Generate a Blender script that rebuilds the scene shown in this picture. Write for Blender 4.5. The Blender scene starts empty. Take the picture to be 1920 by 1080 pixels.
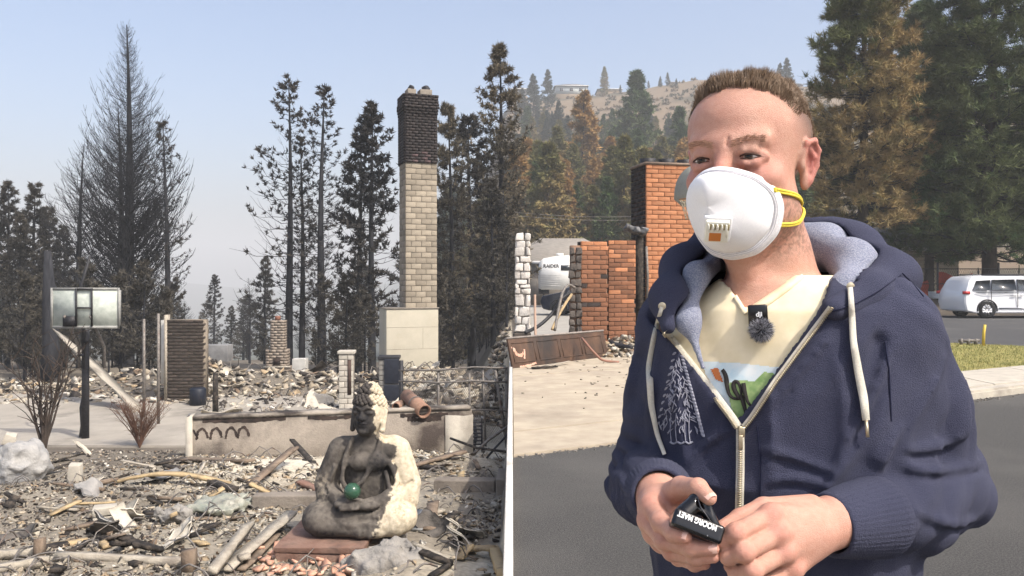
import bpy, bmesh, math, random
import numpy as np
from mathutils import Vector, Matrix, Euler, noise as mnoise
from mathutils.bvhtree import BVHTree

# ------------------------------------------------------------------ camera, sky, sun, exposure
SC = bpy.context.scene
COL = SC.collection
F = 1500.0          # focal length in photo pixels (1920 wide)
CAMH = 1.48         # camera height above the street
HY = 527.0          # photo row of the horizon

cam = bpy.data.cameras.new("camera")
cam.sensor_width = 36.0
cam.lens = F / 1920.0 * 36.0
cam.shift_y = -(540.0 - HY) / 1920.0
cam.clip_start = 0.05
cam.clip_end = 9000.0
cam_o = bpy.data.objects.new("camera", cam)
cam_o.location = (0, 0, CAMH)
cam_o.rotation_euler = (math.radians(90), 0, 0)
COL.objects.link(cam_o)
SC.camera = cam_o

SUN_EL = math.radians(50)
SUN_AZ = math.radians(128)      # compass: 0 = +Y (view), 90 = +X (right); behind the camera on the right
w = bpy.data.worlds.new("World")
SC.world = w
w.use_nodes = True
nt = w.node_tree
nt.nodes.clear()
sky = nt.nodes.new("ShaderNodeTexSky")
sky.sky_type = 'NISHITA'
sky.sun_disc = False
sky.sun_elevation = SUN_EL
sky.sun_rotation = SUN_AZ
sky.altitude = 600
sky.air_density = 1.0
sky.dust_density = 9.0
sky.ozone_density = 2.4
bg = nt.nodes.new("ShaderNodeBackground")
bg.inputs[1].default_value = 0.15
wo = nt.nodes.new("ShaderNodeOutputWorld")
nt.links.new(sky.outputs[0], bg.inputs[0])
nt.links.new(bg.outputs[0], wo.inputs[0])

sun = bpy.data.lights.new("sun", 'SUN')
sun.energy = 2.9
sun.angle = math.radians(0.6)
sun.color = (1.0, 0.93, 0.83)
sun_o = bpy.data.objects.new("sun", sun)
sd = Vector((math.sin(SUN_AZ) * math.cos(SUN_EL), math.cos(SUN_AZ) * math.cos(SUN_EL), math.sin(SUN_EL)))
sun_o.rotation_euler = sd.to_track_quat('Z', 'Y').to_euler()
sun_o.location = sd * 50
COL.objects.link(sun_o)

SC.view_settings.view_transform = 'Standard'
SC.view_settings.look = 'None'
SC.view_settings.gamma = 1.0
SC.view_settings.use_curve_mapping = False
SC.view_settings.exposure = 0.9
SC.render.engine = 'CYCLES'
SC.cycles.use_denoising = True
SC.cycles.max_bounces = 6
SC.cycles.diffuse_bounces = 2
SC.cycles.glossy_bounces = 2
SC.cycles.transparent_max_bounces = 6
SC.cycles.transmission_bounces = 4
SC.cycles.volume_bounces = 0
SC.cycles.sample_clamp_indirect = 6.0

# ------------------------------------------------------------------ helpers
def P(px, py, d):
    """photo pixel + distance along the view -> world point"""
    return Vector(((px - 960.0) * d / F, d, CAMH - (py - HY) * d / F))

def PA(px, py, d):
    return np.array(P(px, py, d))

def link(name, me, parent=None, label=None, cat=None, group=None, kind=None):
    o = bpy.data.objects.new(name, me)
    COL.objects.link(o)
    if parent is not None:
        o.parent = parent
    tag(o, label, cat, group, kind)
    return o

def tag(o, label=None, cat=None, group=None, kind=None):
    if label: o["label"] = label
    if cat: o["category"] = cat
    if group: o["group"] = group
    if kind: o["kind"] = kind
    return o

def empty(name, loc=(0, 0, 0), rz=0.0, label=None, cat=None, group=None, parent=None):
    o = bpy.data.objects.new(name, None)
    o.empty_display_size = 0.1
    o.location = loc
    o.rotation_euler = (0, 0, rz)
    COL.objects.link(o)
    if parent is not None:
        o.parent = parent
    return tag(o, label, cat, group)

def mesh_np(name, V, Q=None, T=None, mat=None, smooth=False, col=None):
    """mesh from numpy verts, quads and triangles"""
    V = np.asarray(V, np.float32).reshape(-1, 3)
    me = bpy.data.meshes.new(name)
    nq = 0 if Q is None else len(Q)
    nt_ = 0 if T is None else len(T)
    me.vertices.add(len(V))
    me.vertices.foreach_set("co", V.ravel())
    nl = nq * 4 + nt_ * 3
    me.loops.add(nl)
    me.polygons.add(nq + nt_)
    li = []
    if nq: li.append(np.asarray(Q, np.int32).ravel())
    if nt_: li.append(np.asarray(T, np.int32).ravel())
    me.loops.foreach_set("vertex_index", np.concatenate(li))
    st = np.concatenate([np.arange(nq) * 4, nq * 4 + np.arange(nt_) * 3]).astype(np.int32)
    me.polygons.foreach_set("loop_start", st)
    if smooth:
        me.polygons.foreach_set("use_smooth", np.ones(nq + nt_, bool))
    if col is not None:
        ca = me.color_attributes.new("Col", 'FLOAT_COLOR', 'POINT')
        c = np.ones((len(V), 4), np.float32)
        c[:, :3] = col
        ca.data.foreach_set("color", c.ravel())
    me.update(calc_edges=True)
    if mat is not None:
        me.materials.append(mat)
    return me

def rotm(axis, a):
    return np.array(Matrix.Rotation(a, 3, axis))

def frame_from(dirv):
    d = np.array(dirv, float); d /= np.linalg.norm(d) + 1e-12
    u = np.cross(d, (0, 0, 1.0))
    if np.linalg.norm(u) < 1e-3: u = np.cross(d, (1.0, 0, 0))
    u /= np.linalg.norm(u)
    return d, u, np.cross(u, d)

class MB:
    """collects shapes; build() links them as one mesh object"""
    def __init__(s): s.V = []; s.Q = []; s.T = []; s.n = 0
    def add(s, V, Q=None, T=None):
        V = np.asarray(V, float).reshape(-1, 3)
        if Q is not None and len(Q): s.Q.append(np.asarray(Q, int) + s.n)
        if T is not None and len(T): s.T.append(np.asarray(T, int) + s.n)
        s.V.append(V); s.n += len(V)
        return s
    def box(s, c, size, R=None, taper=1.0, jit=0.0, rng=None):
        x, y, z = np.array(size, float) / 2
        v = np.array([[-x,-y,-z],[x,-y,-z],[x,y,-z],[-x,y,-z],[-x*taper,-y*taper,z],[x*taper,-y*taper,z],[x*taper,y*taper,z],[-x*taper,y*taper,z]])
        if jit: v = v + (rng or np.random).uniform(-jit, jit, v.shape)
        if R is not None: v = v @ np.asarray(R).T
        return s.add(v + np.array(c), [[0,3,2,1],[4,5,6,7],[0,1,5,4],[1,2,6,5],[2,3,7,6],[3,0,4,7]])
    def box2(s, lo, hi):
        lo = np.array(lo, float); hi = np.array(hi, float)
        return s.box((lo + hi) / 2, hi - lo)
    def tube(s, pts, rad, n=6, cap=True, flat=None):
        pts = np.asarray(pts, float); m = len(pts)
        rad = np.broadcast_to(np.asarray(rad, float), (m,))
        tan = np.gradient(pts, axis=0)
        tan /= np.linalg.norm(tan, axis=1)[:, None] + 1e-12
        u = np.cross(tan[0], (0.13, 0.21, 0.97))
        if np.linalg.norm(u) < 1e-3: u = np.cross(tan[0], (1, 0, 0))
        a = np.arange(n) * 2 * math.pi / n
        out = []
        for i in range(m):
            u = u - tan[i] * (u @ tan[i]); u = u / (np.linalg.norm(u) + 1e-12)
            v = np.cross(tan[i], u)
            out.append(pts[i] + rad[i] * (np.cos(a)[:, None] * u + np.sin(a)[:, None] * v))
        V = np.concatenate(out)
        i, j = np.meshgrid(np.arange(m - 1), np.arange(n), indexing='ij')
        j2 = (j + 1) % n
        Q = np.stack([i*n+j, i*n+j2, (i+1)*n+j2, (i+1)*n+j], -1).reshape(-1, 4)
        T = []
        if cap:
            V = np.concatenate([V, pts[:1], pts[-1:]])
            k = m * n
            for j in range(n):
                T.append([k, (j+1) % n, j]); T.append([k+1, (m-1)*n+j, (m-1)*n+(j+1) % n])
        return s.add(V, Q, T)
    def cyl(s, a, b, r, n=12, r2=None):
        return s.tube([a, b], [r, r if r2 is None else r2], n)
    def lathe(s, prof, c=(0,0,0), n=20, axis=None):
        """prof: (r,z) list about the z axis"""
        prof = np.array(prof, float); m = len(prof)
        a = np.arange(n) * 2 * math.pi / n
        V = np.stack([prof[:, :1] * np.cos(a), prof[:, :1] * np.sin(a), np.repeat(prof[:, 1:], n, 1)], -1).reshape(-1, 3)
        if axis is not None: V = V @ np.asarray(axis).T
        i, j = np.meshgrid(np.arange(m - 1), np.arange(n), indexing='ij'); j2 = (j + 1) % n
        Q = np.stack([i*n+j, i*n+j2, (i+1)*n+j2, (i+1)*n+j], -1).reshape(-1, 4)
        return s.add(V + np.array(c), Q)
    def prism(s, poly, y0, y1):
        """poly in xz, extruded along y"""
        m = len(poly)
        V = [(x, y0, z) for x, z in poly] + [(x, y1, z) for x, z in poly]
        Q = [[i, (i+1) % m, m+(i+1) % m, m+i] for i in range(m)]
        T = []
        for i in range(1, m - 1):
            T.append([0, i+1, i]); T.append([m, m+i, m+i+1])
        return s.add(V, Q, T)
    def mesh(s, name="mesh", mat=None, smooth=False, bevel=0):
        me = mesh_np(name, np.concatenate(s.V), np.concatenate(s.Q) if s.Q else None, np.concatenate(s.T) if s.T else None, mat, smooth)
        if bevel:
            bm = bmesh.new(); bm.from_mesh(me)
            bmesh.ops.remove_doubles(bm, verts=bm.verts, dist=1e-5)
            bmesh.ops.recalc_face_normals(bm, faces=bm.faces)
            ed = [e for e in bm.edges if e.is_manifold and e.calc_face_angle(0) > 0.5]
            bmesh.ops.bevel(bm, geom=ed, offset=bevel, segments=2, profile=0.6, affect='EDGES', clamp_overlap=True)
            bm.to_mesh(me); bm.free()
        return me
    def build(s, name, mat, parent=None, smooth=False, bevel=0, **k):
        return link(name, s.mesh(name, mat, smooth, bevel), parent, **k)

def copy_tree(o, parent=None):
    c = o.copy(); COL.objects.link(c)
    c.parent = parent
    for ch in o.children: copy_tree(ch, c)
    return c

# ---- materials
MATS = {}
def pm(name, c1, c2=None, scale=8.0, rough=0.8, bump=0.0, bscale=None, c3=None, detail=6.0, stretch=(1, 1, 1), rnd=0.0, metal=0.0,
       fac=(0.35, 0.65), spec=0.3, col=False, sss=0.0, coat=0.0, attr_mix=None, distort=0.0, c3fac=(0.55, 0.7), c3scale=None, coords='Object', sheen=0.0):
    """procedural surface: two or three colours mixed by noise, fine relief, optional per-object tint"""
    if name in MATS: return MATS[name]
    m = bpy.data.materials.new(name); m.use_nodes = True
    N = m.node_tree.nodes; L = m.node_tree.links
    b = N["Principled BSDF"]
    b.inputs["Roughness"].default_value = rough
    b.inputs["Metallic"].default_value = metal
    b.inputs["Specular IOR Level"].default_value = spec
    if coat:
        b.inputs["Coat Weight"].default_value = coat; b.inputs["Coat Roughness"].default_value = 0.08
    if sheen:
        b.inputs["Sheen Weight"].default_value = sheen; b.inputs["Sheen Roughness"].default_value = 0.6
    tc = N.new("ShaderNodeTexCoord"); mp = N.new("ShaderNodeMapping")
    mp.inputs["Scale"].default_value = stretch
    L.new(tc.outputs[coords], mp.inputs[0])
    def noise(sc, det=detail, rg=0.6):
        n = N.new("ShaderNodeTexNoise"); n.inputs["Scale"].default_value = sc; n.inputs["Detail"].default_value = det
        n.inputs["Roughness"].default_value = rg; n.inputs["Distortion"].default_value = distort
        L.new(mp.outputs[0], n.inputs["Vector"]); return n.outputs[0]
    def ramp(src, lo, hi):
        r = N.new("ShaderNodeMapRange"); r.inputs[1].default_value = lo; r.inputs[2].default_value = hi
        L.new(src, r.inputs[0]); return r.outputs[0]
    def mix(f, a, bb, mode='MIX'):
        x = N.new("ShaderNodeMix"); x.data_type = 'RGBA'; x.blend_type = mode
        if isinstance(f, (int, float)): x.inputs[0].default_value = f
        else: L.new(f, x.inputs[0])
        for k, v in ((6, a), (7, bb)):
            if isinstance(v, (tuple, list)): x.inputs[k].default_value = (v[0], v[1], v[2], 1)
            else: L.new(v, x.inputs[k])
        return x.outputs[2]
    if col:
        at = N.new("ShaderNodeAttribute"); at.attribute_name = "Col"; base = at.outputs["Color"]
        if c2 is not None:
            base = mix(ramp(noise(scale), *fac), mix(1.0, base, c1, 'MULTIPLY'), mix(1.0, base, c2, 'MULTIPLY'))
    else:
        base = c1
        if c2 is not None: base = mix(ramp(noise(scale), *fac), c1, c2)
        if c3 is not None: base = mix(ramp(noise(c3scale or scale * 0.37), *c3fac), base, c3)
    if rnd:
        oi = N.new("ShaderNodeObjectInfo")
        r = N.new("ShaderNodeMapRange"); r.inputs[3].default_value = 1 - rnd; r.inputs[4].default_value = 1 + rnd
        L.new(oi.outputs["Random"], r.inputs[0])
        cb = N.new("ShaderNodeCombineColor")
        for k in range(3): L.new(r.outputs[0], cb.inputs[k])
        base = mix(1.0, base, cb.outputs[0], 'MULTIPLY')
    if isinstance(base, (tuple, list)): b.inputs["Base Color"].default_value = (*base, 1)
    else: L.new(base, b.inputs["Base Color"])
    if sss:
        b.inputs["Subsurface Weight"].default_value = sss
        b.inputs["Subsurface Radius"].default_value = (0.008, 0.003, 0.0015)
        b.inputs["Subsurface Scale"].default_value = 0.6
    if bump:
        bp = N.new("ShaderNodeBump"); bp.inputs["Strength"].default_value = min(1.0, bump); bp.inputs["Distance"].default_value = 0.02 if bump <= 1 else 0.02 * bump
        L.new(noise(bscale or scale * 3, 8.0, 0.65), bp.inputs["Height"]); L.new(bp.outputs[0], b.inputs["Normal"])
    MATS[name] = m
    return m

# ---- signed distance shapes (numpy), meshed with surface nets
def smin(a, b, k):
    h = np.clip(0.5 + 0.5 * (b - a) / k, 0, 1)
    return b + (a - b) * h - k * h * (1 - h)
def smax(a, b, k): return -smin(-a, -b, k)
def ell(p, c, r, R=None):
    q = p - np.asarray(c, np.float32)
    if R is not None: q = q @ np.asarray(R, np.float32)
    r = np.asarray(r, np.float32)
    k0 = np.linalg.norm(q / r, axis=-1); k1 = np.linalg.norm(q / (r * r), axis=-1) + 1e-9
    return k0 * (k0 - 1) / k1
def cone(p, a, b, ra, rb):
    a = np.asarray(a, np.float32); b = np.asarray(b, np.float32)
    pa = p - a; ba = b - a
    h = np.clip((pa @ ba) / (ba @ ba), 0, 1)
    return np.linalg.norm(pa - h[..., None] * ba, axis=-1) - (ra + (rb - ra) * h)
def chain(p, pts, rad, k=0.004):
    d = None
    for i in range(len(pts) - 1):
        c = cone(p, pts[i], pts[i+1], rad[i], rad[i+1])
        d = c if d is None else smin(d, c, k)
    return d
def rbox(p, c, half, r, R=None):
    q = p - np.asarray(c, np.float32)
    if R is not None: q = q @ np.asarray(R, np.float32)
    q = np.abs(q) - (np.asarray(half, np.float32) - r)
    return np.linalg.norm(np.maximum(q, 0), axis=-1) + np.minimum(q.max(-1), 0) - r
_rs = np.random.RandomState(7)
_tab = _rs.uniform(-1, 1, (64, 64, 64)).astype(np.float32)
def vnoise(p, f):
    q = p * np.asarray(f, np.float32) + 311.7
    i = np.floor(q).astype(np.int32); t = q - i; t = t * t * (3 - 2 * t)
    x0, y0, z0 = i[..., 0] & 63, i[..., 1] & 63, i[..., 2] & 63
    x1, y1, z1 = (x0 + 1) & 63, (y0 + 1) & 63, (z0 + 1) & 63
    tx, ty, tz = t[..., 0], t[..., 1], t[..., 2]
    def L(a, b, t): return a + (b - a) * t
    return L(L(L(_tab[x0,y0,z0], _tab[x1,y0,z0], tx), L(_tab[x0,y1,z0], _tab[x1,y1,z0], tx), ty),
             L(L(_tab[x0,y0,z1], _tab[x1,y0,z1], tx), L(_tab[x0,y1,z1], _tab[x1,y1,z1], tx), ty), tz)
def fbm(p, f, o=3):
    s = 0; a = 1.0
    for k in range(o):
        s = s + a * vnoise(p, np.asarray(f, np.float32) * (2.03 ** k)); a *= 0.5
    return s
def sdf_mesh(fn, lo, hi, h):
    """naive surface nets; returns verts, quads"""
    lo = np.array(lo, np.float32); hi = np.array(hi, np.float32)
    n = np.ceil((hi - lo) / h).astype(int) + 1
    ax = [lo[k] + h * np.arange(n[k], dtype=np.float32) for k in range(3)]
    D = np.empty(n, np.float32)
    step = max(1, int(600000 // (n[1] * n[2])))
    for s in range(0, n[0], step):
        g = np.stack(np.meshgrid(ax[0][s:s+step], ax[1], ax[2], indexing='ij'), -1)
        D[s:s+step] = fn(g)
    I = D < 0
    c = [(a, b, d) for a in (0, 1) for b in (0, 1) for d in (0, 1)]
    sl = lambda o: tuple(slice(o[k], n[k] - 1 + o[k]) for k in range(3))
    cnt = sum(I[sl(o)].astype(np.int8) for o in c)
    act = (cnt > 0) & (cnt < 8)
    idx = -np.ones(act.shape, np.int32)
    cells = np.argwhere(act); idx[act] = np.arange(len(cells))
    S = np.zeros((len(cells), 3), np.float32); W = np.zeros(len(cells), np.float32)
    for o in c:
        for k in range(3):
            if o[k]: continue
            o2 = list(o); o2[k] = 1
            a = D[tuple((cells + o).T)]; b = D[tuple((cells + o2).T)]
            m = (a < 0) != (b < 0)
            t = np.where(m, a / np.where(m, a - b, 1), 0)
            q = np.tile(np.array(o, np.float32), (len(cells), 1)); q[:, k] = t
            S += q * m[:, None]; W += m
    V = lo + h * (cells + S / W[:, None])
    Q = []
    for k in range(3):
        o = [0, 0, 0]; o[k] = 1
        a = I[tuple(slice(0, n[j] - o[j]) for j in range(3))]
        b = I[tuple(slice(o[j], n[j]) for j in range(3))]
        e = np.argwhere(a != b)
        u, v = (k + 1) % 3, (k + 2) % 3
        ok = (e[:, u] > 0) & (e[:, v] > 0) & (e[:, u] < n[u] - 1) & (e[:, v] < n[v] - 1)
        e = e[ok]
        if not len(e): continue
        inside = a[tuple(e.T)]
        du = np.zeros(3, int); du[u] = 1; dv = np.zeros(3, int); dv[v] = 1
        q = np.stack([idx[tuple((e - du - dv).T)], idx[tuple((e - dv).T)], idx[tuple(e.T)], idx[tuple((e - du).T)]], 1)
        q[~inside] = q[~inside][:, ::-1]
        Q.append(q)
    return V, np.concatenate(Q)
def sstep(x, a, b):
    t = np.clip((x - a) / (b - a), 0, 1); return t * t * (3 - 2 * t)
def lerpc(a, b, t): return np.asarray(a) + (np.asarray(b) - np.asarray(a)) * np.asarray(t)[..., None]

def text_mesh(body, size, mat, name="lettering", bold=0.0, depth=0.0):
    cu = bpy.data.curves.new(name, 'FONT'); cu.body = body; cu.size = size; cu.align_x = 'CENTER'; cu.align_y = 'CENTER'
    cu.offset = bold; cu.extrude = depth
    o = bpy.data.objects.new(name, cu); COL.objects.link(o)
    dg = bpy.context.evaluated_depsgraph_get(); dg.update()
    me = bpy.data.meshes.new_from_object(o.evaluated_get(dg))
    bpy.data.objects.remove(o); bpy.data.curves.remove(cu)
    me.materials.clear(); me.materials.append(mat)
    return me
# ================================================================== ground, roads, hills
def zleft(d):
    return np.interp(d, [0, 4, 5.2, 6.2, 7.5, 9, 11, 13, 15, 24, 30, 36, 60, 150, 400, 900, 1250, 1600, 1700, 2600],
                     [-.40, -.42, -.47, -.57, -.665, -.79, -.92, -1.3, -1.7, -1.74, -2.05, -2.5, -4.6, -14, -36, -60, -52, -9, -9, -60])
HEAPS = ((-2.7, 9.4, .17, 1.3, .8), (-.75, 9.6, .20, .6, .9), (-6.3, 23.5, .55, 2.6, 1.1), (-1.4, 19.0, .75, 1.3, 3.0), (-2.6, 23.0, .6, 1.5, 1.3), (-4.6, 8.2, .10, .7, .6), (-.9, 6.4, .08, .45, .6), (-11, 24, .5, 2.5, 1.3), (-9.3, 23.5, .45, 1.0, 1.5))
def hgt(x, y):
    x = np.asarray(x, float); y = np.asarray(y, float)
    zl = zleft(y)
    rid = np.exp(-((y - 1620) / 260.0) ** 2)
    zl = zl + rid * (7 * np.sin(x / 170.0 + 0.8) + 4 * np.sin(x / 61.0) + 2 * np.sin(x / 23.0))
    near = np.clip((15.5 - y) / 3, 0, 1) * np.clip((y - 2) / 2, 0, 1)
    p = np.stack([x, y, 0 * x], -1).astype(np.float32)
    zl = zl + near * (fbm(p, 1.3, 3) * 0.045 + fbm(p, 5.0, 2) * 0.018)
    zl = zl + np.clip((y - 24) / 10, 0, 1) * np.clip((200 - y) / 50, 0, 1) * fbm(p, 0.15, 3) * 0.25
    for cx, cy, am, rx, rw in HEAPS:
        zl = zl + am * np.exp(-((x - cx) / rx) ** 2 - ((y - cy) / rw) ** 2)
    cr = np.interp(x, [-40, 0, 66, 160, 400, 900], [62, 66, 74, 72, 60, 30]) / 67.0
    zr = np.interp(y, [0, 52, 62, 90, 150, 220, 290, 330, 700, 2600], [-.06, -.06, .2, 3, 18, 45, 67, 68, 66, 40]) * np.where(y > 60, cr, 1)
    zr = zr + np.clip((y - 70) / 60, 0, 1) * (fbm(p, 0.03, 4) * 2.2 + fbm(p, 0.006, 3) * np.clip((y - 330) / 300, 0, 1) * 8)
    bank = sstep(x, 11, 15) * sstep(y, 34.6, 38.5) * np.clip((70 - y) / 10, 0, 1)
    zr = zr + bank * 0.75
    wd = np.interp(y, [0, 17, 26, 60, 120, 290, 420, 2600], [.06, .06, 1.2, 3.5, 8, 21, 60, 500])
    m = sstep(x, -wd - 0.03, -0.03)
    jag = np.clip((y - 100) / 100, 0, 1) * fbm(p, 0.12, 3) * 3.0
    m = sstep(x + jag * 0.5, -wd - 0.03, -0.03)
    return zl + (zr - zl) * m
def seq(*segs):
    out = []
    for a, b, n in segs: out.append(np.linspace(a, b, n, endpoint=False))
    return np.unique(np.round(np.concatenate(out), 4))
gx = seq((-2500, -400, 22), (-400, -80, 40), (-80, -24, 50), (-24, -9, 60), (-9, -0.1, 150), (-0.1, 0.03, 5), (0.03, 4, 20), (4, 30, 40), (30, 110, 60), (110, 500, 40), (500, 2501, 20))
gy = seq((-60, 2, 10), (2, 16.4, 180), (16.4, 40, 70), (40, 120, 60), (120, 340, 110), (340, 800, 30), (800, 1450, 22), (1450, 1800, 24), (1800, 2501, 9))
GX, GY = np.meshgrid(gx, gy, indexing='ij')
GZ = hgt(GX, GY)
GV = np.stack([GX, GY, GZ], -1).reshape(-1, 3)
ni, nj = len(gx), len(gy)
ii, jj = np.meshgrid(np.arange(ni - 1), np.arange(nj - 1), indexing='ij')
GQ = np.stack([ii*nj+jj, (ii+1)*nj+jj, (ii+1)*nj+jj+1, ii*nj+jj+1], -1).reshape(-1, 4)
gp = GV.astype(np.float32)
n_a = np.clip(0.5 + fbm(gp, (0.9, 0.9, 0), 3) * 0.7, 0, 1)
n_b = np.clip(0.5 + fbm(gp + 17, (0.22, 0.22, 0), 3) * 0.8, 0, 1)
n_h = np.clip(0.5 + fbm(gp, (0.035, 0.035, 0), 4) * 0.9, 0, 1)
ash = lerpc(lerpc((0.30, 0.265, 0.21), (0.52, 0.475, 0.385), n_a), (0.085, 0.073, 0.062), np.maximum(sstep(n_b, 0.62, 0.90) * 0.6, sstep(gp[:, 1], 9.0, 10.5) * sstep(-gp[:, 0], 3.6, 4.6) * .85))
farsoil = lerpc((0.10, 0.085, 0.07), (0.17, 0.15, 0.12), n_b)
forest = lerpc((0.055, 0.065, 0.055), (0.085, 0.09, 0.07), n_h)
hill = lerpc((0.165, 0.125, 0.085), (0.085, 0.075, 0.052), sstep(n_h, 0.35, 0.65))
gxx, gyy = GV[:, 0], GV[:, 1]
gc = lerpc(ash, farsoil, sstep(gyy, 25, 36))
gc = lerpc(gc, forest, sstep(gyy, 90, 220))
right = sstep(gxx + np.clip(gyy - 60, 0, 300) * 0.09, -0.05, 0.02)
gc = lerpc(gc, lerpc(lerpc((0.07, 0.062, 0.055), (0.13, 0.11, 0.09), n_a), hill, sstep(gyy, 52, 80)), right)
gmat = pm("burnt_soil", (0.72, 0.72, 0.72), (1.25, 1.24, 1.22), 22, 0.95, 0.8, 9, col=True, spec=0.1, fac=(0.3, 0.7))
link("ground", mesh_np("ground", GV, GQ, None, gmat, True, gc), kind="structure")

def ground_at(px, py, dmin=3.0, dmax=60.0):
    """where the view ray through a photo pixel meets the ground"""
    d = np.linspace(dmin, dmax, 900)
    x = (px - 960.0) * d / F; z = CAMH - (py - HY) * d / F
    g = hgt(x, d)
    k = np.argmax(z < g)
    if not (z < g).any(): k = len(d) - 1
    return np.array((x[k], d[k], g[k]))
def on_ground(px, d):
    x = (px - 960.0) * d / F
    return np.array((x, d, float(hgt(x, d))))

# ---- street side: asphalt, driveway slabs, pavement, verge
def slab(name, poly, z0, z1, mat, parent=None, kind=None, bevel=0.0, **k):
    m = MB(); n = len(poly)
    V = [(x, y, z0) for x, y in poly] + [(x, y, z1) for x, y in poly]
    bm = bmesh.new()
    vs = [bm.verts.new(v) for v in V]
    bm.faces.new(vs[n:]); bm.faces.new(vs[:n][::-1])
    for i in range(n): bm.faces.new((vs[i], vs[(i+1) % n], vs[n+(i+1) % n], vs[n+i]))
    if bevel:
        bmesh.ops.bevel(bm, geom=[e for e in bm.edges if all(v.co.z > z1 - 1e-4 for v in e.verts)], offset=bevel, segments=2, affect='EDGES')
    bmesh.ops.recalc_face_normals(bm, faces=bm.faces)
    bmesh.ops.triangulate(bm, faces=[f for f in bm.faces if len(f.verts) > 4])
    me = bpy.data.meshes.new(name); bm.to_mesh(me); bm.free(); me.materials.append(mat)
    return link(name, me, parent, kind=kind, **k)
asph = pm("asphalt", (0.062, 0.060, 0.057), (0.115, 0.110, 0.102), 85, 0.9, 1.0, 150, c3=(0.135, 0.128, 0.118), c3scale=0.45, fac=(0.42, 0.6), c3fac=(0.45, 0.75))
asph2 = pm("asphalt_far", (0.050, 0.050, 0.052), (0.075, 0.073, 0.072), 30, 0.9, 0.5, 120, c3=(0.10, 0.098, 0.093), c3scale=0.3, c3fac=(0.5, 0.75))
conc = pm("driveway_concrete", (0.34, 0.285, 0.215), (0.43, 0.37, 0.28), 3.0, 0.9, 0.5, 90, c3=(0.245, 0.205, 0.16), c3scale=0.9, c3fac=(0.52, 0.74))
pale = pm("pale_concrete", (0.36, 0.33, 0.28), (0.46, 0.42, 0.35), 5, 0.9, 0.4, 70, c3=(0.24, 0.215, 0.18), c3scale=1.7)
def ry(x, c): return c + 0.57 * x
link("road", mesh_np("road", [(0.005, -40, 0), (60, -40, 0), (60, ry(60, 6.7), 0), (0.005, ry(0, 6.7), 0)], [[0, 1, 2, 3]], None, asph), kind="structure")
# frayed road edge: bits of asphalt patch along the concrete
dw = empty("driveway", (0, 0, 0)); dw["kind"] = "structure"
cs = [6.72, 7.75, 9.75, 12.3, 15.2, 19.5]
for k in range(5):
    xm = [0.012, 2.35, 4.9]
    for a in range(2):
        x0, x1 = xm[a] + (0.006 if a else 0), xm[a+1] - 0.006
        slab("concrete_panel", [(x0, ry(x0, cs[k]) + .008), (x1, ry(x1, cs[k]) + .008), (x1, ry(x1, cs[k+1]) - .008), (x0, ry(x0, cs[k+1]) - .008)], -0.05, 0.018 + 0.004 * ((k + a) % 2), conc, dw, bevel=0.006)
pvm = empty("pavement", (0, 0, 0)); pvm["kind"] = "structure"
for k in range(9):
    x0 = 4.95 + k * 1.45; x1 = x0 + 1.44
    slab("pavement_slab", [(x0, ry(x0, 6.95)), (x1, ry(x1, 6.95)), (x1, ry(x1, 8.25)), (x0, ry(x0, 8.25))], -0.05, 0.115, pale, pvm, bevel=0.01)
slab("kerb", [(4.95, ry(4.95, 6.7)), (18, ry(18, 6.7)), (18, ry(18, 6.944)), (4.95, ry(4.95, 6.944))], -0.05, 0.108, pale, kind="structure", bevel=0.03)
lawnm = pm("dry_lawn", (0.20, 0.19, 0.055), (0.30, 0.26, 0.09), 5, 0.95, 0.9, 60, c3=(0.14, 0.16, 0.045), c3scale=1.3)
lp = [(5.0, ry(5.0, 8.26)), (12.2, ry(12.2, 8.26)), (11.6, 16.4), (9.96, 17.75), (7.5, 19.3), (5.0, 20.8)]
slab("lawn", lp, -0.05, 0.10, lawnm, kind="structure")
# grass blades on the verge
rg = np.random.RandomState(11)
gpz = []
while len(gpz) < 16000:
    x = rg.uniform(5.05, 12.0, 4000); y = rg.uniform(11.2, 20.6, 4000)
    ok = (y > ry(x, 8.28)) & (y < np.interp(x, [5, 7.5, 9.96, 11.6, 12.2], [20.7, 19.2, 17.65, 16.3, 15.2]))
    gpz += list(zip(x[ok], y[ok]))
gpz = np.array(gpz[:16000]); n = len(gpz)
bp = np.c_[gpz, np.full(n, 0.098)]; a = rg.uniform(0, 6.28, n); hh = rg.uniform(0.02, 0.055, n)
sv = np.c_[np.cos(a), np.sin(a), np.zeros(n)] * 0.006
tv = np.c_[rg.normal(0, .018, n), rg.normal(0, .018, n), hh]
gcol = lerpc((0.30, 0.27, 0.10), (0.15, 0.18, 0.05), np.clip(rg.uniform(0, 1, n) * 0.7 + 0.3 * vnoise(bp.astype(np.float32), 1.2), 0, 1))
link("grass", mesh_np("grass", np.stack([bp - sv, bp + sv, bp + tv], 1).reshape(-1, 3), None, np.arange(n*3).reshape(-1, 3), pm("grass_blade", (0.9, 0.9, 0.9), (1.1, 1.1, 1.1), 3, 0.8, col=True), False, np.repeat(gcol, 3, 0)), kind="stuff", label="short dry grass on the corner verge")
link("side_street", mesh_np("side_street", [(3, 22.2, -0.03), (5.0, 20.95, -0.03), (7.5, 19.45, -0.03), (11.7, 16.5, -0.03), (14, 14.6, -0.03), (80, -20, -0.03), (90, 37.0, -0.03), (14, 36.0, -0.03), (3, 36.5, -0.03)], None, [[0, 1, 8], [1, 2, 8], [2, 7, 8], [2, 3, 7], [3, 4, 7], [4, 6, 7], [4, 5, 6]], asph2), kind="structure")
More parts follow.
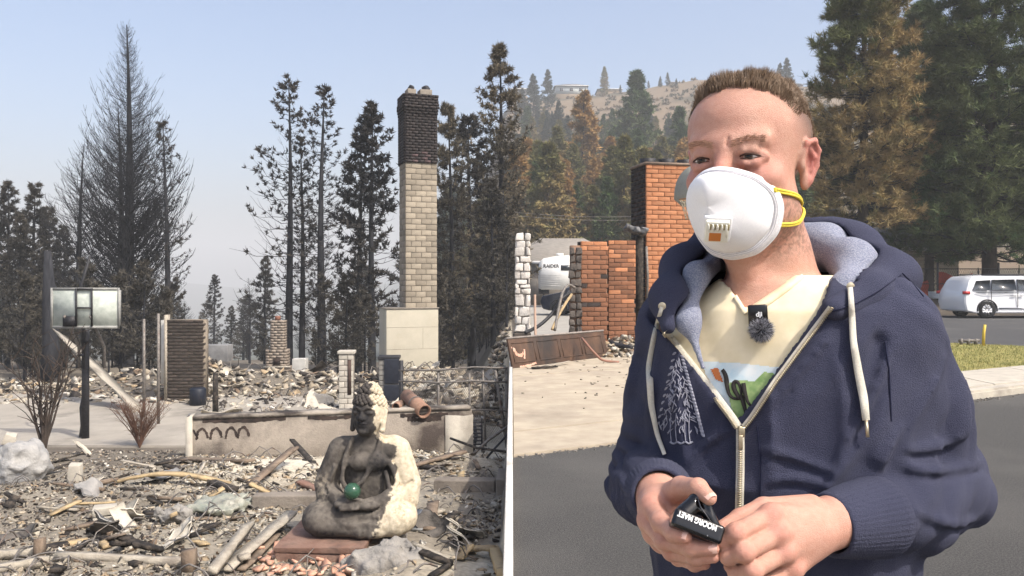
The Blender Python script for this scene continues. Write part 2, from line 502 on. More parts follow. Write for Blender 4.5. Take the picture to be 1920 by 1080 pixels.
link("far_drive", mesh_np("far_drive", [(0.5, 20, -0.035), (6, 23, -0.035), (9, 50, -0.035), (0.5, 50, -0.035)], [[0, 1, 2, 3]], None, pm("far_concrete", (0.26, 0.245, 0.22), (0.34, 0.32, 0.28), 1.5, 0.9)), kind="structure")
# thin concrete edging that holds the street level above the sunken lot
m = MB(); m.box2((-0.045, 2.3, -2.1), (0.006, 16.6, 0.045))
m.build("edging_wall", pm("edging_concrete", (0.50, 0.48, 0.44), (0.60, 0.575, 0.53), 14, 0.9, 0.5, 60, c3=(0.36, 0.335, 0.30), c3scale=2.5), bevel=0.008,
        label="long thin pale concrete edging wall between the rubble lot and the driveway", cat="retaining wall")
# scuffs and loose gravel where road meets concrete
def chips(pos, size, rng, tilt=0.5, jit=0.22, yaw=None):
    n = len(pos); size = np.asarray(size)
    b = np.array([[-1,-1,-1],[1,-1,-1],[1,1,-1],[-1,1,-1],[-1,-1,1],[1,-1,1],[1,1,1],[-1,1,1]], float) * 0.5
    v = (b[None] + rng.uniform(-jit, jit, (n, 8, 3))) * size[:, None, :]
    yw = rng.uniform(0, 6.28, n) if yaw is None else yaw
    tx = rng.normal(0, tilt, n); ty = rng.normal(0, tilt, n)
    def rot(v, a, i, j):
        c, s = np.cos(a)[:, None], np.sin(a)[:, None]; o = v.copy()
        o[..., i] = v[..., i]*c - v[..., j]*s; o[..., j] = v[..., i]*s + v[..., j]*c; return o
    v = rot(rot(rot(v, tx, 1, 2), ty, 2, 0), yw, 0, 1) + np.asarray(pos)[:, None, :]
    q = np.array([[0,3,2,1],[4,5,6,7],[0,1,5,4],[1,2,6,5],[2,3,7,6],[3,0,4,7]])
    return v.reshape(-1, 3), (q[None] + 8*np.arange(n)[:, None, None]).reshape(-1, 4)
rg = np.random.RandomState(5); n = 700
xs = rg.uniform(0.05, 16, n); ys = np.where(xs < 4.9, ry(xs, 6.68), ry(xs, 6.62)) + rg.normal(0, 0.05, n)
v, q = chips(np.c_[xs, ys, np.full(n, 0.003)], np.c_[rg.uniform(.006, .03, n), rg.uniform(.006, .03, n), rg.uniform(.004, .012, n)], rg, 0.2)
link("kerb_gravel", mesh_np("kerb_gravel", v, q, None, pm("gravel", (0.10, 0.095, 0.09), (0.22, 0.20, 0.17), 30, 0.95)), kind="stuff", label="loose gravel along the edge of the asphalt")
n = 420
xs = rg.uniform(0.1, 4.5, n); ys = ry(xs, 0) + np.abs(rg.normal(0, 3.4, n)) * -1 + 17.0
ys = np.maximum(ys, ry(xs, 6.9))
v, q = chips(np.c_[xs, ys, np.full(n, 0.026)], np.c_[rg.uniform(.01, .06, n), rg.uniform(.008, .03, n), rg.uniform(.005, .015, n)], rg, 0.15)
link("driveway_litter", mesh_np("driveway_litter", v, q, None, pm("litter", (0.03, 0.028, 0.025), (0.30, 0.25, 0.18), 2.5, 0.95)), kind="stuff", label="small burnt flakes and crumbs strewn over the driveway")

# ================================================================== conifers
def tubes3(Pt, Rd):
    """many 3-sided tubes: Pt (N,k,3), Rd (N,k)"""
    N, k, _ = Pt.shape
    d = Pt[:, -1] - Pt[:, 0]; d = d / (np.linalg.norm(d, axis=1)[:, None] + 1e-9)
    u = np.cross(d, np.array((0.1, 0.2, 1.0))); u /= np.linalg.norm(u, axis=1)[:, None] + 1e-9
    v = np.cross(d, u)
    a = np.arange(3) * 2.0944
    ring = np.cos(a)[None, :, None] * u[:, None] + np.sin(a)[None, :, None] * v[:, None]
    V = Pt[:, :, None, :] + ring[:, None] * Rd[:, :, None, None]
    b = np.arange(N)[:, None, None] * k * 3
    i, j = np.meshgrid(np.arange(k - 1), np.arange(3), indexing='ij')
    q = np.stack([i*3+j, i*3+(j+1) % 3, (i+1)*3+(j+1) % 3, (i+1)*3+j], -1).reshape(1, -1, 4)
    return V.reshape(-1, 3), (q + b).reshape(-1, 4)
def tufts(C, D, n, ln, wd, rng, spread=0.9):
    """needle sprays: n slim triangles at each point C around direction D"""
    N = len(C)
    d = D[:, None, :] + rng.normal(0, spread, (N, n, 3)); d /= np.linalg.norm(d, axis=2)[..., None] + 1e-9
    s = np.cross(d, rng.normal(size=(N, n, 3))); s /= np.linalg.norm(s, axis=2)[..., None] + 1e-9
    L = (ln[:, None] if np.ndim(ln) else np.full((N, 1), ln)) * rng.uniform(0.6, 1.15, (N, n))
    c = C[:, None, :] + rng.normal(0, 0.12, (N, n, 3)) * L[..., None]
    w_ = (wd[:, None, None] if np.ndim(wd) else wd)
    V = np.stack([c - s * w_, c + s * w_, c + d * L[..., None]], 2).reshape(-1, 3)
    return V, np.arange(len(V)).reshape(-1, 3)
BARK = {}
def conifer(seed, H, r0, rad, nb, z0, up=0.3, curve=0.5, droop=0.0, twigs=3, br=0.02, tuft=None, cols=None, lean=0.0, gap=0.0):
    """meshes (trunk, branches, foliage); rad(t): crown radius at relative height t"""
    rng = np.random.RandomState(seed)
    k = 9; t = np.linspace(0, 1, k)
    ph = rng.uniform(0, 6.28)
    tx = lean * H * t**1.5 + 0.012 * H * np.sin(t * 3 + ph) * t; ty = 0.01 * H * np.cos(t * 4 + ph) * t
    tp = np.stack([tx, ty, H * t], 1)
    m = MB(); m.tube(tp, r0 * np.maximum(1 - t, 0.03) ** 0.8, 8, False)
    trunk = m
    h = z0 + (1 - z0) * rng.uniform(0, 1, nb) ** 0.92 * 0.985
    R_ = np.array([rad(a) for a in h]) * rng.uniform(0.55, 1.12, nb)
    if gap: R_ *= np.where(vnoise(np.stack([h*9, rng.uniform(0, 1, nb)*0, h*0], 1).astype(np.float32), 1.0) < -gap, 0.5, 1)
    az = rng.uniform(0, 6.28, nb)
    base = np.stack([np.interp(h, t, tp[:, 0]), np.interp(h, t, tp[:, 1]), H * h], 1)
    dh = np.stack([np.cos(az), np.sin(az), 0*az], 1)
    kk = 6; s = np.linspace(0, 1, kk)
    e = (up + rng.normal(0, 0.16, nb)); e2 = curve * rng.uniform(0.5, 1.4, nb)
    zz = R_[:, None] * (e[:, None] * s - droop * s**1.3 + e2[:, None] * s**2)
    az2 = rng.normal(0, 0.25, nb)
    side = np.stack([-np.sin(az), np.cos(az), 0*az], 1)
    Pt = base[:, None] + dh[:, None] * (R_[:, None] * s)[..., None] + side[:, None] * (R_[:, None] * (az2[:, None] * s**2))[..., None]
    Pt[..., 2] += zz
    Pt[:, 1:] += rng.normal(0, 0.02, Pt[:, 1:].shape) * R_[:, None, None]
    brad = br * (0.45 + 0.55 * (1 - h)) * np.clip(R_ / (R_.max()+1e-6) * 1.5, 0.4, 1)
    Rd = brad[:, None] * (1 - 0.78 * s)
    V1, Q1 = tubes3(Pt, Rd)
    fm = MB(); fm.add(V1, Q1)
    tips = [Pt[:, -1]]; tdir = [Pt[:, -1] - Pt[:, -2]]; tb = [np.arange(nb)]
    for w_ in range(twigs):
        ss = rng.uniform(0.25, 0.97, nb)
        f = ss * (kk - 1); i = np.minimum(f.astype(int), kk - 2); fr = (f - i)[:, None]
        b0 = Pt[np.arange(nb), i] * (1 - fr) + Pt[np.arange(nb), i+1] * fr
        d0 = Pt[np.arange(nb), i+1] - Pt[np.arange(nb), i]; d0 /= np.linalg.norm(d0, axis=1)[:, None] + 1e-9
        sg = np.where(rng.uniform(size=nb) < 0.5, -1, 1)
        dd = d0 * rng.uniform(0.5, 1.0, nb)[:, None] + side * (sg * rng.uniform(0.4, 0.9, nb))[:, None]
        dd[:, 2] += rng.uniform(-0.1, 0.5, nb) * (1 if curve > 0 else -0.3)
        dd /= np.linalg.norm(dd, axis=1)[:, None]
        L = R_ * rng.uniform(0.18, 0.42, nb) * (1.15 - 0.5 * ss)
        u3 = np.array((0, 0, 1.0))
        T = np.stack([b0, b0 + dd * (L*0.55)[:, None], b0 + dd * L[:, None] + u3 * (L * 0.22 * np.sign(curve + 1e-3))[:, None]], 1)
        v, q = tubes3(T, (brad * 0.42)[:, None] * np.array((1, 0.7, 0.3)))
        fm.add(v, q)
        tips.append(T[:, -1]); tdir.append(T[:, -1] - T[:, 0]); tb.append(np.arange(nb))
        tips.append(T[:, 1]); tdir.append(T[:, -1] - T[:, 0]); tb.append(np.arange(nb))
    fol = None
    if tuft:
        C = np.concatenate(tips); D = np.concatenate(tdir); B = np.concatenate(tb)
        D = D / (np.linalg.norm(D, axis=1)[:, None] + 1e-9)
        keep = rng.uniform(size=len(C)) < tuft.get('p', 1.0) * np.clip(tuft.get('lo', 1.0) + (1 - tuft.get('lo', 1.0)) * h[B], 0, 1)
        C, D, B = C[keep], D[keep], B[keep]
        if len(C):
            v, tt = tufts(C, D + np.array((0, 0, tuft.get('up', 0.15))), tuft['n'], tuft['l'], tuft['w'], rng, tuft.get('s', 0.8))
            c0, c1 = np.array(cols[0]), np.array(cols[1])
            mixv = np.clip(0.5 + vnoise(C.astype(np.float32), tuft.get('cf', 0.7)) * 1.1 + rng.normal(0, 0.22, len(C)), 0, 1)
            cc = np.repeat(lerpc(c0, c1, mixv), tuft['n'] * 3, 0)
            fol = (v, tt, cc)
    return trunk, fm, fol
def tree_proto(name, spec, barkm, branchm, folm):
    t, b, f = conifer(**spec)
    me_t = t.mesh("trunk", barkm, True); me_b = b.mesh("branches", branchm)
    me_f = None if f is None else mesh_np("foliage", f[0], None, f[1], folm, False, f[2])
    return me_t, me_b, me_f
def place_tree(name, pr, loc, sc=1.0, rz=0.0, label=None, group=None, cat="tree", sz=None):
    o = empty(name, tuple(loc), rz, label, cat, group)
    o.scale = (sc, sc, sz or sc)
    for nm, me in zip(("trunk", "branches", "foliage"), pr):
        if me is not None: link(nm, me, o)
    return o
char = pm("charred_bark", (0.012, 0.013, 0.017), (0.034, 0.035, 0.040), 9, 0.95, 0.8, 30, stretch=(1, 1, 0.25))
bark = pm("pine_bark", (0.035, 0.028, 0.022), (0.075, 0.058, 0.045), 8, 0.95, 0.8, 30, stretch=(1, 1, 0.3))
needle = pm("needles", (0.85, 0.85, 0.85), (1.15, 1.15, 1.15), 2.0, 0.7, col=True, spec=0.15)
# ---- burnt trees of the lot
def prof(pts):
    xs = [p[0] for p in pts]; ys = [p[1] for p in pts]
    return lambda t: float(np.interp(t, xs, ys))
BC = ((0.022, 0.023, 0.025), (0.058, 0.052, 0.045))
BG = ((0.034, 0.034, 0.033), (0.078, 0.070, 0.056))
spec_bare = dict(seed=21, H=15.6, r0=0.31, rad=prof([(0, 0.6), (.12, 2.0), (.3, 2.75), (.45, 2.5), (.62, 1.75), (.8, 0.95), (1, 0.22)]), nb=760, z0=0.08, up=-0.05, curve=1.1, twigs=10, br=0.040)
spec_bare2 = dict(seed=22, H=11.0, r0=0.17, rad=prof([(0, 0.4), (.2, 1.4), (.5, 1.7), (.8, 1.0), (1, 0.2)]), nb=300, z0=0.15, up=0.0, curve=0.9, twigs=8, br=0.028)
spec_sparse = dict(seed=23, H=12.8, r0=0.19, rad=prof([(0, 0.8), (.15, 1.9), (.45, 2.3), (.75, 1.3), (1, 0.25)]), nb=150, z0=0.12, up=-0.12, curve=0.55, twigs=4, br=0.028,
                   tuft=dict(n=9, l=0.20, w=0.030, p=0.5, lo=0.05, s=0.9), cols=BC)
spec_sparse2 = dict(seed=31, H=12.6, r0=0.19, rad=prof([(0, 0.5), (.2, 1.0), (.55, 1.15), (.8, 0.8), (1, 0.2)]), nb=170, z0=0.14, up=-0.05, curve=0.6, twigs=5, br=0.022,
                   tuft=dict(n=8, l=0.17, w=0.024, p=0.45, lo=0.0, s=0.9), cols=BC)
spec_tuft = dict(seed=24, H=11.6, r0=0.17, rad=prof([(0, 0.5), (.2, 1.2), (.5, 1.25), (.8, 0.85), (1, 0.25)]), nb=150, z0=0.12, up=-0.15, curve=0.5, twigs=4, br=0.024,
                 tuft=dict(n=10, l=0.24, w=0.034, p=0.75, lo=0.35, s=0.9), cols=BC)
spec_dense = dict(seed=25, H=12.0, r0=0.20, rad=prof([(0, 1.0), (.2, 1.5), (.5, 1.4), (.8, 0.85), (1, 0.2)]), nb=200, z0=0.06, up=-0.15, curve=0.4, twigs=5, br=0.022,
                  tuft=dict(n=10, l=0.28, w=0.032, p=0.65, lo=0.8, s=1.0), cols=BG)
spec_tall = dict(seed=26, H=15.0, r0=0.26, rad=prof([(0, 1.4), (.2, 2.1), (.5, 2.0), (.8, 1.2), (1, 0.25)]), nb=210, z0=0.10, up=-0.10, curve=0.4, twigs=6, br=0.030,
                 tuft=dict(n=12, l=0.30, w=0.030, p=0.62, lo=0.75, s=1.0), cols=((0.06, 0.055, 0.043), (0.15, 0.125, 0.085)))
spec_scrub = dict(seed=27, H=5.0, r0=0.07, rad=prof([(0, 0.7), (.4, 1.0), (.8, 0.5), (1, 0.12)]), nb=90, z0=0.08, up=0.1, curve=0.6, twigs=4, br=0.018,
                  tuft=dict(n=7, l=0.20, w=0.026, p=0.6, lo=0.6, s=1.0), cols=BG)
PR = {k: tree_proto(k, s, char, char, needle) for k, s in dict(bare=spec_bare, bare2=spec_bare2, sparse=spec_sparse, sparse2=spec_sparse2, tuft=spec_tuft, dense=spec_dense, tall=spec_tall, scrub=spec_scrub).items()}
PRH = dict(bare=15.6, bare2=11.0, sparse=12.8, sparse2=12.6, tuft=11.6, dense=12.0, tall=15.0, scrub=5.0)
def left_tree(kind, px, top, d, rz, label, group=None, name="burnt_tree", xs=1.0):
    b = on_ground(px, d)
    h = CAMH - (top - HY) * d / F - b[2]
    s = h / PRH[kind]
    o = place_tree(name, PR[kind], b - np.array((0, 0, 0.05)), s, rz, label, group)
    if xs != 1.0: o.scale = (s * xs, s * xs, s)
    return o
left_tree('bare', 239, 45, 35, 0.4, "tallest bare blackened conifer with dense upswept branches behind the backboard")
left_tree('bare2', 224, 190, 36, 2.1, "slimmer bare conifer leaning its trunk against the tallest bare tree", xs=1.25)
left_tree('bare2', 150, 268, 34, 4.0, "bare thin-branched conifer rising beside the basketball pole", xs=1.15)
left_tree('sparse2', 313, 222, 34, 1.0, "slim scorched conifer with needle tufts on top, behind the dark brick wall")
left_tree('sparse', 541, 138, 35, 3.3, "sparse scorched pine with wide drooping limbs behind the small brick fireplace")
left_tree('sparse2', 566, 250, 36, 2.0, "shorter scorched pine squeezed between two sparse pines")
left_tree('sparse2', 604, 152, 34, 5.1, "narrow scorched pine with tufted crown between the small fireplace and white brick pillar", xs=1.2)
left_tree('tuft', 672, 238, 37, 0.6, "scorched tufted pine standing left of the tall chimney, shorter of a pair")
left_tree('tuft', 698, 190, 35, 2.6, "scorched tufted pine standing left of the tall chimney, taller of a pair", xs=1.1)
left_tree('tall', 846, 192, 36, 1.2, "grey-brown scorched pine just right of the tall chimney", xs=0.8)
left_tree('tuft', 884, 215, 39, 4.4, "scorched pine between the chimney and the big brown-tinged pine", xs=1.2)
left_tree('tall', 938, 84, 33, 2.2, "big brown-tinged scorched pine by the edge of the street", xs=0.95)
left_tree('dense', 925, 330, 30, 3.2, "shorter bushy scorched pine in front of the big brown-tinged pine", xs=1.1)
for i, (px, top, d) in enumerate(((14, 338, 40), (60, 340, 39), (38, 400, 34), (96, 385, 42), (122, 420, 44), (-20, 360, 40), (80, 470, 36))):
    left_tree('dense', px, top, d, i * 1.3, "dark scorched pine in the stand behind the bare shrub", "scorched pines standing behind the bare shrub", "scorched_pine", xs=1.0)
left_tree('tuft', 401, 514, 58, 0.3, "small lone scorched pine against the blue ridge", name="scorched_pine")
left_tree('bare2', 468, 520, 52, 1.3, "small bare pine against the blue ridge", name="scorched_pine")
left_tree('dense', 497, 478, 48, 2.3, "bushy scorched pine behind the small brick fireplace", name="scorched_pine")
rgt = np.random.RandomState(8)
for i in range(44):
    px = rgt.uniform(-30, 955); d = rgt.uniform(42, 75)
    if 330 < px < 470: d = rgt.uniform(60, 80)
    top = rgt.uniform(535, 620) if 330 < px < 660 else rgt.uniform(470, 600)
    left_tree(('dense', 'tuft', 'bare2', 'scrub')[i % 4], px, top, d, rgt.uniform(0, 6), "burnt tree in the thicket beyond the ruined houses", "burnt trees in the thicket beyond the ruins", "thicket_tree", xs=rgt.uniform(1.1, 1.6))
for i in range(44):
    px = (rgt.uniform(810, 955) if i % 3 == 1 else rgt.uniform(-20, 330)) if i < 38 else rgt.uniform(600, 720); d = rgt.uniform(26, 38)
    b = on_ground(px, d)
    place_tree("burnt_bush", PR['scrub'], b - np.array((0, 0, .05)), rgt.uniform(0.5, 0.85), rgt.uniform(0, 6), "burnt bush growing among the trees behind the rubble", "burnt bushes behind the rubble", "bush")

# ---- living and scorched pines on the hillside
HC = dict(green=((0.060, 0.098, 0.034), (0.120, 0.145, 0.055)), brown=((0.34, 0.205, 0.075), (0.21, 0.155, 0.065)), olive=((0.15, 0.150, 0.058), (0.25, 0.19, 0.080)), dark=((0.040, 0.058, 0.046), (0.080, 0.092, 0.068)))
HP = {}
for i, (k, c) in enumerate(HC.items()):
    for j in range(2):
        HP[k, j] = tree_proto(k, dict(seed=50 + i*3 + j, H=20.0, r0=0.30, rad=prof([(0, 2.2), (.15, 3.4), (.4, 3.2 - 0.5*j), (.7, 2.0), (.9, 0.9), (1, 0.2)]), nb=190, z0=0.07, up=-0.18, curve=0.28, twigs=5, br=0.045,
            tuft=dict(n=9, l=0.75, w=0.11, p=0.95, lo=0.9, s=0.9, cf=0.35), cols=c), bark, bark, needle)
def hill_tree(px, top, d, kind, label, group=None, xs=1.0):
    x = (px - 960) * d / F; z = float(hgt(x, d))
    h = CAMH - (top - HY) * d / F - z
    if h < 3: return
    s = h / 20.0
    o = place_tree("pine_tree", HP[kind, int(px) % 2], (x, d, z - 0.2), s, px * 0.7, label, group)
    o.scale = (s * xs, s * xs, s)
hill_tree(1190, 131, 140, 'green', "tall full green pine on the hillside behind the brick chimney", xs=1.1)
hill_tree(1091, 170, 112, 'brown', "tall scorched orange-brown pine on the hillside", xs=1.05)
hill_tree(992, 255, 92, 'brown', "orange-brown scorched pine above the white stone pillar")
hill_tree(1019, 268, 84, 'green', "slender green pine between two scorched brown pines", xs=0.75)
hill_tree(1042, 236, 104, 'olive', "olive scorched pine next to the tall orange-brown pine")
hill_tree(1140, 296, 90, 'brown', "rounded orange-brown scorched pine behind the brick chimney", xs=1.3)
hill_tree(1062, 330, 78, 'brown', "low scorched brown pine over the grey roof", xs=1.2)
hill_tree(975, 300, 80, 'olive', "low olive pine at the edge of the hillside", xs=1.2)
hill_tree(1112, 345, 74, 'olive', "low olive scorched pine beside the brick chimney", xs=1.3)
hill_tree(1272, 198, 128, 'green', "green pine half hidden by the man's forehead")
hill_tree(1000, 138, 235, 'dark', "dark pine left of the hilltop house, taller of two", xs=1.1)
hill_tree(1028, 130, 255, 'dark', "slim dark pine right beside the hilltop house")
hill_tree(978, 165, 225, 'dark', "dark pine below the dark-roofed hilltop house", xs=1.2)
hill_tree(1048, 188, 190, 'dark', "dark blue-green pine below the hilltop house")
hill_tree(1133, 124, 288, 'olive', "tall pine alone on the skyline")
for px, top, d in ((1238, 142, 286), (1252, 135, 284), (1268, 146, 280), (1216, 150, 290), (1163, 158, 288), (1476, 108, 240), (1462, 118, 250)):
    hill_tree(px, top, d, 'dark', "thin dark pine on the skyline of the hill", "thin pines on the skyline")
for i in range(225):
    d = rgt.uniform(70, 150) if i < 95 else rgt.uniform(150, 262); px = (rgt.uniform(962, 1330) if i < 175 else rgt.uniform(962, 1215)) if i % 8 else rgt.uniform(1470, 1560)
    x = (px - 960) * d / F; z = float(hgt(x, d))
    yb = HY - (z - CAMH) * F / d
    top = yb - rgt.uniform(9, 15) * F / d
    if d >= 150: top = max(yb - rgt.uniform(6, 11) * F / d, 196 + rgt.uniform(0, 30))
    else: top = max(top, 235 + rgt.uniform(0, 60))
    k = ('olive', 'brown', 'green', 'olive', 'brown')[i % 5] if d < 130 else ('dark', 'green', 'dark', 'olive')[i % 4]
    wd = dict(dark='dark blue-green', brown='scorched orange-brown', green='green', olive='olive half-scorched')[k]
    hill_tree(px, top, d, k, wd + (" pine on the lower hillside among mixed trees" if d < 150 else " pine on the upper hillside under the crest"), "%s pines scattered over the %s hillside" % (wd, "lower" if d < 150 else "upper"), xs=rgt.uniform(0.9, 1.4))
# scrub and dry bushes on the slope, too many to count
n = 900
dd = rgt.uniform(75, 292, n); pxx = rgt.uniform(955, 1560, n); xx = (pxx - 960) * dd / F
C = np.stack([xx, dd, hgt(xx, dd) + 0.25], 1)
v, tt = tufts(np.repeat(C, 5, 0) + rgt.normal(0, 0.5, (n*5, 3)) * (1, 1, .35), np.tile(np.array((0, 0, .7)), (n*5, 1)), 10, 0.85, 0.16, rgt, 0.9)
cc = lerpc((0.16, 0.115, 0.065), (0.055, 0.060, 0.032), np.clip(rgt.uniform(-0.2, 1.0, n), 0, 1))
link("scrub", mesh_np("scrub", v, None, tt, needle, False, np.repeat(cc, 5*10*3, 0)), kind="stuff", label="dry brown scrub covering the slope of the hill")
# cover on the bluff behind the big burnt pine
for i in range(14):
    d = rgt.uniform(60, 200); px = rgt.uniform(850, 962)
    hill_tree(px, rgt.uniform(330, 480), d, ('dark', 'olive')[i % 2], "dark pine on the steep bluff at the end of the hill", "pines on the steep bluff", xs=1.3)

# ---- two big pines beyond the side street
big1 = tree_proto("p", dict(seed=71, H=19.0, r0=0.33, rad=prof([(0, 2.0), (.14, 3.1), (.35, 3.4), (.6, 2.9), (.85, 1.5), (1, 0.3)]), nb=320, z0=0.19, up=-0.12, curve=0.20, twigs=9, br=0.055,
    tuft=dict(n=34, l=0.40, w=0.019, p=0.92, lo=0.9, s=1.0, cf=0.35), cols=((0.105, 0.120, 0.042), (0.34, 0.245, 0.11))), bark, char, needle)
big2 = tree_proto("p", dict(seed=77, H=19.5, r0=0.36, rad=prof([(0, 2.4), (.12, 3.6), (.35, 4.0), (.6, 3.4), (.85, 1.7), (1, 0.3)]), nb=380, z0=0.10, up=-0.16, curve=0.20, twigs=9, br=0.055,
    tuft=dict(n=34, l=0.40, w=0.019, p=0.92, lo=0.95, s=1.0, cf=0.25), cols=((0.050, 0.100, 0.038), (0.115, 0.135, 0.055))), bark, char, needle)
b = on_ground(1617, 38.5); place_tree("big_pine", big1, b - np.array((0, 0, .1)), 0.92, 1.1, "big half-scorched pine with brown and olive needles beside the man's head")
b = on_ground(1856, 38.0); place_tree("big_pine", big2, b - np.array((0, 0, .1)), 1.0, 0.3, "big dark green pine behind the white minivan")
b = on_ground(1740, 47.0); place_tree("big_pine", big2, b - np.array((0, 0, .1)), 0.95, 3.3, "dark green pine between and behind the two big pines", sz=0.9)
b = on_ground(2030, 44.0); place_tree("big_pine", big2, b - np.array((0, 0, .1)), 1.0, 4.3, "dark green pine by the fence past the minivan's nose")
# ================================================================== the burnt lot
RG = np.random.RandomState(42)
concd = pm("sooty_concrete", (0.20, 0.172, 0.142), (0.30, 0.262, 0.215), 2.5, 0.92, 0.6, 40, c3=(0.055, 0.043, 0.037), c3scale=1.3, c3fac=(0.46, 0.66))
woodp = pm("weathered_wood", (0.29, 0.255, 0.205), (0.39, 0.35, 0.285), 12, 0.9, 0.6, 50, stretch=(1, 1, 1), c3=(0.22, 0.19, 0.155), c3scale=4)
woody = pm("yellow_wood", (0.44, 0.33, 0.18), (0.36, 0.27, 0.16), 14, 0.85, 0.5, 50, c3=(0.18, 0.14, 0.09), c3scale=5)
woodc = pm("charred_wood", (0.022, 0.019, 0.017), (0.10, 0.08, 0.062), 14, 0.85, 0.9, 60, fac=(0.45, 0.7))
woodb = pm("brown_wood", (0.15, 0.11, 0.08), (0.24, 0.185, 0.135), 10, 0.9, 0.6, 50, c3=(0.04, 0.033, 0.028), c3scale=3)
blackm = pm("black_metal", (0.012, 0.012, 0.014), (0.03, 0.03, 0.034), 20, 0.55, 0.2, 60)
steel = pm("burnt_steel", (0.12, 0.11, 0.10), (0.22, 0.20, 0.18), 25, 0.6, 0.3, 60, metal=0.3, c3=(0.11, 0.065, 0.045), c3scale=6)
ashm = pm("ash_pieces", (0.80, 0.80, 0.80), (1.15, 1.15, 1.15), 40, 0.95, 0.7, 90, col=True, spec=0.1)

def beam(name, a, b, wd, th, mat, roll=0.0, taper=0.0, bow=0.0, rough=0.0028, seg=8, **k):
    """board between two points, slightly uneven, optional bow"""
    a = np.array(a, float); b = np.array(b, float)
    d, u, v = frame_from(b - a)
    u, v = u * math.cos(roll) + v * math.sin(roll), v * math.cos(roll) - u * math.sin(roll)
    c = (a + b) / 2
    V = []
    for i in range(seg + 1):
        t = i / seg
        p = a + (b - a) * t + np.array((0, 0, bow * math.sin(t * math.pi)))
        w2 = wd / 2 * (1 - taper * t); t2 = th / 2
        for su, sv in ((-1, -1), (1, -1), (1, 1), (-1, 1)):
            V.append(p - c + u * su * w2 + v * sv * t2 + RG.normal(0, rough, 3) * (1 if 0 < i < seg else 1.6))
    Q = [[i*4+j, i*4+(j+1) % 4, (i+1)*4+(j+1) % 4, (i+1)*4+j] for i in range(seg) for j in range(4)] + [[3, 2, 1, 0], [seg*4, seg*4+1, seg*4+2, seg*4+3]]
    o = link(name, mesh_np(name, V, Q, None, mat), **k)
    o.location = c
    return o
def gp(px, py, lift=0.0, dmax=60):
    p = ground_at(px, py, 3.5, dmax); p[2] += lift; return p

# concrete pad behind the low wall
slab("concrete_pad", [(-14, 15.35), (-6.0, 15.25), (-3.4, 16.2), (-3.3, 22.4), (-14, 22.4)], -1.95, -1.66,
     pm("pad_concrete", (0.25, 0.228, 0.195), (0.33, 0.30, 0.255), 1.2, 0.9, 0.3, 30, c3=(0.15, 0.135, 0.115), c3scale=0.7), kind="structure", bevel=0.02)

# low concrete wall with soot
wa, wb = np.array((-4.47, 11.05)), np.array((-0.62, 11.95))
wd_ = (wb - wa) / np.linalg.norm(wb - wa); wn = np.array((wd_[1], -wd_[0]))
def wall_pt(s, off, z): q = wa + (wb - wa) * s + wn * off; return np.array((q[0], q[1], z))
lw = empty("low_wall", tuple(wall_pt(0.5, 0, -1.2)), 0, "long low sooty concrete wall crossing the lot behind the seated statue", "wall")
lb = np.array(lw.location)
def wall_box(s0, s1, o0, o1, z0, z1, name, mat, parent=lw, sub=24):
    V = []; Q = []
    for i in range(sub + 1):
        s = s0 + (s1 - s0) * i / sub
        for o_, z in ((o0, z0), (o0, z1), (o1, z1), (o1, z0)):
            V.append(wall_pt(s, o_, z + (RG.normal(0, 0.006) if z == z1 else 0)) - lb)
    for i in range(sub):
        for j in range(4): Q.append([i*4+j, i*4+(j+1) % 4, (i+1)*4+(j+1) % 4, (i+1)*4+j])
    Q += [[3, 2, 1, 0], [sub*4, sub*4+1, sub*4+2, sub*4+3]]
    return link(name, mesh_np(name, V, Q, None, mat), parent)
wall_box(0, 1, 0.11, -0.11, -1.5, -0.42, "wall_body", concd)
wall_box(0.0, 0.995, 0.125, -0.12, -0.418, -0.375, "coping", pm("coping", (0.20, 0.175, 0.145), (0.34, 0.30, 0.25), 4, 0.9, 0.5, 40, c3=(0.04, 0.032, 0.028), c3scale=1.5, c3fac=(0.45, 0.6)))
wall_box(-0.004, 0.018, 0.14, -0.14, -1.5, -0.37, "end_post", pale, sub=2)
wall_box(0.90, 1.004, 0.13, -0.14, -1.5, -0.50, "end_block", pale, sub=3)
sootm = pm("soot_stain", (0.018, 0.015, 0.014), (0.06, 0.042, 0.035), 9, 0.95)
def wall_ribbon(pts, wd, name="soot_mark"):
    m = MB(); n = 28
    p = np.array(pts, float); s_ = np.r_[0, np.cumsum(np.linalg.norm(np.diff(p, axis=0), axis=1))]
    t = np.linspace(0, s_[-1], n); q = np.stack([np.interp(t, s_, p[:, k]) for k in (0, 1)], 1)
    for _ in range(2): q[1:-1] = .25*q[:-2] + .5*q[1:-1] + .25*q[2:]
    tg = np.gradient(q, axis=0); tg /= np.linalg.norm(tg, axis=1)[:, None] + 1e-9
    nr = np.stack([-tg[:, 1], tg[:, 0]], 1); ww = wd * (0.5 + 0.6*RG.uniform(size=n))[:, None]
    L = np.linalg.norm(wb - wa)
    def w3(a): return np.array([wall_pt(x / L, 0.1135, z) - lb for x, z in a])
    V = np.concatenate([w3(q - nr*ww/2), w3(q + nr*ww/2)])
    m.add(V, [[i, i+1, n+i+1, n+i] for i in range(n-1)]); m.build(name, sootm, lw)
for x0 in (0.12, 0.30, 0.50, 0.66):
    wall_ribbon([(x0, -.70), (x0+.02, -.58), (x0+.08, -.54), (x0+.13, -.60), (x0+.15, -.68)], 0.04)
wall_ribbon([(0.02, -.60), (0.08, -.56), (.14, -.68)], 0.03)
for x0, x1, z in ((0.2, 1.3, -.44), (1.6, 2.3, -.45), (2.9, 3.6, -.47), (3.0, 3.5, -.53)): wall_ribbon([(x0, z), ((x0+x1)/2, z-.02), (x1, z)], 0.07)

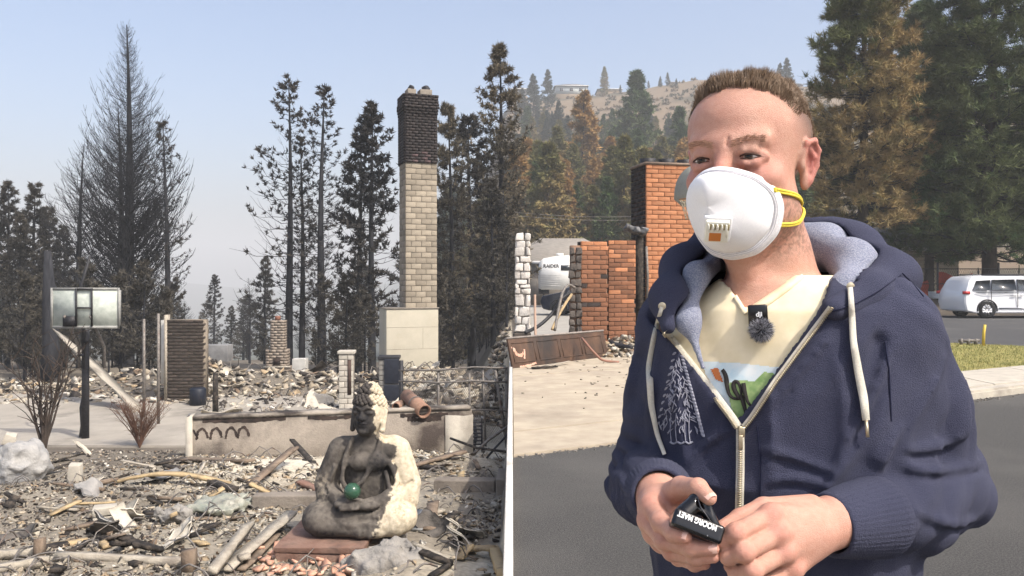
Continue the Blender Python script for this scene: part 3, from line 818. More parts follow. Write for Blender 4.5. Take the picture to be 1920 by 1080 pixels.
# foundation pieces
def block(name, px0, px1, ptop, d, hgt_, dep, mat, label, cat, yaw=0.0, group=None, jit=0.012):
    a = P(px0, ptop, d); b = P(px1, ptop, d); w_ = b[0] - a[0]
    m = MB(); m.box((0, 0, hgt_/2), (w_, dep, hgt_), None, 1.0, jit, RG)
    o = m.build(name, mat, bevel=0.012, label=label, cat=cat, group=group)
    o.location = ((a[0]+b[0])/2, d + dep/2, a[2] - hgt_); o.rotation_euler = (0, 0, yaw)
    return o
block("foundation_block", 470, 602, 930, 7.5, .50, .16, concd, "broken cream concrete foundation stub left of the statue", "foundation", 0.06)
block("foundation_block", 815, 930, 903, 8.2, .60, .18, concd, "broken cream concrete foundation stub right of the statue", "foundation", -0.04)
block("foundation_block", 931, 955, 900, 8.05, .60, .5, concd, "short concrete foundation return against the edging wall", "foundation", 0.0)

# ---- the tall chimney
CH = on_ground(780, 24.0); CH[2] = -1.9
ch = empty("tall_chimney", tuple(CH), math.radians(20), "tall lone chimney of pale blocks with a blackened brick top", "chimney")
blk = pm("pale_block", (0.25, 0.215, 0.165), (0.33, 0.285, 0.22), 5, 0.9, 0.6, 40, rnd=0.22, c3=(0.15, 0.125, 0.095), c3scale=2)
mort = pm("grey_mortar", (0.27, 0.24, 0.20), (0.20, 0.175, 0.145), 12, 0.95, 0.4, 40)
stuc = pm("cream_stucco", (0.40, 0.37, 0.295), (0.46, 0.425, 0.34), 2.0, 0.9, 0.15, 30, c3=(0.40, 0.36, 0.28), c3scale=1.2)
zb = 1.48 - (578 - HY) * 24 / F + 1.9     # top of the plinth above the chimney's foot
zt = 1.48 - (305 - HY) * 24 / F + 1.9
zc = 1.48 - (176 - HY) * 24 / F + 1.9
W_, D_ = 0.97, 0.86; x0 = -0.32
m = MB(); m.box2((x0 + 0.012, 0.012, zb), (x0 + W_ - .012, D_, zt)); m.build("mortar_core", mort, ch)
nc = 26; chh = (zt - zb) / nc; L_ = W_ / 3.1
bmesh_cache = {}
def bxmesh(key, size, mat, bev, jit):
    if key not in bmesh_cache:
        mm = MB(); mm.box((0, 0, 0), size, None, 1.0, jit, RG); bmesh_cache[key] = mm.mesh("block", mat, False, bev)
    return bmesh_cache[key]
for r in range(nc):
    zz = zb + (r + 0.5) * chh
    off = (r % 2) * 0.5
    xs = [x0]; e = x0 + L_ * (1 - off * 0.9) if r % 2 else x0 + L_
    while e < x0 + W_ - 0.08: xs.append(e); e += L_
    xs.append(x0 + W_)
    for i in range(len(xs) - 1):
        w = xs[i+1] - xs[i] - 0.012
        me = bxmesh(("f", round(w, 2), RG.randint(2)), (w, 0.05, chh - 0.012), blk, 0.006, 0.004)
        o = link("block", me, ch); o.location = ((xs[i] + xs[i+1])/2, 0.022 - RG.uniform(0, 0.006), zz)
    ys = [0.055, D_*(0.62 if r % 2 else 0.35), D_]
    for i in range(2):
        w = ys[i+1] - ys[i] - 0.012
        me = bxmesh(("s", round(w, 2)), (0.05, w, chh - 0.012), blk, 0.006, 0.004)
        o = link("block", me, ch); o.location = (x0 + 0.022 - RG.uniform(0, 0.006), (ys[i]+ys[i+1])/2, zz)
# right side stays plain behind the light
m = MB(); m.box2((x0 + W_ - 0.05, 0.06, zb), (x0 + W_ + 0.002, D_, zt)); m.build("side_face", blk, ch)
pb = x0 - 0.60; pe = x0 + W_ + 0.01
m = MB(); m.box2((pb, -0.12, 0), (pe, D_ + .15, zb - 0.012)); pl = m.build("plinth", stuc, ch, bevel=0.02)
m = MB(); m.box2((pb - .02, -0.145, zb - 0.012), (pe + .02, D_ + .17, zb + 0.02)); m.build("plinth_cap", mort, ch)
for zz in (0.55, 1.35, 2.0): 
    m = MB(); m.box2((pb + .01, -0.1215, zz), (pe - .01, -0.1195, zz + 0.008)); m.build("panel_joint", mort, pl)
m = MB(); m.box2((pe - 0.48, -0.122, 1.36), (pe - 0.472, -0.1195, 1.98)); m.build("panel_joint", mort, pl)
# blackened brick head with corbelled band
dkb = pm("sooty_brick", (0.020, 0.018, 0.019), (0.050, 0.040, 0.038), 9, 0.85, 0.5, 50, rnd=0.25)
ncb = 24; hb = (zc - zt) / ncb
m = MB(); m.box2((x0 - 0.01, -0.005, zt), (x0 + W_ + .01, D_ + .01, zc - 0.01)); m.build("brick_core", pm("dark_mortar", (0.045, 0.04, 0.04), (0.12, 0.105, 0.10), 3, 0.95, c3=(0.02, 0.018, 0.018), c3scale=1.2), ch)
brk = MB(); lite = MB()
for r in range(ncb):
    zz = zt + (r + .5) * hb
    out = 0.0 if r < ncb - 7 else (0.015 + 0.02 * min(r - ncb + 7, 2))
    if r >= ncb - 3: out = 0.03
    nb_ = 5; wl = (W_ + 2*out) / nb_
    for i in range(-1, nb_):
        xa = x0 - out + (i + (r % 2) * 0.5) * wl; xb = xa + wl - 0.012
        xa = max(xa, x0 - out); xb = min(xb, x0 + W_ + out)
        if xb - xa < 0.03: continue
        t = (lite if (r < 5 and abs((xa+xb)/2 - (x0 + W_*.5)) < 0.36 - r * 0.07 and (i + r) % 2) else brk)
        t.box(((xa+xb)/2, -0.02 - out - RG.uniform(0, .006), zz), (xb - xa, 0.05, hb - 0.014))
    for i in range(4):
        ya = -0.03 - out + 0.05 + i * 0.215; brk.box((x0 - 0.02 - out, ya + 0.1, zz), (0.05, 0.20, hb - 0.014))
brk.build("brickwork", dkb, ch, kind="stuff"); lite.build("brickwork_scoured", pm("scoured_brick", (0.10, 0.065, 0.065), (0.06, 0.045, 0.045), 12, 0.9), ch, kind="stuff")
for cx, w in ((x0 + 0.22, 0.26), (x0 + 0.66, 0.36)):
    m = MB(); m.box((cx, 0.3, zc + 0.09), (w, 0.4, 0.18), None, 1, 0.01, RG); fl_ = m.build("flue", mort, ch, bevel=0.01)
    V, Q = sdf_mesh(lambda p: ell(p, (cx + .04, 0.3, zc + 0.24), (w*.34, .12, .10)) + fbm(p, 14, 2)*0.035, (cx - .3, 0, zc + .1), (cx + .35, .6, zc + .45), 0.025)
    link("cap_debris", mesh_np("cap_debris", V, Q, None, blackm, True), fl_)

# ---- dark brick wall stub with white panel
DW = on_ground(348, 21.0); DW[2] = -1.75
dw_ = empty("brick_wall", tuple(DW), 0, "dark sooty brick wall stub with pale edge board", "wall")
dbm = pm("soot_brick", (0.030, 0.026, 0.024), (0.075, 0.058, 0.048), 8, 0.9, 0.5, 50, rnd=0.3)
hw = 1.48 - (599 - HY) * 21 / F + 1.75; ncw = 26; hh_ = hw / ncw
m = MB(); m.box2((-0.47, 0.03, 0), (0.48, 0.32, hw - .01)); m.build("mortar_core", pm("tan_mortar", (0.24, 0.20, 0.15), (0.16, 0.135, 0.11), 6, 0.95), dw_)
for r in range(ncw):
    for i in range(4):
        xa = -0.48 + (i - (r % 2) * 0.5) * 0.27; xb = min(xa + 0.262, 0.49); xa = max(xa, -0.48)
        if xb - xa < 0.04: continue
        o = link("brick", bxmesh(("dw", round(xb - xa, 2), RG.randint(2)), (xb - xa, 0.1, hh_ - 0.030), dbm, 0.006, 0.005), dw_)
        o.location = ((xa+xb)/2, 0.045 - RG.uniform(0, .012), (r + .5) * hh_)
m = MB(); m.box2((-0.56, -0.02, 0.1), (-0.485, 0.2, hw + 0.12)); m.build("edge_board", woodp, dw_)
m = MB(); m.box2((-0.78, 0.30, 0.5), (-0.50, 0.42, hw - .03)); m.build("white_panel", pm("chalk_panel", (0.55, 0.53, 0.48), (0.46, 0.44, 0.40), 3, 0.9), dw_)
m = MB(); m.lathe([(0, .5), (.16, .5), (.2, .46), (.2, 0), (0, 0)], (0, 0, 0), 16)
o = m.build("blue_bin", pm("dark_blue_plastic", (0.010, 0.013, 0.022), None, rough=0.5), smooth=False, label="dark blue bin standing by the foot of the dark brick wall", cat="bin"); o.location = on_ground(371, 20.3)

# ---- small brick fireplace far back
FP = on_ground(519, 30.0)
fp = empty("fireplace_stack", tuple(FP), 0.12, "small stepped brick fireplace left standing among the trees", "fireplace")
tanb = pm("tan_brick", (0.30, 0.25, 0.20), (0.21, 0.175, 0.145), 9, 0.9, 0.5, 40, c3=(0.07, 0.06, 0.05), c3scale=2.4)
def brick_shell(parent, x0, x1, y0, y1, z0, z1, ch_, ln, mat, name):
    mm = MB(); nr_ = max(1, int(round((z1 - z0) / ch_))); hh = (z1 - z0) / nr_
    mm.box2((x0+.012, y0+.012, z0), (x1-.012, y1-.012, z1 - .004))
    for r in range(nr_):
        zz = z0 + (r + .5) * hh
        a = x0 - (r % 2) * ln / 2
        while a < x1 - .02:
            xa, xb = max(a, x0), min(a + ln - .012, x1)
            if xb - xa > .03: mm.box(((xa+xb)/2, y0 - RG.uniform(0, .004), zz), (xb-xa, .06, hh - .014))
            a += ln
        b = y0 + .035
        while b < y1 - .02:
            yb_ = min(b + ln - .012, y1)
            for xx in (x0, x1): mm.box((xx, (b+yb_)/2, zz), (.06, yb_-b, hh - .014))
            b += ln
    return mm.build(name, mat, parent, kind="stuff")
gz = lambda y: 1.48 - (y - HY) * 30 / F - FP[2]
brick_shell(fp, -0.46, 0.46, 0, 0.7, 0, gz(688), .1, .25, tanb, "hearth")
brick_shell(fp, -0.40, 0.36, 0.05, 0.65, gz(688), gz(656), .1, .25, tanb, "firebox")
brick_shell(fp, -0.24, 0.26, 0.12, 0.55, gz(656), gz(601), .1, .25, tanb, "stack")
m = MB(); m.box2((-.1, .2, gz(601)), (.08, .4, gz(593))); m.build("flue", pm("flue_clay", (0.20, 0.09, 0.06), None, rough=0.9), fp)
m = MB(); m.box2((-.12, -.035, gz(684)), (.12, .0, gz(672))); m.build("fire_opening", sootm, fp)
m = MB(); m.box2((-.48, -.06, gz(689)), (.48, .1, gz(687))); m.build("mantel", pale, fp)

# ---- gate pillars
def pillar(px0, px1, top, d, mats, label, slot):
    a = on_ground((px0 + px1) / 2, d); a[2] = -1.67
    w = (px1 - px0) * d / F; h = CAMH - (top - HY) * d / F - a[2]
    o = empty("brick_pillar", tuple(a), 0.08, label, "pillar")
    mm = MB(); mm.box2((-w/2+.012, -w/2+.012, 0), (w/2-.012, w/2-.012, h-.07)); mm.build("core", mats[1], o)
    nr_ = 10; hh = (h - .08) / nr_
    for r in range(nr_):
        zz = (r + .5) * hh; sp = (0.62 if r % 2 else 0.38)
        for xa, xb in ((-w/2, -w/2 + w*sp), (-w/2 + w*sp, w/2)):
            b = link("brick", bxmesh(("p", label[:3], r % 2, round(xa, 2)), (xb - xa - .012, .05, hh - .014), mats[0], .005, .004), o); b.location = ((xa+xb)/2, -w/2 + .02, zz)
        b = link("brick", bxmesh(("ps", label[:3]), (.05, w - .03, hh - .014), mats[0], .005, .004), o); b.location = (-w/2 + .02, .02, zz)
    mm = MB(); mm.box2((-w/2-.03, -w/2-.03, h-.075), (w/2+.03, w/2+.03, h)); mm.build("cap", mats[2], o, bevel=.012)
    if slot: mm = MB(); mm.box2((w*.10, -w/2-.012, h*.25), (w*.36, -w/2+.02, h-.22)); mm.build("dark_slot", pm("rust_slot", (0.10, 0.065, 0.05), (0.05, 0.035, 0.03), 8, .9), o)
    return o, w, h
wbk = pm("white_brick", (0.42, 0.385, 0.33), (0.50, 0.465, 0.40), 7, 0.9, 0.5, 40, rnd=0.15)
pillar(637, 664, 657, 19.8, (wbk, mort, wbk), "white brick gate pillar with a dark vertical slot", True)
o, w, h = pillar(712, 748, 667, 19.6, (pm("grey_brick", (0.20, 0.19, 0.17), (0.28, 0.265, 0.24), 7, .9, rnd=.15), mort, blackm), "brick gate pillar with a black panelled front", False)
for k in range(2):
    mm = MB(); mm.box2((-w*.22, -w/2-.05, .04 + k*h*.48), (w/2+.02, -w/2-.005, .02 + (k+1)*h*.47)); mm.build("black_panel", pm("blue_black", (0.012, 0.014, 0.022), (0.02, 0.024, 0.036), 10, .5), o, bevel=.01)

# ---- broken flue pipes lying on the low wall
rust = pm("rusty_clay", (0.22, 0.12, 0.08), (0.30, 0.19, 0.135), 8, 0.85, 0.6, 40, c3=(0.06, 0.04, 0.035), c3scale=4)
def pipe(a, b, r, label):
    o = empty("flue_pipe", tuple(a), 0, label, "pipe")
    d, u, v = frame_from(np.array(b) - a); Rm = np.stack([u, v, d], 1); L = np.linalg.norm(np.array(b) - a)
    m = MB(); m.lathe([(r*.82, 0), (r, 0), (r, L*.55), (r*1.1, L*.57), (r*1.1, L*.68), (r, L*.70), (r*1.02, L), (r*.84, L), (r*.82, L*.5), (r*.82, 0)], (0, 0, 0), 18, Rm); m.build("tube", rust, o, True)
    m = MB(); m.lathe([(r*1.13, L*.5), (r*1.16, L*.52), (r*1.13, L*.54)], (0, 0, 0), 18, Rm); m.build("collar", steel, o, True)
pipe(PA(762, 742, 12.1), PA(796, 772, 11.6), .105, "rusty clay flue pipe lying over the low wall, wider of two")
pipe(PA(752, 757, 12.0), PA(742, 763, 11.7), .06, "short rusty flue stub lying on the low wall")

# ---- basketball hoop seen from behind
BH = on_ground(160, 16.0); BH[2] = -1.66
bh = empty("basketball_hoop", tuple(BH), 0, "burnt basketball hoop seen from behind, black pole and clouded rectangular backboard", "basketball hoop")
def bz(y, d=16.0): return CAMH - (y - HY) * d / F - BH[2]
def bx_(px, d=16.0): return (px - 960) * (d if 147 < px < 150 or 151 <= px <= 170 else 15.45) / F - BH[0]
m = MB(); m.tube([(bx_(160), 0, 0), (bx_(160.5), 0, bz(700)), (bx_(161), 0, bz(598))], [.075, .07, .068], 10); m.build("pole", blackm, bh, True)
m = MB(); m.tube([(bx_(158) - .02, .02, 0.02), (bx_(155), 0.06, .25), (bx_(153), .02, .6), (bx_(158), .03, 1.0)], [.09, .07, .05, .03], 7); m.build("melted_pad", blackm, bh, True)
glass = pm("clouded_board", (0.50, 0.53, 0.48), (0.38, 0.42, 0.375), 9, 0.8, 0.2, 80, c3=(0.28, 0.31, 0.28), c3scale=2)
yb = -0.55
m = MB(); m.box2((bx_(97), yb, bz(610)), (bx_(223), yb + .02, bz(541))); bd = m.build("backboard", glass, bh)
fr = pm("board_frame", (0.30, 0.30, 0.28), (0.20, 0.20, 0.19), 10, .7)
for lo, hi in (((bx_(95), yb-.01, bz(543)), (bx_(225), yb+.05, bz(539))), ((bx_(95), yb-.01, bz(613)), (bx_(225), yb+.05, bz(608))), ((bx_(95), yb-.012, bz(613)), (bx_(99), yb+.05, bz(539))), ((bx_(221), yb-.012, bz(613)), (bx_(225), yb+.05, bz(539)))):
    m = MB(); m.box2(lo, hi); m.build("board_edge", fr, bh)
for lo, hi in (((bx_(143), yb+.04, bz(609)), (bx_(146), yb+.09, bz(540))), ((bx_(172), yb+.04, bz(609)), (bx_(175), yb+.09, bz(540))), ((bx_(143), yb+.042, bz(543)), (bx_(175), yb+.088, bz(540))), ((bx_(143), yb+.042, bz(577)), (bx_(175), yb+.088, bz(574))), ((bx_(148), yb+.05, bz(609)), (bx_(170), yb+.11, bz(590)))):
    m = MB(); m.box2((lo[0], lo[1] - .08, lo[2]), (hi[0], hi[1] - .08 - .03, hi[2])); m.build("back_frame", blackm, bh)
for px in (151, 171):
    m = MB(); m.tube([(bx_(px), yb - .03, bz(590)), (bx_(px), -.06, bz(650)), (bx_(px + 1), -.07, bz(690))], .03, 6); m.build("lift_arm", steel, bh)
m = MB(); m.tube([(bx_(146), -.1, bz(480)), (bx_(154), -.1, bz(545)), (bx_(160), -.09, bz(610)), (bx_(161), -.09, bz(690))], [.028, .03, .035, .03], 7); m.build("lift_rod", blackm, bh, True)
for px, y in ((155, 605), (164, 640), (157, 665)):
    m = MB(); m.box((bx_(px), -.07, bz(y)), (.12, .1, .05)); m.build("bracket", blackm, bh)

# leaning cream panel, steel posts, burnt trunk
o = beam("fallen_panel", P(108, 620, 21.5), gp(268, 775, -.03), .52, .06, pm("cream_panel", (0.36, 0.33, 0.27), (0.27, 0.24, 0.20), 3, .85, c3=(0.13, 0.115, 0.095), c3scale=.9), 0.5, rough=.02, label="long cream panel leaning down behind the basketball pole", cat="panel")
for k, (px, top, d, lab) in enumerate(((270, 598, 18.5, "thin steel post beside the dark brick wall, shorter of a pair"), (297, 588, 17.6, "thin steel post beside the dark brick wall, taller of a pair"), (404, 700, 19, "short charred post standing on the concrete pad"))):
    a = on_ground(px, d); a[2] = -1.67; t = P(px + 1, top, d)
    m = MB(); m.tube([(0, 0, 0), (0, 0, t[2] - a[2])], [.035, .032] if k < 2 else [.07, .06], 8); o = m.build("steel_post" if k < 2 else "charred_post", steel if k < 2 else woodc, True, label=lab, cat="post") if False else link("steel_post" if k < 2 else "charred_post", m.mesh("post", steel if k < 2 else woodc), None, lab, "post"); o.location = a
a = on_ground(94, 25); t = P(90, 470, 25)
m = MB(); m.tube([(0, 0, 0), (.02, 0, 1.2), (-.05, .05, 2.6), (-.08, 0, t[2] - a[2])], [.30, .24, .21, .10], 9); o = link("burnt_snag", m.mesh("snag", char, True), None, "thick black burnt tree snag left of the basketball pole", "tree"); o.location = a
o = link("grey_box", MB().box((0, 0, .18), (.75, .5, .5)).mesh("b", pm("grey_panel", (0.22, 0.22, 0.22), (0.15, 0.15, 0.15), 4, .8), bevel=.01), None, "grey metal box behind the dark brick wall", "box"); o.location = on_ground(409, 24.5) + np.array((0, 0, .3))
o = link("white_cabinet", MB().box((0, 0, .3), (.42, .4, .75), None, .96).mesh("b", pm("chalk_white", (0.5, 0.49, 0.46), (0.38, 0.37, 0.34), 5, .8), bevel=.01), None, "scorched white cabinet standing in the far rubble heap", "cabinet"); o.location = on_ground(563, 25) + np.array((0, 0, .1))

# ---- chain-link fence right of the low wall
FN = np.array((-1.6, 15.0, -1.7))
fe = empty("wire_fence", tuple(FN), 0, "bent steel wire fence standing in the rubble right of the chimney", "fence")
def fz(y, d=15.0): return CAMH - (y - HY) * d / F - FN[2]
def fx(px, d=15.0): return (px - 960) * d / F - FN[0]
for px, top, lean, r in ((752, 676, 0, .045), (822, 694, 0, .025), (880, 700, 0.01, .022), (905, 690, 0.03, .022), (928, 690, 0.12, .03), (950, 688, 0.0, .03)):
    m = MB(); m.tube([(fx(px) + lean * 2, 0, 0.0), (fx(px) + lean, 0, fz(top) * .5), (fx(px), 0, fz(top))], r, 7); m.build("post", steel if r < .04 else blackm, fe, True)
for y0, y1 in ((694, 690), (714, 716), (760, 770)):
    m = MB(); m.tube([(fx(748), -.03, fz(y0)), (fx(820), -.03, fz((y0+y1)/2 + 2)), (fx(890), -.03, fz(y1 - 2)), (fx(951), -.03, fz(y1))], .018, 6); m.build("rail", steel, fe, True)
m = MB()
for k in range(60):
    xa = fx(752) + k * 0.034; 
    for s in (1, -1):
        zz = np.linspace(.15, fz(694), 5); xx = xa + s * (zz - zz[0]) * 0.55
        ok = (xx > fx(752)) & (xx < fx(951))
        if ok.sum() > 2: m.tube(np.stack([xx[ok], RG.normal(0, .01, ok.sum()), zz[ok]], 1), .0035, 3, False)
m.build("wire_mesh", steel, fe, kind="stuff")
# tangle of bars by the fence foot
for i, (a, b, r, mt, lb_) in enumerate(((P(888, 790, 12.6), P(886, 850, 12.2), .03, blackm, "upright black bar at the end of the low wall"), (P(902, 795, 12.6), P(906, 850, 12.2), .025, steel, "upright steel bar at the end of the low wall"),
        (P(845, 822, 10.8), P(955, 848, 9.6), .018, woodc, "long charred bar sloping toward the edging wall"), (P(880, 858, 10.3), P(952, 800, 10.9), .02, steel, "bent steel bar rising toward the edging wall"),
        (P(905, 868, 9.9), P(954, 812, 10.2), .014, blackm, "thin black bar rising beside the edging wall"))):
    m = MB(); m.tube([a, (np.array(a) + b)/2 + RG.normal(0, .03, 3), b], r, 6); m.V = [v - np.array(a) for v in m.V]
    o = m.build("metal_bar", mt, None, True, label=lb_, cat="bar"); o.location = a
m = MB()
for k in range(8): m.box((0, 0, .05 + k * .055), (.16, .04, .018))
m.box((-.085, 0, .25), (.02, .05, .5)); m.box((.085, 0, .25), (.02, .05, .5))
o = m.build("metal_grille", blackm, label="small black slatted grille leaning at the wall's end", cat="grille"); o.location = P(893, 846, 12.0)

# ---- shrubs
def shrub(name, base, H, spread, n, r, mat, label, seed, twig=5, tip=0.0, dense=None):
    rng = np.random.RandomState(seed)
    o = empty(name, tuple(base), 0, label, "shrub")
    m = MB(); tw = MB()
    for i in range(n):
        a = rng.uniform(0, 6.28); s = spread * rng.uniform(.3, 1.0)
        h = H * rng.uniform(.7, 1.05); k = 7; t = np.linspace(0, 1, k)
        p = np.stack([np.cos(a)*s*t**1.3 + rng.normal(0, .02*H, k)*t, np.sin(a)*s*t**1.3*.6 + rng.normal(0, .02*H, k)*t, h*t], 1)
        m.tube(p, r*(1 - .8*t), 5, False)
        for j in range(twig):
            q = rng.uniform(.25, .98); b = np.array([np.interp(q, t, p[:, c]) for c in range(3)])
            aa = rng.uniform(0, 6.28); L = H * rng.uniform(.10, .28)
            d = np.array((math.cos(aa)*.7, math.sin(aa)*.5, rng.uniform(.2, 1.0)))
            tw.tube([b, b + d*L*.5, b + d*L + rng.normal(0, .05*L, 3)], [r*.4, r*.3, r*.12], 3, False)
    m.build("stem", mat, o, True, kind="stuff"); tw.build("twigs", mat, o, kind="stuff")
    return o
shb = pm("burnt_twig", (0.030, 0.024, 0.021), (0.07, 0.052, 0.042), 10, .95)
shr = pm("rust_twig", (0.10, 0.050, 0.035), (0.15, 0.085, 0.055), 10, .95)
shrub("bare_shrub", gp(82, 858), 1.75, .55, 13, .020, shb, "tall bare burnt shrub with many thin stems left of the basketball pole", 3, 7)
shrub("round_bush", gp(262, 840), .92, .66, 80, .009, shr, "rounded rust-brown burnt bush between the hoop and low wall", 9, 9)
for px, py, h in ((385, 775, .5), (420, 770, .4), (545, 768, .35)):
    shrub("dead_weed", gp(px, py), h, .25, 6, .006, shb, "small dead weed on the concrete pad behind the low wall", px, 4)["group"] = "dead weeds behind the low wall"

# ---- the seated statue
S_ = 6.25 / F * 0.915
SB = on_ground(680, 6.25); SB[2] = -0.445
st = empty("statue", tuple(SB), 0, "seated garden statue with curled hair, half blackened by soot, hands in lap", "statue")
HR = rotm('Z', math.radians(-14)) @ rotm('X', math.radians(-9))
HC_ = np.array((14.0, -8.0, 237.0))
def stat(p):
    d = ell(p, (14, 8, 100), (54, 38, 88))
    d = smin(d, cone(p, (-36, 4, 160), (62, 4, 162), 26, 27), 16)
    d = smin(d, cone(p, (13, 0, 170), (14, -3, 205), 24, 20), 10)
    d = smin(d, chain(p, [(-44, 2, 158), (-72, -6, 92), (-66, -22, 62)], [27, 25, 22]), 3.5)
    d = smin(d, chain(p, [(-72, -8, 86), (-40, -42, 66), (-6, -60, 66)], [21, 17, 10]), 4)
    d = smin(d, chain(p, [(70, 2, 158), (94, -4, 92), (92, -16, 62)], [28, 26, 24]), 3.5)
    d = smin(d, chain(p, [(94, -6, 84), (62, -44, 66), (18, -62, 66)], [22, 17, 10]), 4)
    lg = ell(p, (-70, -34, 30), (44, 46, 36)); lg = smin(lg, ell(p, (70, -34, 32), (46, 46, 37)), 10)
    lg = smin(lg, ell(p, (0, -38, 30), (96, 40, 27)), 12)
    lg = smin(lg, cone(p, (-70, -62, 20), (44, -72, 16), 18, 13), 8); lg = smin(lg, cone(p, (74, -58, 22), (10, -76, 14), 19, 12), 8)
    d = smin(d, lg, 4)
    # robe edges and folds
    for pts, r in (([(-16, -22, 188), (-30, -34, 150), (-34, -40, 108), (-20, -44, 82)], 4.2), ([(40, -20, 186), (30, -34, 140), (6, -42, 104), (-16, -44, 88)], 4.5),
                   ([(-60, -44, 62), (-20, -68, 44), (30, -70, 46), (72, -48, 62)], 4), ([(-64, -56, 46), (-14, -78, 28), (36, -78, 30), (78, -58, 46)], 4), ([(-50, -30, 130), (-62, -30, 95), (-56, -42, 74)], 4),
                   ([(60, -28, 140), (76, -32, 100), (64, -46, 80)], 4.5), ([(52, -30, 120), (62, -40, 88), (44, -52, 76)], 4), ([(18, -74, 26), (44, -74, 44), (60, -62, 60)], 5), ([(30, -82, 8), (60, -76, 28), (92, -60, 44)], 4)):
        d = smin(d, chain(p, pts, [r]*len(pts)), 6)
    for a, b in (((-38, -60, 56), (38, -62, 57)), ((-30, -80, 38), (40, -80, 39)), ((-84, -28, 104), (-60, -40, 80)), ((104, -24, 100), (78, -42, 84))):
        d = smax(d, -cone(p, a, b, 3, 3), 5)
    # chest line
    d = smin(d, ell(p, (-2, -30, 140), (22, 12, 16)), 10); d = smin(d, ell(p, (34, -30, 142), (20, 12, 16)), 10)
    # hands
    d = smin(d, ell(p, (-20, -66, 66), (24, 14, 9)), 5); d = smin(d, ell(p, (20, -68, 64), (26, 13, 9)), 5)
    for k in range(4):
        d = smin(d, cone(p, (-28 + k*3, -78 + k*2.2, 60 + k*3.6), (4, -80 + k*2.2, 61 + k*3.2), 4.2, 3.6), 2)
    d = smin(d, cone(p, (-18, -68, 75), (-2, -76, 80), 4.5, 3.4), 3); d = smin(d, cone(p, (14, -70, 73), (-1, -76, 80), 4.5, 3.4), 3)
    # head
    q = (p - HC_.astype(np.float32)) @ HR.astype(np.float32)
    h = ell(q, (0, 2, 4), (32, 36, 40)); h = smin(h, ell(q, (0, -4, -20), (25, 28, 27)), 10)
    h = smin(h, ell(q, (0, 8, 38), (20, 20, 16)), 8)
    h = smin(h, cone(q, (0, -33, 2), (0, -38, -12), 3.5, 5.0), 5); h = smin(h, ell(q, (0, -33, -13), (8, 5, 3.5)), 3)
    for s in (-1, 1):
        h = smax(h, -ell(q, (s*13, -38, 0), (9, 8, 6)), 5)
        h = smin(h, ell(q, (s*12.5, -27.5, -1), (8.5, 6, 4.5)), 2.5)
        h = smin(h, chain(q, [(s*3, -34, 5), (s*12, -33, 9.5), (s*22, -25, 7)], [2.2, 2.4, 1.8]), 3.5)
        h = smin(h, chain(q, [(s*31, 0, 10), (s*34, 4, 4), (s*34, 2, -12), (s*32, -2, -34)], [4.5, 5, 4.5, 5.5]), 3)
    h = smin(h, ell(q, (0, -31.5, -22), (9.5, 4, 2.6)), 2.5); h = smin(h, ell(q, (0, -29.5, -27), (7.5, 4, 2.8)), 2.5)
    h = smin(h, ell(q, (0, -24, -38), (10, 8, 7)), 6)
    d = smin(d, h, 7)
    d = d + fbm(p, .11, 3) * 0.6 - 0.7 * (1 - np.abs(vnoise(p, (.05, .05, .02)))) ** 6
    return np.maximum(d, -p[..., 2])
V, Q = sdf_mesh(stat, (-125, -100, -2), (135, 60, 302), 1.65)
nz = fbm(V.astype(np.float32), .05, 4); nf = fbm(V.astype(np.float32), .2, 3)
bnd = np.interp(V[:, 2], [0, 20, 60, 85, 110, 150, 172, 186, 200, 300], [30, 26, 50, 64, 72, 74, 76, 38, 30, 24]) - 0.30 * (V[:, 1] + 40)
pal = sstep(V[:, 0] - bnd + nz * 9 + nf * 4, -2.5, 2.5)
grey = lerpc((0.062, 0.054, 0.047), (0.125, 0.11, 0.093), np.clip(.5 + nz * .8 + nf * .4, 0, 1))
dk = np.exp(-((V[:, 0] - 40) / 30)**2 - ((V[:, 2] - 135) / 34)**2) + np.exp(-((V[:, 0] - 8) / 26)**2 - ((V[:, 2] - 225) / 34)**2) * 1.2 + np.exp(-((V[:, 0] + 60) / 34)**2 - ((V[:, 2] - 8) / 14)**2)
grey = lerpc(grey, (0.020, 0.019, 0.020), np.clip(dk * (.9 + nf * .5), 0, 1))
cream_ = lerpc((0.43, 0.37, 0.27), (0.52, 0.455, 0.345), np.clip(.5 + nf, 0, 1))
cream_ = lerpc(cream_, (0.30, 0.22, 0.13), sstep(nz + nf * .6, .75, 1.1) * .7)
arm_l = sstep(-V[:, 0], 52, 74) * sstep(V[:, 2], 55, 80) * sstep(-V[:, 2], -125, -100)
grey = lerpc(grey, (0.34, 0.29, 0.22), arm_l * np.clip(.5 + nf, 0, 1) * .7)
sc_ = lerpc(grey, cream_, pal)
stm = pm("statue_stone", (0.85, 0.85, 0.85), (1.12, 1.12, 1.12), 30, 0.8, 0.12, 60, col=True, spec=0.25)
link("figure", mesh_np("figure", V * S_, Q, None, stm, True, sc_), st)
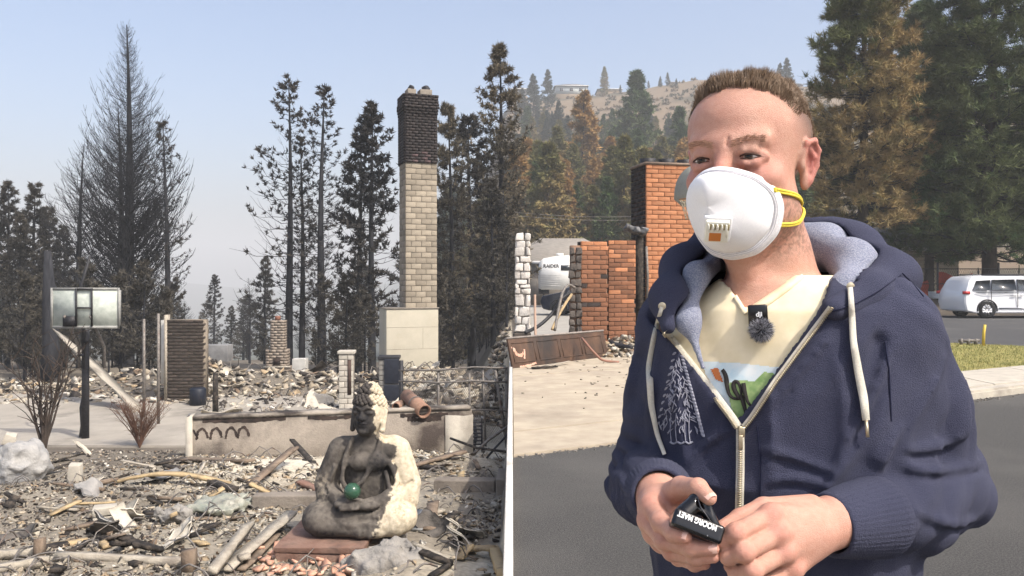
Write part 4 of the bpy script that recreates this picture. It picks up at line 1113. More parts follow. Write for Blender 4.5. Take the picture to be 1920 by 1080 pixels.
# hair curls
cm = MB(); cc = []
nC = 340; g = math.pi * (3 - 5 ** .5)
for k in range(nC):
    zz = 1 - 2 * (k + .5) / nC; rr = math.sqrt(1 - zz*zz); th = k * g
    dv = np.array((math.cos(th)*rr, math.sin(th)*rr, zz))
    q = np.array((0, 2, 6.0)) + dv * np.array((32.5, 36.5, 40))
    if dv[2] > .72: q[2] += 9 * (dv[2] - .72) / .28 + 4
    if q[2] < -12 or (q[1] < -4 and q[2] < 13 + 6*abs(dv[0])): continue
    if abs(q[0]) > 26 and -30 < q[2] < 10 and abs(q[1]) < 12: continue
    c = HC_ + HR @ q
    a = np.arange(6) * math.pi / 3
    ring = [c + HR @ (R_ * np.array((math.cos(x)*1, 0, 0)) * 0) for R_, x in ((1, 0),)]
    d_, u_, v_ = frame_from(HR @ dv)
    vv = []
    for hh, r_ in ((-1.0, 5.2), (2.2, 4.6), (4.4, 2.2)):
        for x in a: vv.append(c + d_ * hh + (u_ * math.cos(x) + v_ * math.sin(x)) * r_)
    vv.append(c + d_ * 4.9)
    qq = [[i*6+j, i*6+(j+1) % 6, (i+1)*6+(j+1) % 6, (i+1)*6+j] for i in range(2) for j in range(6)]
    cm.add(np.array(vv) * S_, qq, [[12+j, 12+(j+1) % 6, 18] for j in range(6)])
    bx = np.interp(c[2], [0, 200, 300], [30, 30, 24]) - .3*(c[1]+40) + RG.normal(0, 3)
    cc += [((0.46, 0.395, 0.29) if c[0] > bx else (0.055, 0.048, 0.043))] * 19
link("hair_curls", mesh_np("hair_curls", np.concatenate(cm.V), np.concatenate(cm.Q), np.concatenate(cm.T), stm, True, np.array(cc)), st, kind="stuff")
# glass ball in the statue's hands
gm = bpy.data.materials.new("green_glass"); gm.use_nodes = True
gb = gm.node_tree.nodes["Principled BSDF"]; gb.inputs["Base Color"].default_value = (0.045, 0.115, 0.07, 1); gb.inputs["Roughness"].default_value = 0.12
gb.inputs["Transmission Weight"].default_value = 0.35; gb.inputs["IOR"].default_value = 1.45
m = MB(); a = np.linspace(0, math.pi, 17); m.lathe(np.stack([np.sin(a)*16.5*S_, -np.cos(a)*16.5*S_], 1), (0, 0, 0), 28)
o = m.build("glass_ball", gm, None, True, label="green glass ball resting in the statue's hands", cat="ball"); o.location = SB + np.array((-7, -72, 93)) * S_
# plinth of boards under the statue
pl = empty("wooden_plinth", (SB[0] - .22, SB[1] - .1, SB[2] - .16), -0.05, "brown wooden plinth boards under the statue", "plinth")
redw = pm("red_brown_wood", (0.17, 0.095, 0.07), (0.23, 0.145, 0.11), 8, .85, .5, 40, c3=(0.08, 0.06, 0.05), c3scale=3)
for k in range(3):
    m = MB(); m.box((0, -.24 + k * .24, .13), (.66, .232, .05), None, 1, .006, RG); m.build("board", redw, pl, bevel=.006)
m = MB(); m.box((0, -.33, .045), (.64, .04, .11), None, 1, .006, RG); m.build("front_board", redw, pl, bevel=.006)
m = MB(); m.box2((-.31, -.30, -.1), (.5, .30, .104)); m.build("base", woodb, pl)

# ---- stones and lumps
stonem = pm("ash_stone", (0.20, 0.19, 0.175), (0.31, 0.29, 0.26), 6, .95, .9, 30, c3=(0.12, 0.11, 0.10), c3scale=3)
def lump(name, c, r, amp, freq, mat, label, cat, seed=0, flat=True, step=None):
    r = np.array(r, float)
    f = lambda p: ell(p, (0, 0, 0), r) + fbm(p + seed, freq, 4) * amp + np.abs(vnoise(p + seed*3, freq*.6)) * amp * .8
    V, Q = sdf_mesh(f, -r - amp*2, r + amp*2, step or float(r.max()) / 22)
    o = link(name, mesh_np(name, V, Q, None, mat, True), None, label, cat); o.location = c
    return o
p = gp(716, 1066); lump("ash_boulder", p + np.array((0, .06, -.02)), (.29, .22, .17), .05, 9, stonem, "big rough grey ash-covered lump in front of the statue", "rock", 3)
p = gp(18, 905); lump("boulder", p + np.array((0, .15, .16)), (.34, .30, .30), .06, 5, pm("blue_grey_stone", (0.25, 0.25, 0.25), (0.34, 0.33, 0.31), 4, .95, .8, 30), "grey boulder on the dark soil by the bare shrub", "rock", 7)
p = gp(-6, 900); lump("boulder", p + np.array((-.1, -.1, .18)), (.26, .22, .28), .05, 5, stonem, "darker broken boulder leaning on the grey boulder", "rock", 11)
m = MB(); m.box((0, 0, 0), (.13, .12, .12), None, .9, .012, RG); o = m.build("stone_block", pale, bevel=.01, label="small pale block lying on top of the boulders", cat="block"); o.location = gp(18, 905) + np.array((-.06, .1, .46)); o.rotation_euler = (.1, .2, .4)
for px, py, w, h, dp, lab in ((141, 905, .14, .20, .13, "small upright pale block standing on dark soil"),):
    m = MB(); m.box((0, 0, h/2), (w, dp, h), None, .85, .012, RG); o = m.build("stone_block", pale, bevel=.012, label=lab, cat="block"); o.location = gp(px, py); o.rotation_euler = (0, 0, .3)
bs = gp(188, 988)
for k in range(2):
    m = MB(); m.box((0, 0, 0), (.185, .15, .068), None, 1, .006, RG); o = m.build("loose_brick", pale, bevel=.008, label=("lower" if k == 0 else "upper") + " pale brick of a stack of two on the ash", cat="brick"); o.location = bs + np.array((.0, .08, .034 + k * .071)); o.rotation_euler = (0, 0, .35 + .08 * k)
gl = pm("melted_glass", (0.20, 0.215, 0.175), (0.30, 0.29, 0.235), 8, .3, .5, 25, c3=(0.13, 0.13, 0.11), c3scale=4, spec=.6)
p = gp(392, 975); lump("melted_glass_sheet", p + np.array((.0, .25, .06)), (.26, .30, .07), .05, 8, gl, "greenish melted glass slab lying in the ash", "glass", 2)
p = gp(318, 985); lump("fused_debris", p + np.array((0, .12, .05)), (.16, .12, .10), .05, 12, stonem, "rough fused clump beside the melted glass slab", "rubble", 5)

# ---- boards and beams
def pb(name, x0, y0, x1, y1, w, t, mat, label, l0=0.03, l1=0.03, **k):
    return beam(name, gp(x0, y0, l0), gp(x1, y1, l1), w, t, mat, label=label, cat="board", **k)
pb("wooden_beam", 104, 1052, 352, 1066, .050, .062, woodp, "pale square timber lying across the front of the ash bed", .03, .03)
m = MB(); m.box((0, 0, .06), (.075, .085, .17), None, 1, .006, RG); o = m.build("timber_stub", woodb, label="upright cracked timber stub at the end of the pale square timber", cat="board"); o.location = gp(355, 1074)
pb("wooden_beam", -25, 1053, 68, 1044, .05, .06, woodp, "short pale timber, upper one of two running out of the ash bed", .03, .03)
pb("wooden_beam", -25, 1079, 92, 1062, .05, .06, woodp, "short pale timber, lower one of two running out of the ash bed", .03, .04)
m = MB(); m.box((0, 0, .06), (.05, .07, .16), None, 1, .006, RG); o = m.build("timber_stub", woodb, label="upright timber stub joining the two short pale timbers", cat="board"); o.location = gp(74, 1050)
pb("wooden_beam", 398, 1088, 468, 1008, .065, .04, woodp, "grey timber pointing from the foreground to the statue", .05, .10)
pb("plank", 420, 1078, 548, 990, .10, .018, woodp, "wide split grey plank leaning toward the statue's knee", .03, .12)
pb("plank", 452, 1075, 520, 1020, .06, .018, woodb, "brown split plank beside the wide grey plank", .02, .06)
pb("plank", 212, 908, 430, 912, .10, .032, woody, "bowed yellow plank arching over the ash", .02, .02, bow=.10, seg=12)
pb("plank", 150, 920, 215, 908, .09, .04, woodb, "dark curled plank end beside the bowed yellow plank", .02, .05)
pb("plank", 395, 912, 440, 925, .09, .05, woodc, "charred plank tip at the end of the bowed yellow plank", .04, .03)
pb("plank", 335, 868, 470, 873, .13, .025, woodb, "flat weathered board near the low wall", .05, .05)
pb("plank", 470, 918, 552, 872, .10, .022, woodb, "brown board propped up behind the foundation stub", .05, .20)
pb("plank", 548, 858, 612, 912, .07, .028, woodc, "blackened board crossing over the brown propped board", .24, .06)
pb("plank", 560, 912, 600, 925, .10, .035, redw, "short reddish board end beside the statue's arm", .05, .02)
pb("plank", 775, 884, 872, 862, .09, .03, woodb, "long thin board lying right of the statue's shoulder", .06, .10)
pb("plank", 690, 1000, 828, 972, .10, .03, woodp, "pale board sticking out behind the statue's knee", .03, .06)
pb("plank", 925, 1035, 944, 1085, .07, .05, woody, "yellow timber offcut beside the edging wall", .02, .03)
pb("plank", 806, 1000, 812, 962, .10, .02, woodb, "split dark shingle standing right of the statue", .03, .10)
pb("plank", 790, 1000, 800, 975, .16, .015, pm("grey_shingle", (0.20, 0.21, 0.215), (0.28, 0.285, 0.28), 6, .8), "grey slate-like sheet leaning right of the statue", .02, .08)
for i in range(84):
    px = RG.uniform(5, 945); py = RG.uniform(868, 1070)
    if 560 < px < 800 and py > 880: continue
    a = RG.uniform(0, 6.28); L = RG.uniform(.15, .5)
    p = gp(px, py, .02); q = p + np.array((math.cos(a), math.sin(a) * .8, 0)) * L; q[2] = float(hgt(q[0], q[1])) + RG.uniform(.01, .10)
    kind_ = (0, 1, 2, 3, 2, 2)[i % 6]
    if min(q[0], p[0]) > -.12 or max(q[0], p[0]) > -.12: continue
    beam("board_fragment", p, q, RG.uniform(.03, .08), RG.uniform(.012, .03), (woodp, woodb, woodc, woody)[kind_], RG.uniform(-.4, .4), seg=5,
         label=("pale", "brown", "charred", "yellowish")[kind_] + " broken board fragment lying in the ash of the lot", cat="board", group=("pale", "brown", "charred", "yellowish")[kind_] + " board fragments in the ash")
# curled sheets and plaster flakes
def sheet(c, sx, sy, amp, seed, mat):
    n = 10; u, v = np.meshgrid(np.linspace(-.5, .5, n), np.linspace(-.5, .5, n), indexing='ij')
    p = np.stack([u*sx, v*sy, 0*u], -1).reshape(-1, 3)
    nn = fbm((p + seed * 3.1).astype(np.float32), 1.6 / max(sx, sy), 3)
    p[:, 2] = nn * amp; p[:, :2] += RG.normal(0, .012 * sx, (n*n, 2))
    p2 = p.copy(); p2[:, 2] -= .012
    q = np.array([[i*n+j, (i+1)*n+j, (i+1)*n+j+1, i*n+j+1] for i in range(n-1) for j in range(n-1)])
    rim = [i*n for i in range(n)] + [(n-1)*n+j for j in range(1, n)] + [i*n+n-1 for i in range(n-2, -1, -1)] + [j for j in range(n-2, 0, -1)]
    side = [[rim[k], rim[(k+1) % len(rim)], rim[(k+1) % len(rim)] + n*n, rim[k] + n*n] for k in range(len(rim))]
    return mesh_np("sheet", np.concatenate([p, p2]), np.concatenate([q, q[:, ::-1] + n*n, np.array(side)]), None, mat, True)
shm = [pm("plaster_sheet", (0.42, 0.38, 0.31), (0.50, 0.46, 0.39), 5, .9, .4, 40, c3=(0.27, 0.24, 0.20), c3scale=3), pm("zinc_sheet", (0.20, 0.195, 0.185), (0.30, 0.285, 0.265), 5, .6, .4, 40, c3=(0.10, 0.09, 0.085), c3scale=3), pm("tar_sheet", (0.06, 0.055, 0.05), (0.13, 0.115, 0.10), 6, .85, .6, 40)]
nmz = ("plaster", "zinc", "tar paper")
for i in range(64):
    far = i >= 40
    if far: px = RG.uniform(390, 950); dd_ = RG.uniform(18, 25); p = on_ground(px, dd_); sz = RG.uniform(.3, .9)
    else:
        px = RG.uniform(0, 930); py = RG.uniform(850, 1075)
        if 545 < px < 800 and py > 870: continue
        p = gp(px, py); sz = RG.uniform(.14, .42)
    if p[0] > -.3: continue
    k = (0, 1, 0, 2)[i % 4]
    o = link("crumpled_sheet", sheet(p, sz, sz * RG.uniform(.5, .9), sz * RG.uniform(.12, .3), i, shm[k]), None, "crumpled " + nmz[k] + " sheet " + ("in the rubble heaps near the chimney" if far else "lying in the ash of the lot"), "sheet", nmz[k] + (" sheets in the far heaps" if far else " sheets in the ash"))
    o.location = p + np.array((0, 0, .05 + sz * .06)); o.rotation_euler = (RG.normal(0, .35), RG.normal(0, .35), RG.uniform(0, 6))
# terracotta shards in front of the statue
ter = pm("terracotta", (0.46, 0.235, 0.155), (0.52, 0.33, 0.24), 9, .9, .4, 60, rnd=.25, c3=(0.55, 0.47, 0.38), c3scale=5)
shards = []
for k in range(5):
    m = MB(); n = 6; a = np.sort(RG.uniform(0, 6.28, n)); r = RG.uniform(.6, 1, n)
    pts = np.stack([np.cos(a)*r, np.sin(a)*r], 1) * .055
    V = np.concatenate([np.c_[pts, np.full(n, .007)], np.c_[pts, np.full(n, -.007)], [[0, 0, .009], [0, 0, -.007]]])
    m.add(V, [[j, n+j, n+(j+1) % n, (j+1) % n] for j in range(n)], [[2*n, j, (j+1) % n] for j in range(n)] + [[2*n+1, n+(j+1) % n, n+j] for j in range(n)]); shards.append(m.mesh("shard", ter))
for k in range(74):
    px = RG.uniform(470, 665); py = RG.uniform(1036, 1085)
    o = link("terracotta_shard", shards[k % 5], None, "flat broken terracotta shard in front of the wooden plinth", "shard", "terracotta shards in front of the plinth")
    o.location = gp(px, py, .012 + RG.uniform(0, .03)); o.rotation_euler = (RG.normal(0, .35), RG.normal(0, .35), RG.uniform(0, 6)); o.scale = (RG.uniform(.6, 1.3),) * 3

# ---- fine rubble, too much to count
def scatter(n, pxr, dr, smin_, smax_, pal_, wts, name, label, hk=0.5, flat=.45, pw=1.6, avoid=None, keep=None):
    px = RG.uniform(*pxr, n); d = dr[0] + (dr[1] - dr[0]) * RG.uniform(0, 1, n) ** 1.15
    x = (px - 960) * d / F; ok = x < -.10
    if keep is not None: ok &= keep(px, d)
    px, d, x = px[ok], d[ok], x[ok]; n = len(x)
    s = smin_ + (smax_ - smin_) * RG.uniform(0, 1, n) ** 3.0
    pos = np.stack([x, d, hgt(x, d) + s * .12 * RG.uniform(0, 1.5, n)], 1)
    sz = np.c_[s, s * RG.uniform(.25, .9, n), s * RG.uniform(.08, flat, n)]
    v, q = chips(pos, sz, RG, .45, .26)
    ci = RG.choice(len(pal_), n, p=np.array(wts) / sum(wts))
    c = np.array(pal_)[ci] * RG.uniform(.75, 1.25, (n, 1))
    link(name, mesh_np(name, v, q, None, ashm, False, np.repeat(c, 8, 0)), kind="stuff", label=label)
PAL = [(0.40, 0.36, 0.29), (0.36, 0.305, 0.23), (0.24, 0.21, 0.175), (0.050, 0.044, 0.040), (0.17, 0.125, 0.09), (0.34, 0.26, 0.17), (0.54, 0.50, 0.43)]
def patchy(px, d):
    x = (px - 960) * d / F
    return (vnoise(np.stack([x, d, 0*x], 1).astype(np.float32), 1.5) + .6 * vnoise(np.stack([x, d, 0*x], 1).astype(np.float32), 4.0)) > RG.uniform(-.75, .75, len(px))
dirt = lambda px, d: (~((px < 330) & (d > 9.3)) | (RG.uniform(size=len(px)) < .25)) & patchy(px, d)
scatter(26000, (-30, 955), (4.4, 11.0), .006, .060, PAL, (4.5, 4, 2, 1.0, .8, 1.4, 1.6), "near_rubble", "broken plaster, ash and charred bits covering the lot", keep=dirt, flat=.28)
scatter(14000, (340, 955), (6.4, 11.6), .007, .085, PAL, (4.5, 4, 2, 1.2, .8, 1.8, 1.8), "pale_rubble", "paler plaster rubble heaped before the low wall", keep=patchy, flat=.25)
scatter(9000, (-30, 340), (5.0, 13.5), .006, .05, PAL, (1, 1, 2, 5, 1, .5, .5), "charcoal_bits", "fine charcoal and dirt crumbs on the dark soil")
scatter(9000, (380, 955), (16.5, 27), .03, .28, PAL, (3, 3, 2, 3, 1, .8, 2.2), "far_rubble", "rubble heaps of plaster and twisted bits around the chimney", flat=.35)
scatter(4200, (-30, 400), (20.5, 29), .03, .28, PAL, (3, 3, 2, 4, 1, .8, 1.4), "house_rubble", "rubble of the burnt house behind the basketball hoop", flat=.35)
scatter(2200, (-30, 640), (15.4, 21), .01, .06, PAL, (1, 1, 2, 4, 1, .5, 1), "pad_litter", "charred crumbs strewn over the concrete pad")
# curled fibre and wire strands among the rubble
m = MB()
for k in range(420):
    if k < 300: px = RG.uniform(0, 950); d = RG.uniform(5, 10.5)
    else: px = RG.uniform(400, 950); d = RG.uniform(17, 25)
    x = (px - 960) * d / F
    if x > -.3: continue
    L = RG.uniform(.08, .35) * (1 if k < 300 else 2.2); a = RG.uniform(0, 6.28); z = float(hgt(x, d))
    t = np.linspace(0, 1, 5); pth = np.stack([x + np.cos(a)*L*t + RG.normal(0, .03*L*3, 5)*t, d + np.sin(a)*L*t, z + .01 + L * RG.uniform(.1, .5) * np.sin(t*math.pi)], 1)
    m.tube(pth, RG.uniform(.003, .008) if k < 300 else .014, 4, False)
m.build("loose_strands", steel, kind="stuff", label="curled wires and strips sticking out of the rubble")
# ================================================================== street side things
RH = np.random.RandomState(99)
obr = pm("orange_brick", (0.37, 0.150, 0.072), (0.44, 0.205, 0.105), 6, 0.9, 0.5, 50, rnd=0.16, c3=(0.27, 0.105, 0.055), c3scale=2.2)
sbr = pm("scorched_brick", (0.17, 0.078, 0.045), (0.27, 0.120, 0.062), 3, 0.9, 0.5, 50, rnd=0.25, c3=(0.07, 0.040, 0.030), c3scale=1.0, c3fac=(.48, .72))
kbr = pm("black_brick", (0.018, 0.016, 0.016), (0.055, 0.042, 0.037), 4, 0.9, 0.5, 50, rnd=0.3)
pmo = pm("pink_mortar", (0.36, 0.20, 0.12), (0.27, 0.15, 0.095), 10, 0.95, 0.4, 50)
dmo = pm("sooty_mortar", (0.16, 0.10, 0.07), (0.24, 0.15, 0.10), 6, 0.95)
def brick_face(parent, O, ux, w, z0, z1, ch_, ln, matf, seedk, nrm, name="brick", thick=.06, jit=.008, stuff=False):
    """lay single bricks on a vertical face starting at O, along ux, outward normal nrm"""
    nr_ = int(round((z1 - z0) / ch_)); hh = (z1 - z0) / nr_
    rz = math.atan2(ux[1], ux[0]); mm = MB()
    for r in range(nr_):
        a = -(r % 2) * ln / 2 - RH.uniform(0, .02)
        while a < w - .02:
            xa, xb = max(a, 0), min(a + ln - .012, w)
            if xb - xa > .03:
                c = np.array(O) + np.array(ux) * (xa + xb) / 2 - np.array(nrm) * (thick / 2 - RH.uniform(0, jit)); zz = z0 + (r + .5) * hh
                if stuff: mm.box((c[0], c[1], zz), (xb - xa, thick, hh - .013), rotm('Z', rz))
                else:
                    o = link(name, bxmesh((seedk, round(xb - xa, 2), RH.randint(3)), (round(xb - xa, 2), thick, hh - .013), matf((xa+xb)/2, zz), .005, .004), parent)
                    o.location = (c[0], c[1], zz); o.rotation_euler = (0, 0, rz)
                    mt = matf((xa+xb)/2, zz)
                    if o.data.materials[0] is not mt:
                        o.material_slots[0].link = 'OBJECT'; o.material_slots[0].material = mt
            a += ln
    if stuff: mm.build(name, matf(0, 0), parent, kind="stuff")
yw = math.radians(13)
ux = np.array((math.cos(yw), math.sin(yw), 0)); un = np.array((math.sin(yw), -math.cos(yw), 0))
BO = np.array(((1212 - 960) * 18.0 / F, 18.0, 0.0))
bc = empty("brick_chimney", tuple(BO), 0, "tall orange brick chimney with black soot on one side", "chimney")
ztop = CAMH - (308 - HY) * 18 / F
Wc, Dc = 1.80, 0.92
core = MB(); b2 = [(0, 0), tuple(ux[:2] * Wc), tuple(ux[:2] * Wc - un[:2] * Dc), tuple(-un[:2] * Dc)]
def prism_z(poly, z0, z1, inset=.012):
    c = np.mean(poly, 0); pl = [np.array(p) + (c - np.array(p)) / np.linalg.norm(c - np.array(p)) * inset for p in poly]
    n = len(pl); V = [(p[0], p[1], z0) for p in pl] + [(p[0], p[1], z1) for p in pl]
    m = MB(); m.add(V, [[i, (i+1) % n, n+(i+1) % n, n+i] for i in range(n)] + [[n, n+1, n+2, n+3], [3, 2, 1, 0]]); return m
prism_z(b2, 0, ztop - .01, .03).build("mortar_core", pmo, bc)
brick_face(bc, (0, 0, 0), ux, Wc, 0, ztop, .1015, .30, lambda x, z: obr, "ob", un)
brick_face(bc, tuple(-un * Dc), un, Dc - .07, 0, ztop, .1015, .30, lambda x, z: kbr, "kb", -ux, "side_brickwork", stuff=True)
brick_face(bc, tuple(ux * Wc + un * -.07), -un, Dc - .07, 0, ztop, .1015, .30, lambda x, z: obr, "kb2", ux, "far_brickwork", stuff=True)
m = prism_z([tuple(-ux[:2]*.03 + un[:2]*.03), tuple(ux[:2]*(Wc+.03) + un[:2]*.03), tuple(ux[:2]*(Wc+.03) - un[:2]*(Dc+.03)), tuple(-ux[:2]*.03 - un[:2]*(Dc+.03))], ztop, ztop + .055, 0); m.build("capstone", pm("cap_stone", (0.25, 0.18, 0.13), (0.14, 0.11, 0.09), 5, .9), bc)
for k in range(4):
    c = ux * (.02 + k * .46 + .18) - un * .4
    m = MB(); m.lathe([(.17, 0), (.19, .13), (.15, .13), (.14, 0)], (c[0], c[1], ztop + .055), 14); m.build("flue_pot", blackm, bc, True)
# lower walls
def low_brick(px0, px1, top, d, label, mf, seedk, yaw, O=None):
    O = np.array(((px0 - 960) * d / F, d, 0.0)) if O is None else O; w = (px1 - px0) * d / F / math.cos(yaw) * 1.02
    u = np.array((math.cos(yaw), math.sin(yaw), 0)); n = np.array((math.sin(yaw), -math.cos(yaw), 0))
    o = empty("brick_wall", tuple(O), 0, label, "wall"); h = CAMH - (top - HY) * d / F
    prism_z([(0, 0), tuple(u[:2]*w), tuple(u[:2]*w - n[:2]*.26), tuple(-n[:2]*.26)], 0, h - .02, .025).build("mortar_core", dmo, o)
    brick_face(o, (0, 0, 0), u, w, 0, h, .100, .30, mf, seedk, n)
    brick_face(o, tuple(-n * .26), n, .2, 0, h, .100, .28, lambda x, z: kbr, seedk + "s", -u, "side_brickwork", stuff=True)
    return o, u, n, w, h
_o, _u, _n, _w, _h = low_brick(1090, 1141, 452, 17.3, "low scorched brick wall panel with sooty middle", lambda x, z: obr if z > 2.1 else (kbr if .9 < z < 2.0 and RH.uniform() < .35 else sbr), "la", yw)
low_brick(1143, 1194, 450, 17.4, "low brown brick wall panel next to the orange chimney", lambda x, z: (obr if (z > 1.0 and RH.uniform() < .3) else sbr), "lb", yw, np.array(_o.location) + _u * (_w + .012))
m = MB(); m.box2((0, 0, 0), (.16, .12, 2.5)); o = m.build("charred_stud", woodc, label="upright charred stud between the brick wall and chimney", cat="post"); o.location = (2.78, 17.9, 0)
# ragged dark stone end of the wall and burnt metal shelf on the chimney
dst = pm("dark_stone", (0.06, 0.052, 0.046), (0.14, 0.12, 0.105), 6, .95, .8, 30)
rs = empty("stone_end_wall", (1.36, 17.25, 0), 0, "ragged dark stone wall end beside the scorched brick panel", "wall")
m = MB(); m.box2((-.10, .03, 0), (.12, .28, 2.25)); m.build("core", dmo, rs)
for r in range(13):
    for cx in (-.05, .08):
        m = MB(); m.box((cx + RH.normal(0, .012), .02, .09 + r * .17), (.125, .08, .15 * RH.uniform(.8, 1.05)), None, .85, .02, RH); m.build("stone", dst, rs, bevel=.015)
zsh = CAMH - (430 - HY) * 17.7 / F
V, Q = sdf_mesh(lambda p: rbox(p, (0, 0, 0), (.24, .2, .06), .02) + fbm(p, 9, 3) * .05, (-.4, -.4, -.3), (.4, .4, .3), .022)
o = link("burnt_metal_hood", mesh_np("h", V, Q, None, pm("charred_metal", (0.03, 0.03, 0.032), (0.17, 0.17, 0.175), 7, .5, .5, 20), True), bc); o.location = np.array((2.72, 17.75, zsh)) - BO; o.rotation_euler = (0, .25, 0)
m = MB(); m.tube([np.array((3.0, 17.8, .75)) - BO, np.array((3.0, 17.7, 1.6)) - BO, np.array((2.98, 17.75, 2.25)) - BO], .03, 6); m.build("conduit", steel, bc, True)

# white stone pillar
SP = np.array((0.20, 16.2, 0.0))
sp = empty("stone_pillar", tuple(SP), 0.05, "white rough stone pillar standing at the driveway's edge", "pillar")
m = MB(); m.box2((-.12, -.11, 0), (.12, .14, 2.32)); m.build("core", pm("stone_grout", (0.40, 0.37, 0.34), (0.26, 0.24, 0.22), 8, .95), sp)
wst = pm("white_stone", (0.50, 0.47, 0.43), (0.60, 0.57, 0.53), 5, .9, .7, 30, rnd=.15, c3=(0.30, 0.27, 0.24), c3scale=4)
zz = .45
while zz < 2.3:
    h = RH.uniform(.09, .24); sp_ = RH.uniform(-.09, .10)
    for xa, xb in ((-.15, sp_), (sp_, .15)):
        m = MB(); m.box(((xa+xb)/2, -.10, zz + h/2), ((xb-xa) - .018, .12, h - .008), None, .93, .022, RH); m.build("stone", wst, sp, bevel=.02)
    m = MB(); m.box((.13, .03, zz + h/2), (.08, .2, h - .018), None, .9, .015, RH); m.build("stone", wst, sp, bevel=.02)
    zz += h
m = MB(); m.box2((-.17, -.19, .18), (.17, .16, .44)); m.build("ledge", pm("burnt_ledge", (0.05, 0.042, 0.036), (0.11, 0.09, 0.075), 6, .9), sp, bevel=.015)
m = MB(); m.box2((-.15, -.15, 0), (.15, .16, .18)); m.build("base", pale, sp, bevel=.01)

# fallen garage door section
a = P(962, 690, 13.35); b = P(1141, 668, 15.45)
gd = empty("garage_door_panel", (a[0], a[1], 0.022), math.atan2(b[1] - a[1], b[0] - a[0]), "fallen scorched brown garage door section lying on the driveway", "garage door")
Lg = math.hypot(b[0] - a[0], b[1] - a[1]); hg = .50; gt = math.radians(14)
gmat = pm("scorched_door", (0.060, 0.033, 0.021), (0.110, 0.062, 0.038), 3.5, .6, .3, 30, c3=(0.030, 0.023, 0.020), c3scale=1.6, c3fac=(.42, .62), stretch=(1, 1, .4))
Rg = rotm('X', -gt)
def gbox(lo, hi, name, mat, par, bev=0):
    m = MB(); lo = np.array(lo, float); hi = np.array(hi, float); m.box(Rg @ ((lo + hi)/2), hi - lo, Rg); return m.build(name, mat, par, bevel=bev)
gbox((0, 0, 0), (Lg, .04, hg), "panel", gmat, gd, .006)
gbox((-.01, -.012, hg), (Lg + .01, .07, hg + .03), "top_rail", pm("ash_rail", (0.30, 0.27, 0.24), (0.16, 0.14, 0.13), 5, .8), gd)
for k in range(4):
    x0 = .06 + k * (Lg - .1) / 4; x1 = x0 + (Lg - .1) / 4 - .08
    for lo, hi in (((x0, -.008, .08), (x1, .002, .10)), ((x0, -.008, hg - .09), (x1, .002, hg - .07)), ((x0, -.008, .10), (x0 + .02, .002, hg - .09)), ((x1 - .02, -.008, .10), (x1, .002, hg - .09))): gbox(lo, hi, "moulding", gmat, gd)
pk = pm("blistered_paint", (0.48, 0.24, 0.16), (0.56, 0.38, 0.30), 9, .8)
m = MB(); n = 18
for pts, w in (([(.05, .36), (.12, .30), (.16, .22), (.26, .20), (.33, .24)], .06), ([(.33, .14), (.36, .22), (.37, .3)], .05), ([(.18, .012), (.45, .02), (.62, .05)], .04)):
    p = np.array(pts); t = np.linspace(0, 1, n); q = np.stack([np.interp(t, np.linspace(0, 1, len(p)), p[:, k]) for k in (0, 1)], 1)
    nr = np.gradient(q, axis=0); nr = np.stack([-nr[:, 1], nr[:, 0]], 1); nr /= np.linalg.norm(nr, axis=1)[:, None]; ww = w * (.4 + .8 * RH.uniform(size=(n, 1)))
    A = q - nr*ww/2; B = q + nr*ww/2
    V = np.array([Rg @ np.array((x, -.0025, z)) for x, z in np.concatenate([A, B])]); m.add(V, [[i, i+1, n+i+1, n+i] for i in range(n-1)])
m.build("paint_blister", pk, gd, kind="stuff")
# strips, hoses and sticks by the garage door
def strand(name, pts, r, mat, label, cat, n=24, sides=6):
    p = np.array([np.array(q) for q in pts]); t = np.linspace(0, 1, n); s = np.linspace(0, 1, len(p))
    q = np.stack([np.interp(t, s, p[:, k]) for k in range(3)], 1)
    for _ in range(4): q[1:-1] = .25*q[:-2] + .5*q[1:-1] + .25*q[2:]
    m = MB(); m.tube(q - p[0], r, sides); o = m.build(name, mat, None, True, label=label, cat=cat); o.location = p[0]; return o
strand("metal_strip", [P(1091, 634, 14.6), P(1108, 655, 14.2), P(1128, 676, 14.2), P(1160, 679, 14.35)], .022, pm("copper_strip", (0.26, 0.13, 0.09), (0.20, 0.11, 0.08), 6, .6), "reddish strip hanging over the fallen garage door", "strip")
strand("black_hose", [P(1146, 640, 16.2), P(1148, 645, 16), P(1165, 649, 15.9), P(1185, 652, 15.7)], .05, blackm, "thick black hose at the foot of the brick wall", "hose")
strand("black_hose", [P(985, 624, 15.6), P(1010, 612, 16.0), P(1035, 590, 16.2), P(1052, 560, 16.4), P(1070, 548, 16.6)], .035, blackm, "black cable sagging from the stone wall end", "cable")
strand("grey_cable", [P(1040, 620, 15.9), P(1047, 580, 16.1), P(1055, 545, 16.3), P(1066, 532, 16.5), P(1078, 540, 16.6)], .03, steel, "grey cable arching beside the stone wall end", "cable")
strand("bent_strip", [P(1035, 618, 15.9), P(1048, 590, 16.1), P(1062, 566, 16.3), P(1072, 552, 16.5)], .03, woody, "yellowish strip leaning at the stone wall end", "strip")
strand("bent_strip", [P(1004, 632, 15.7), P(1003, 580, 16), P(1003, 553, 16.1)], .028, pm("pink_wood", (0.36, 0.25, 0.19), None, rough=.9), "pale stud standing behind the garage door panel", "post")
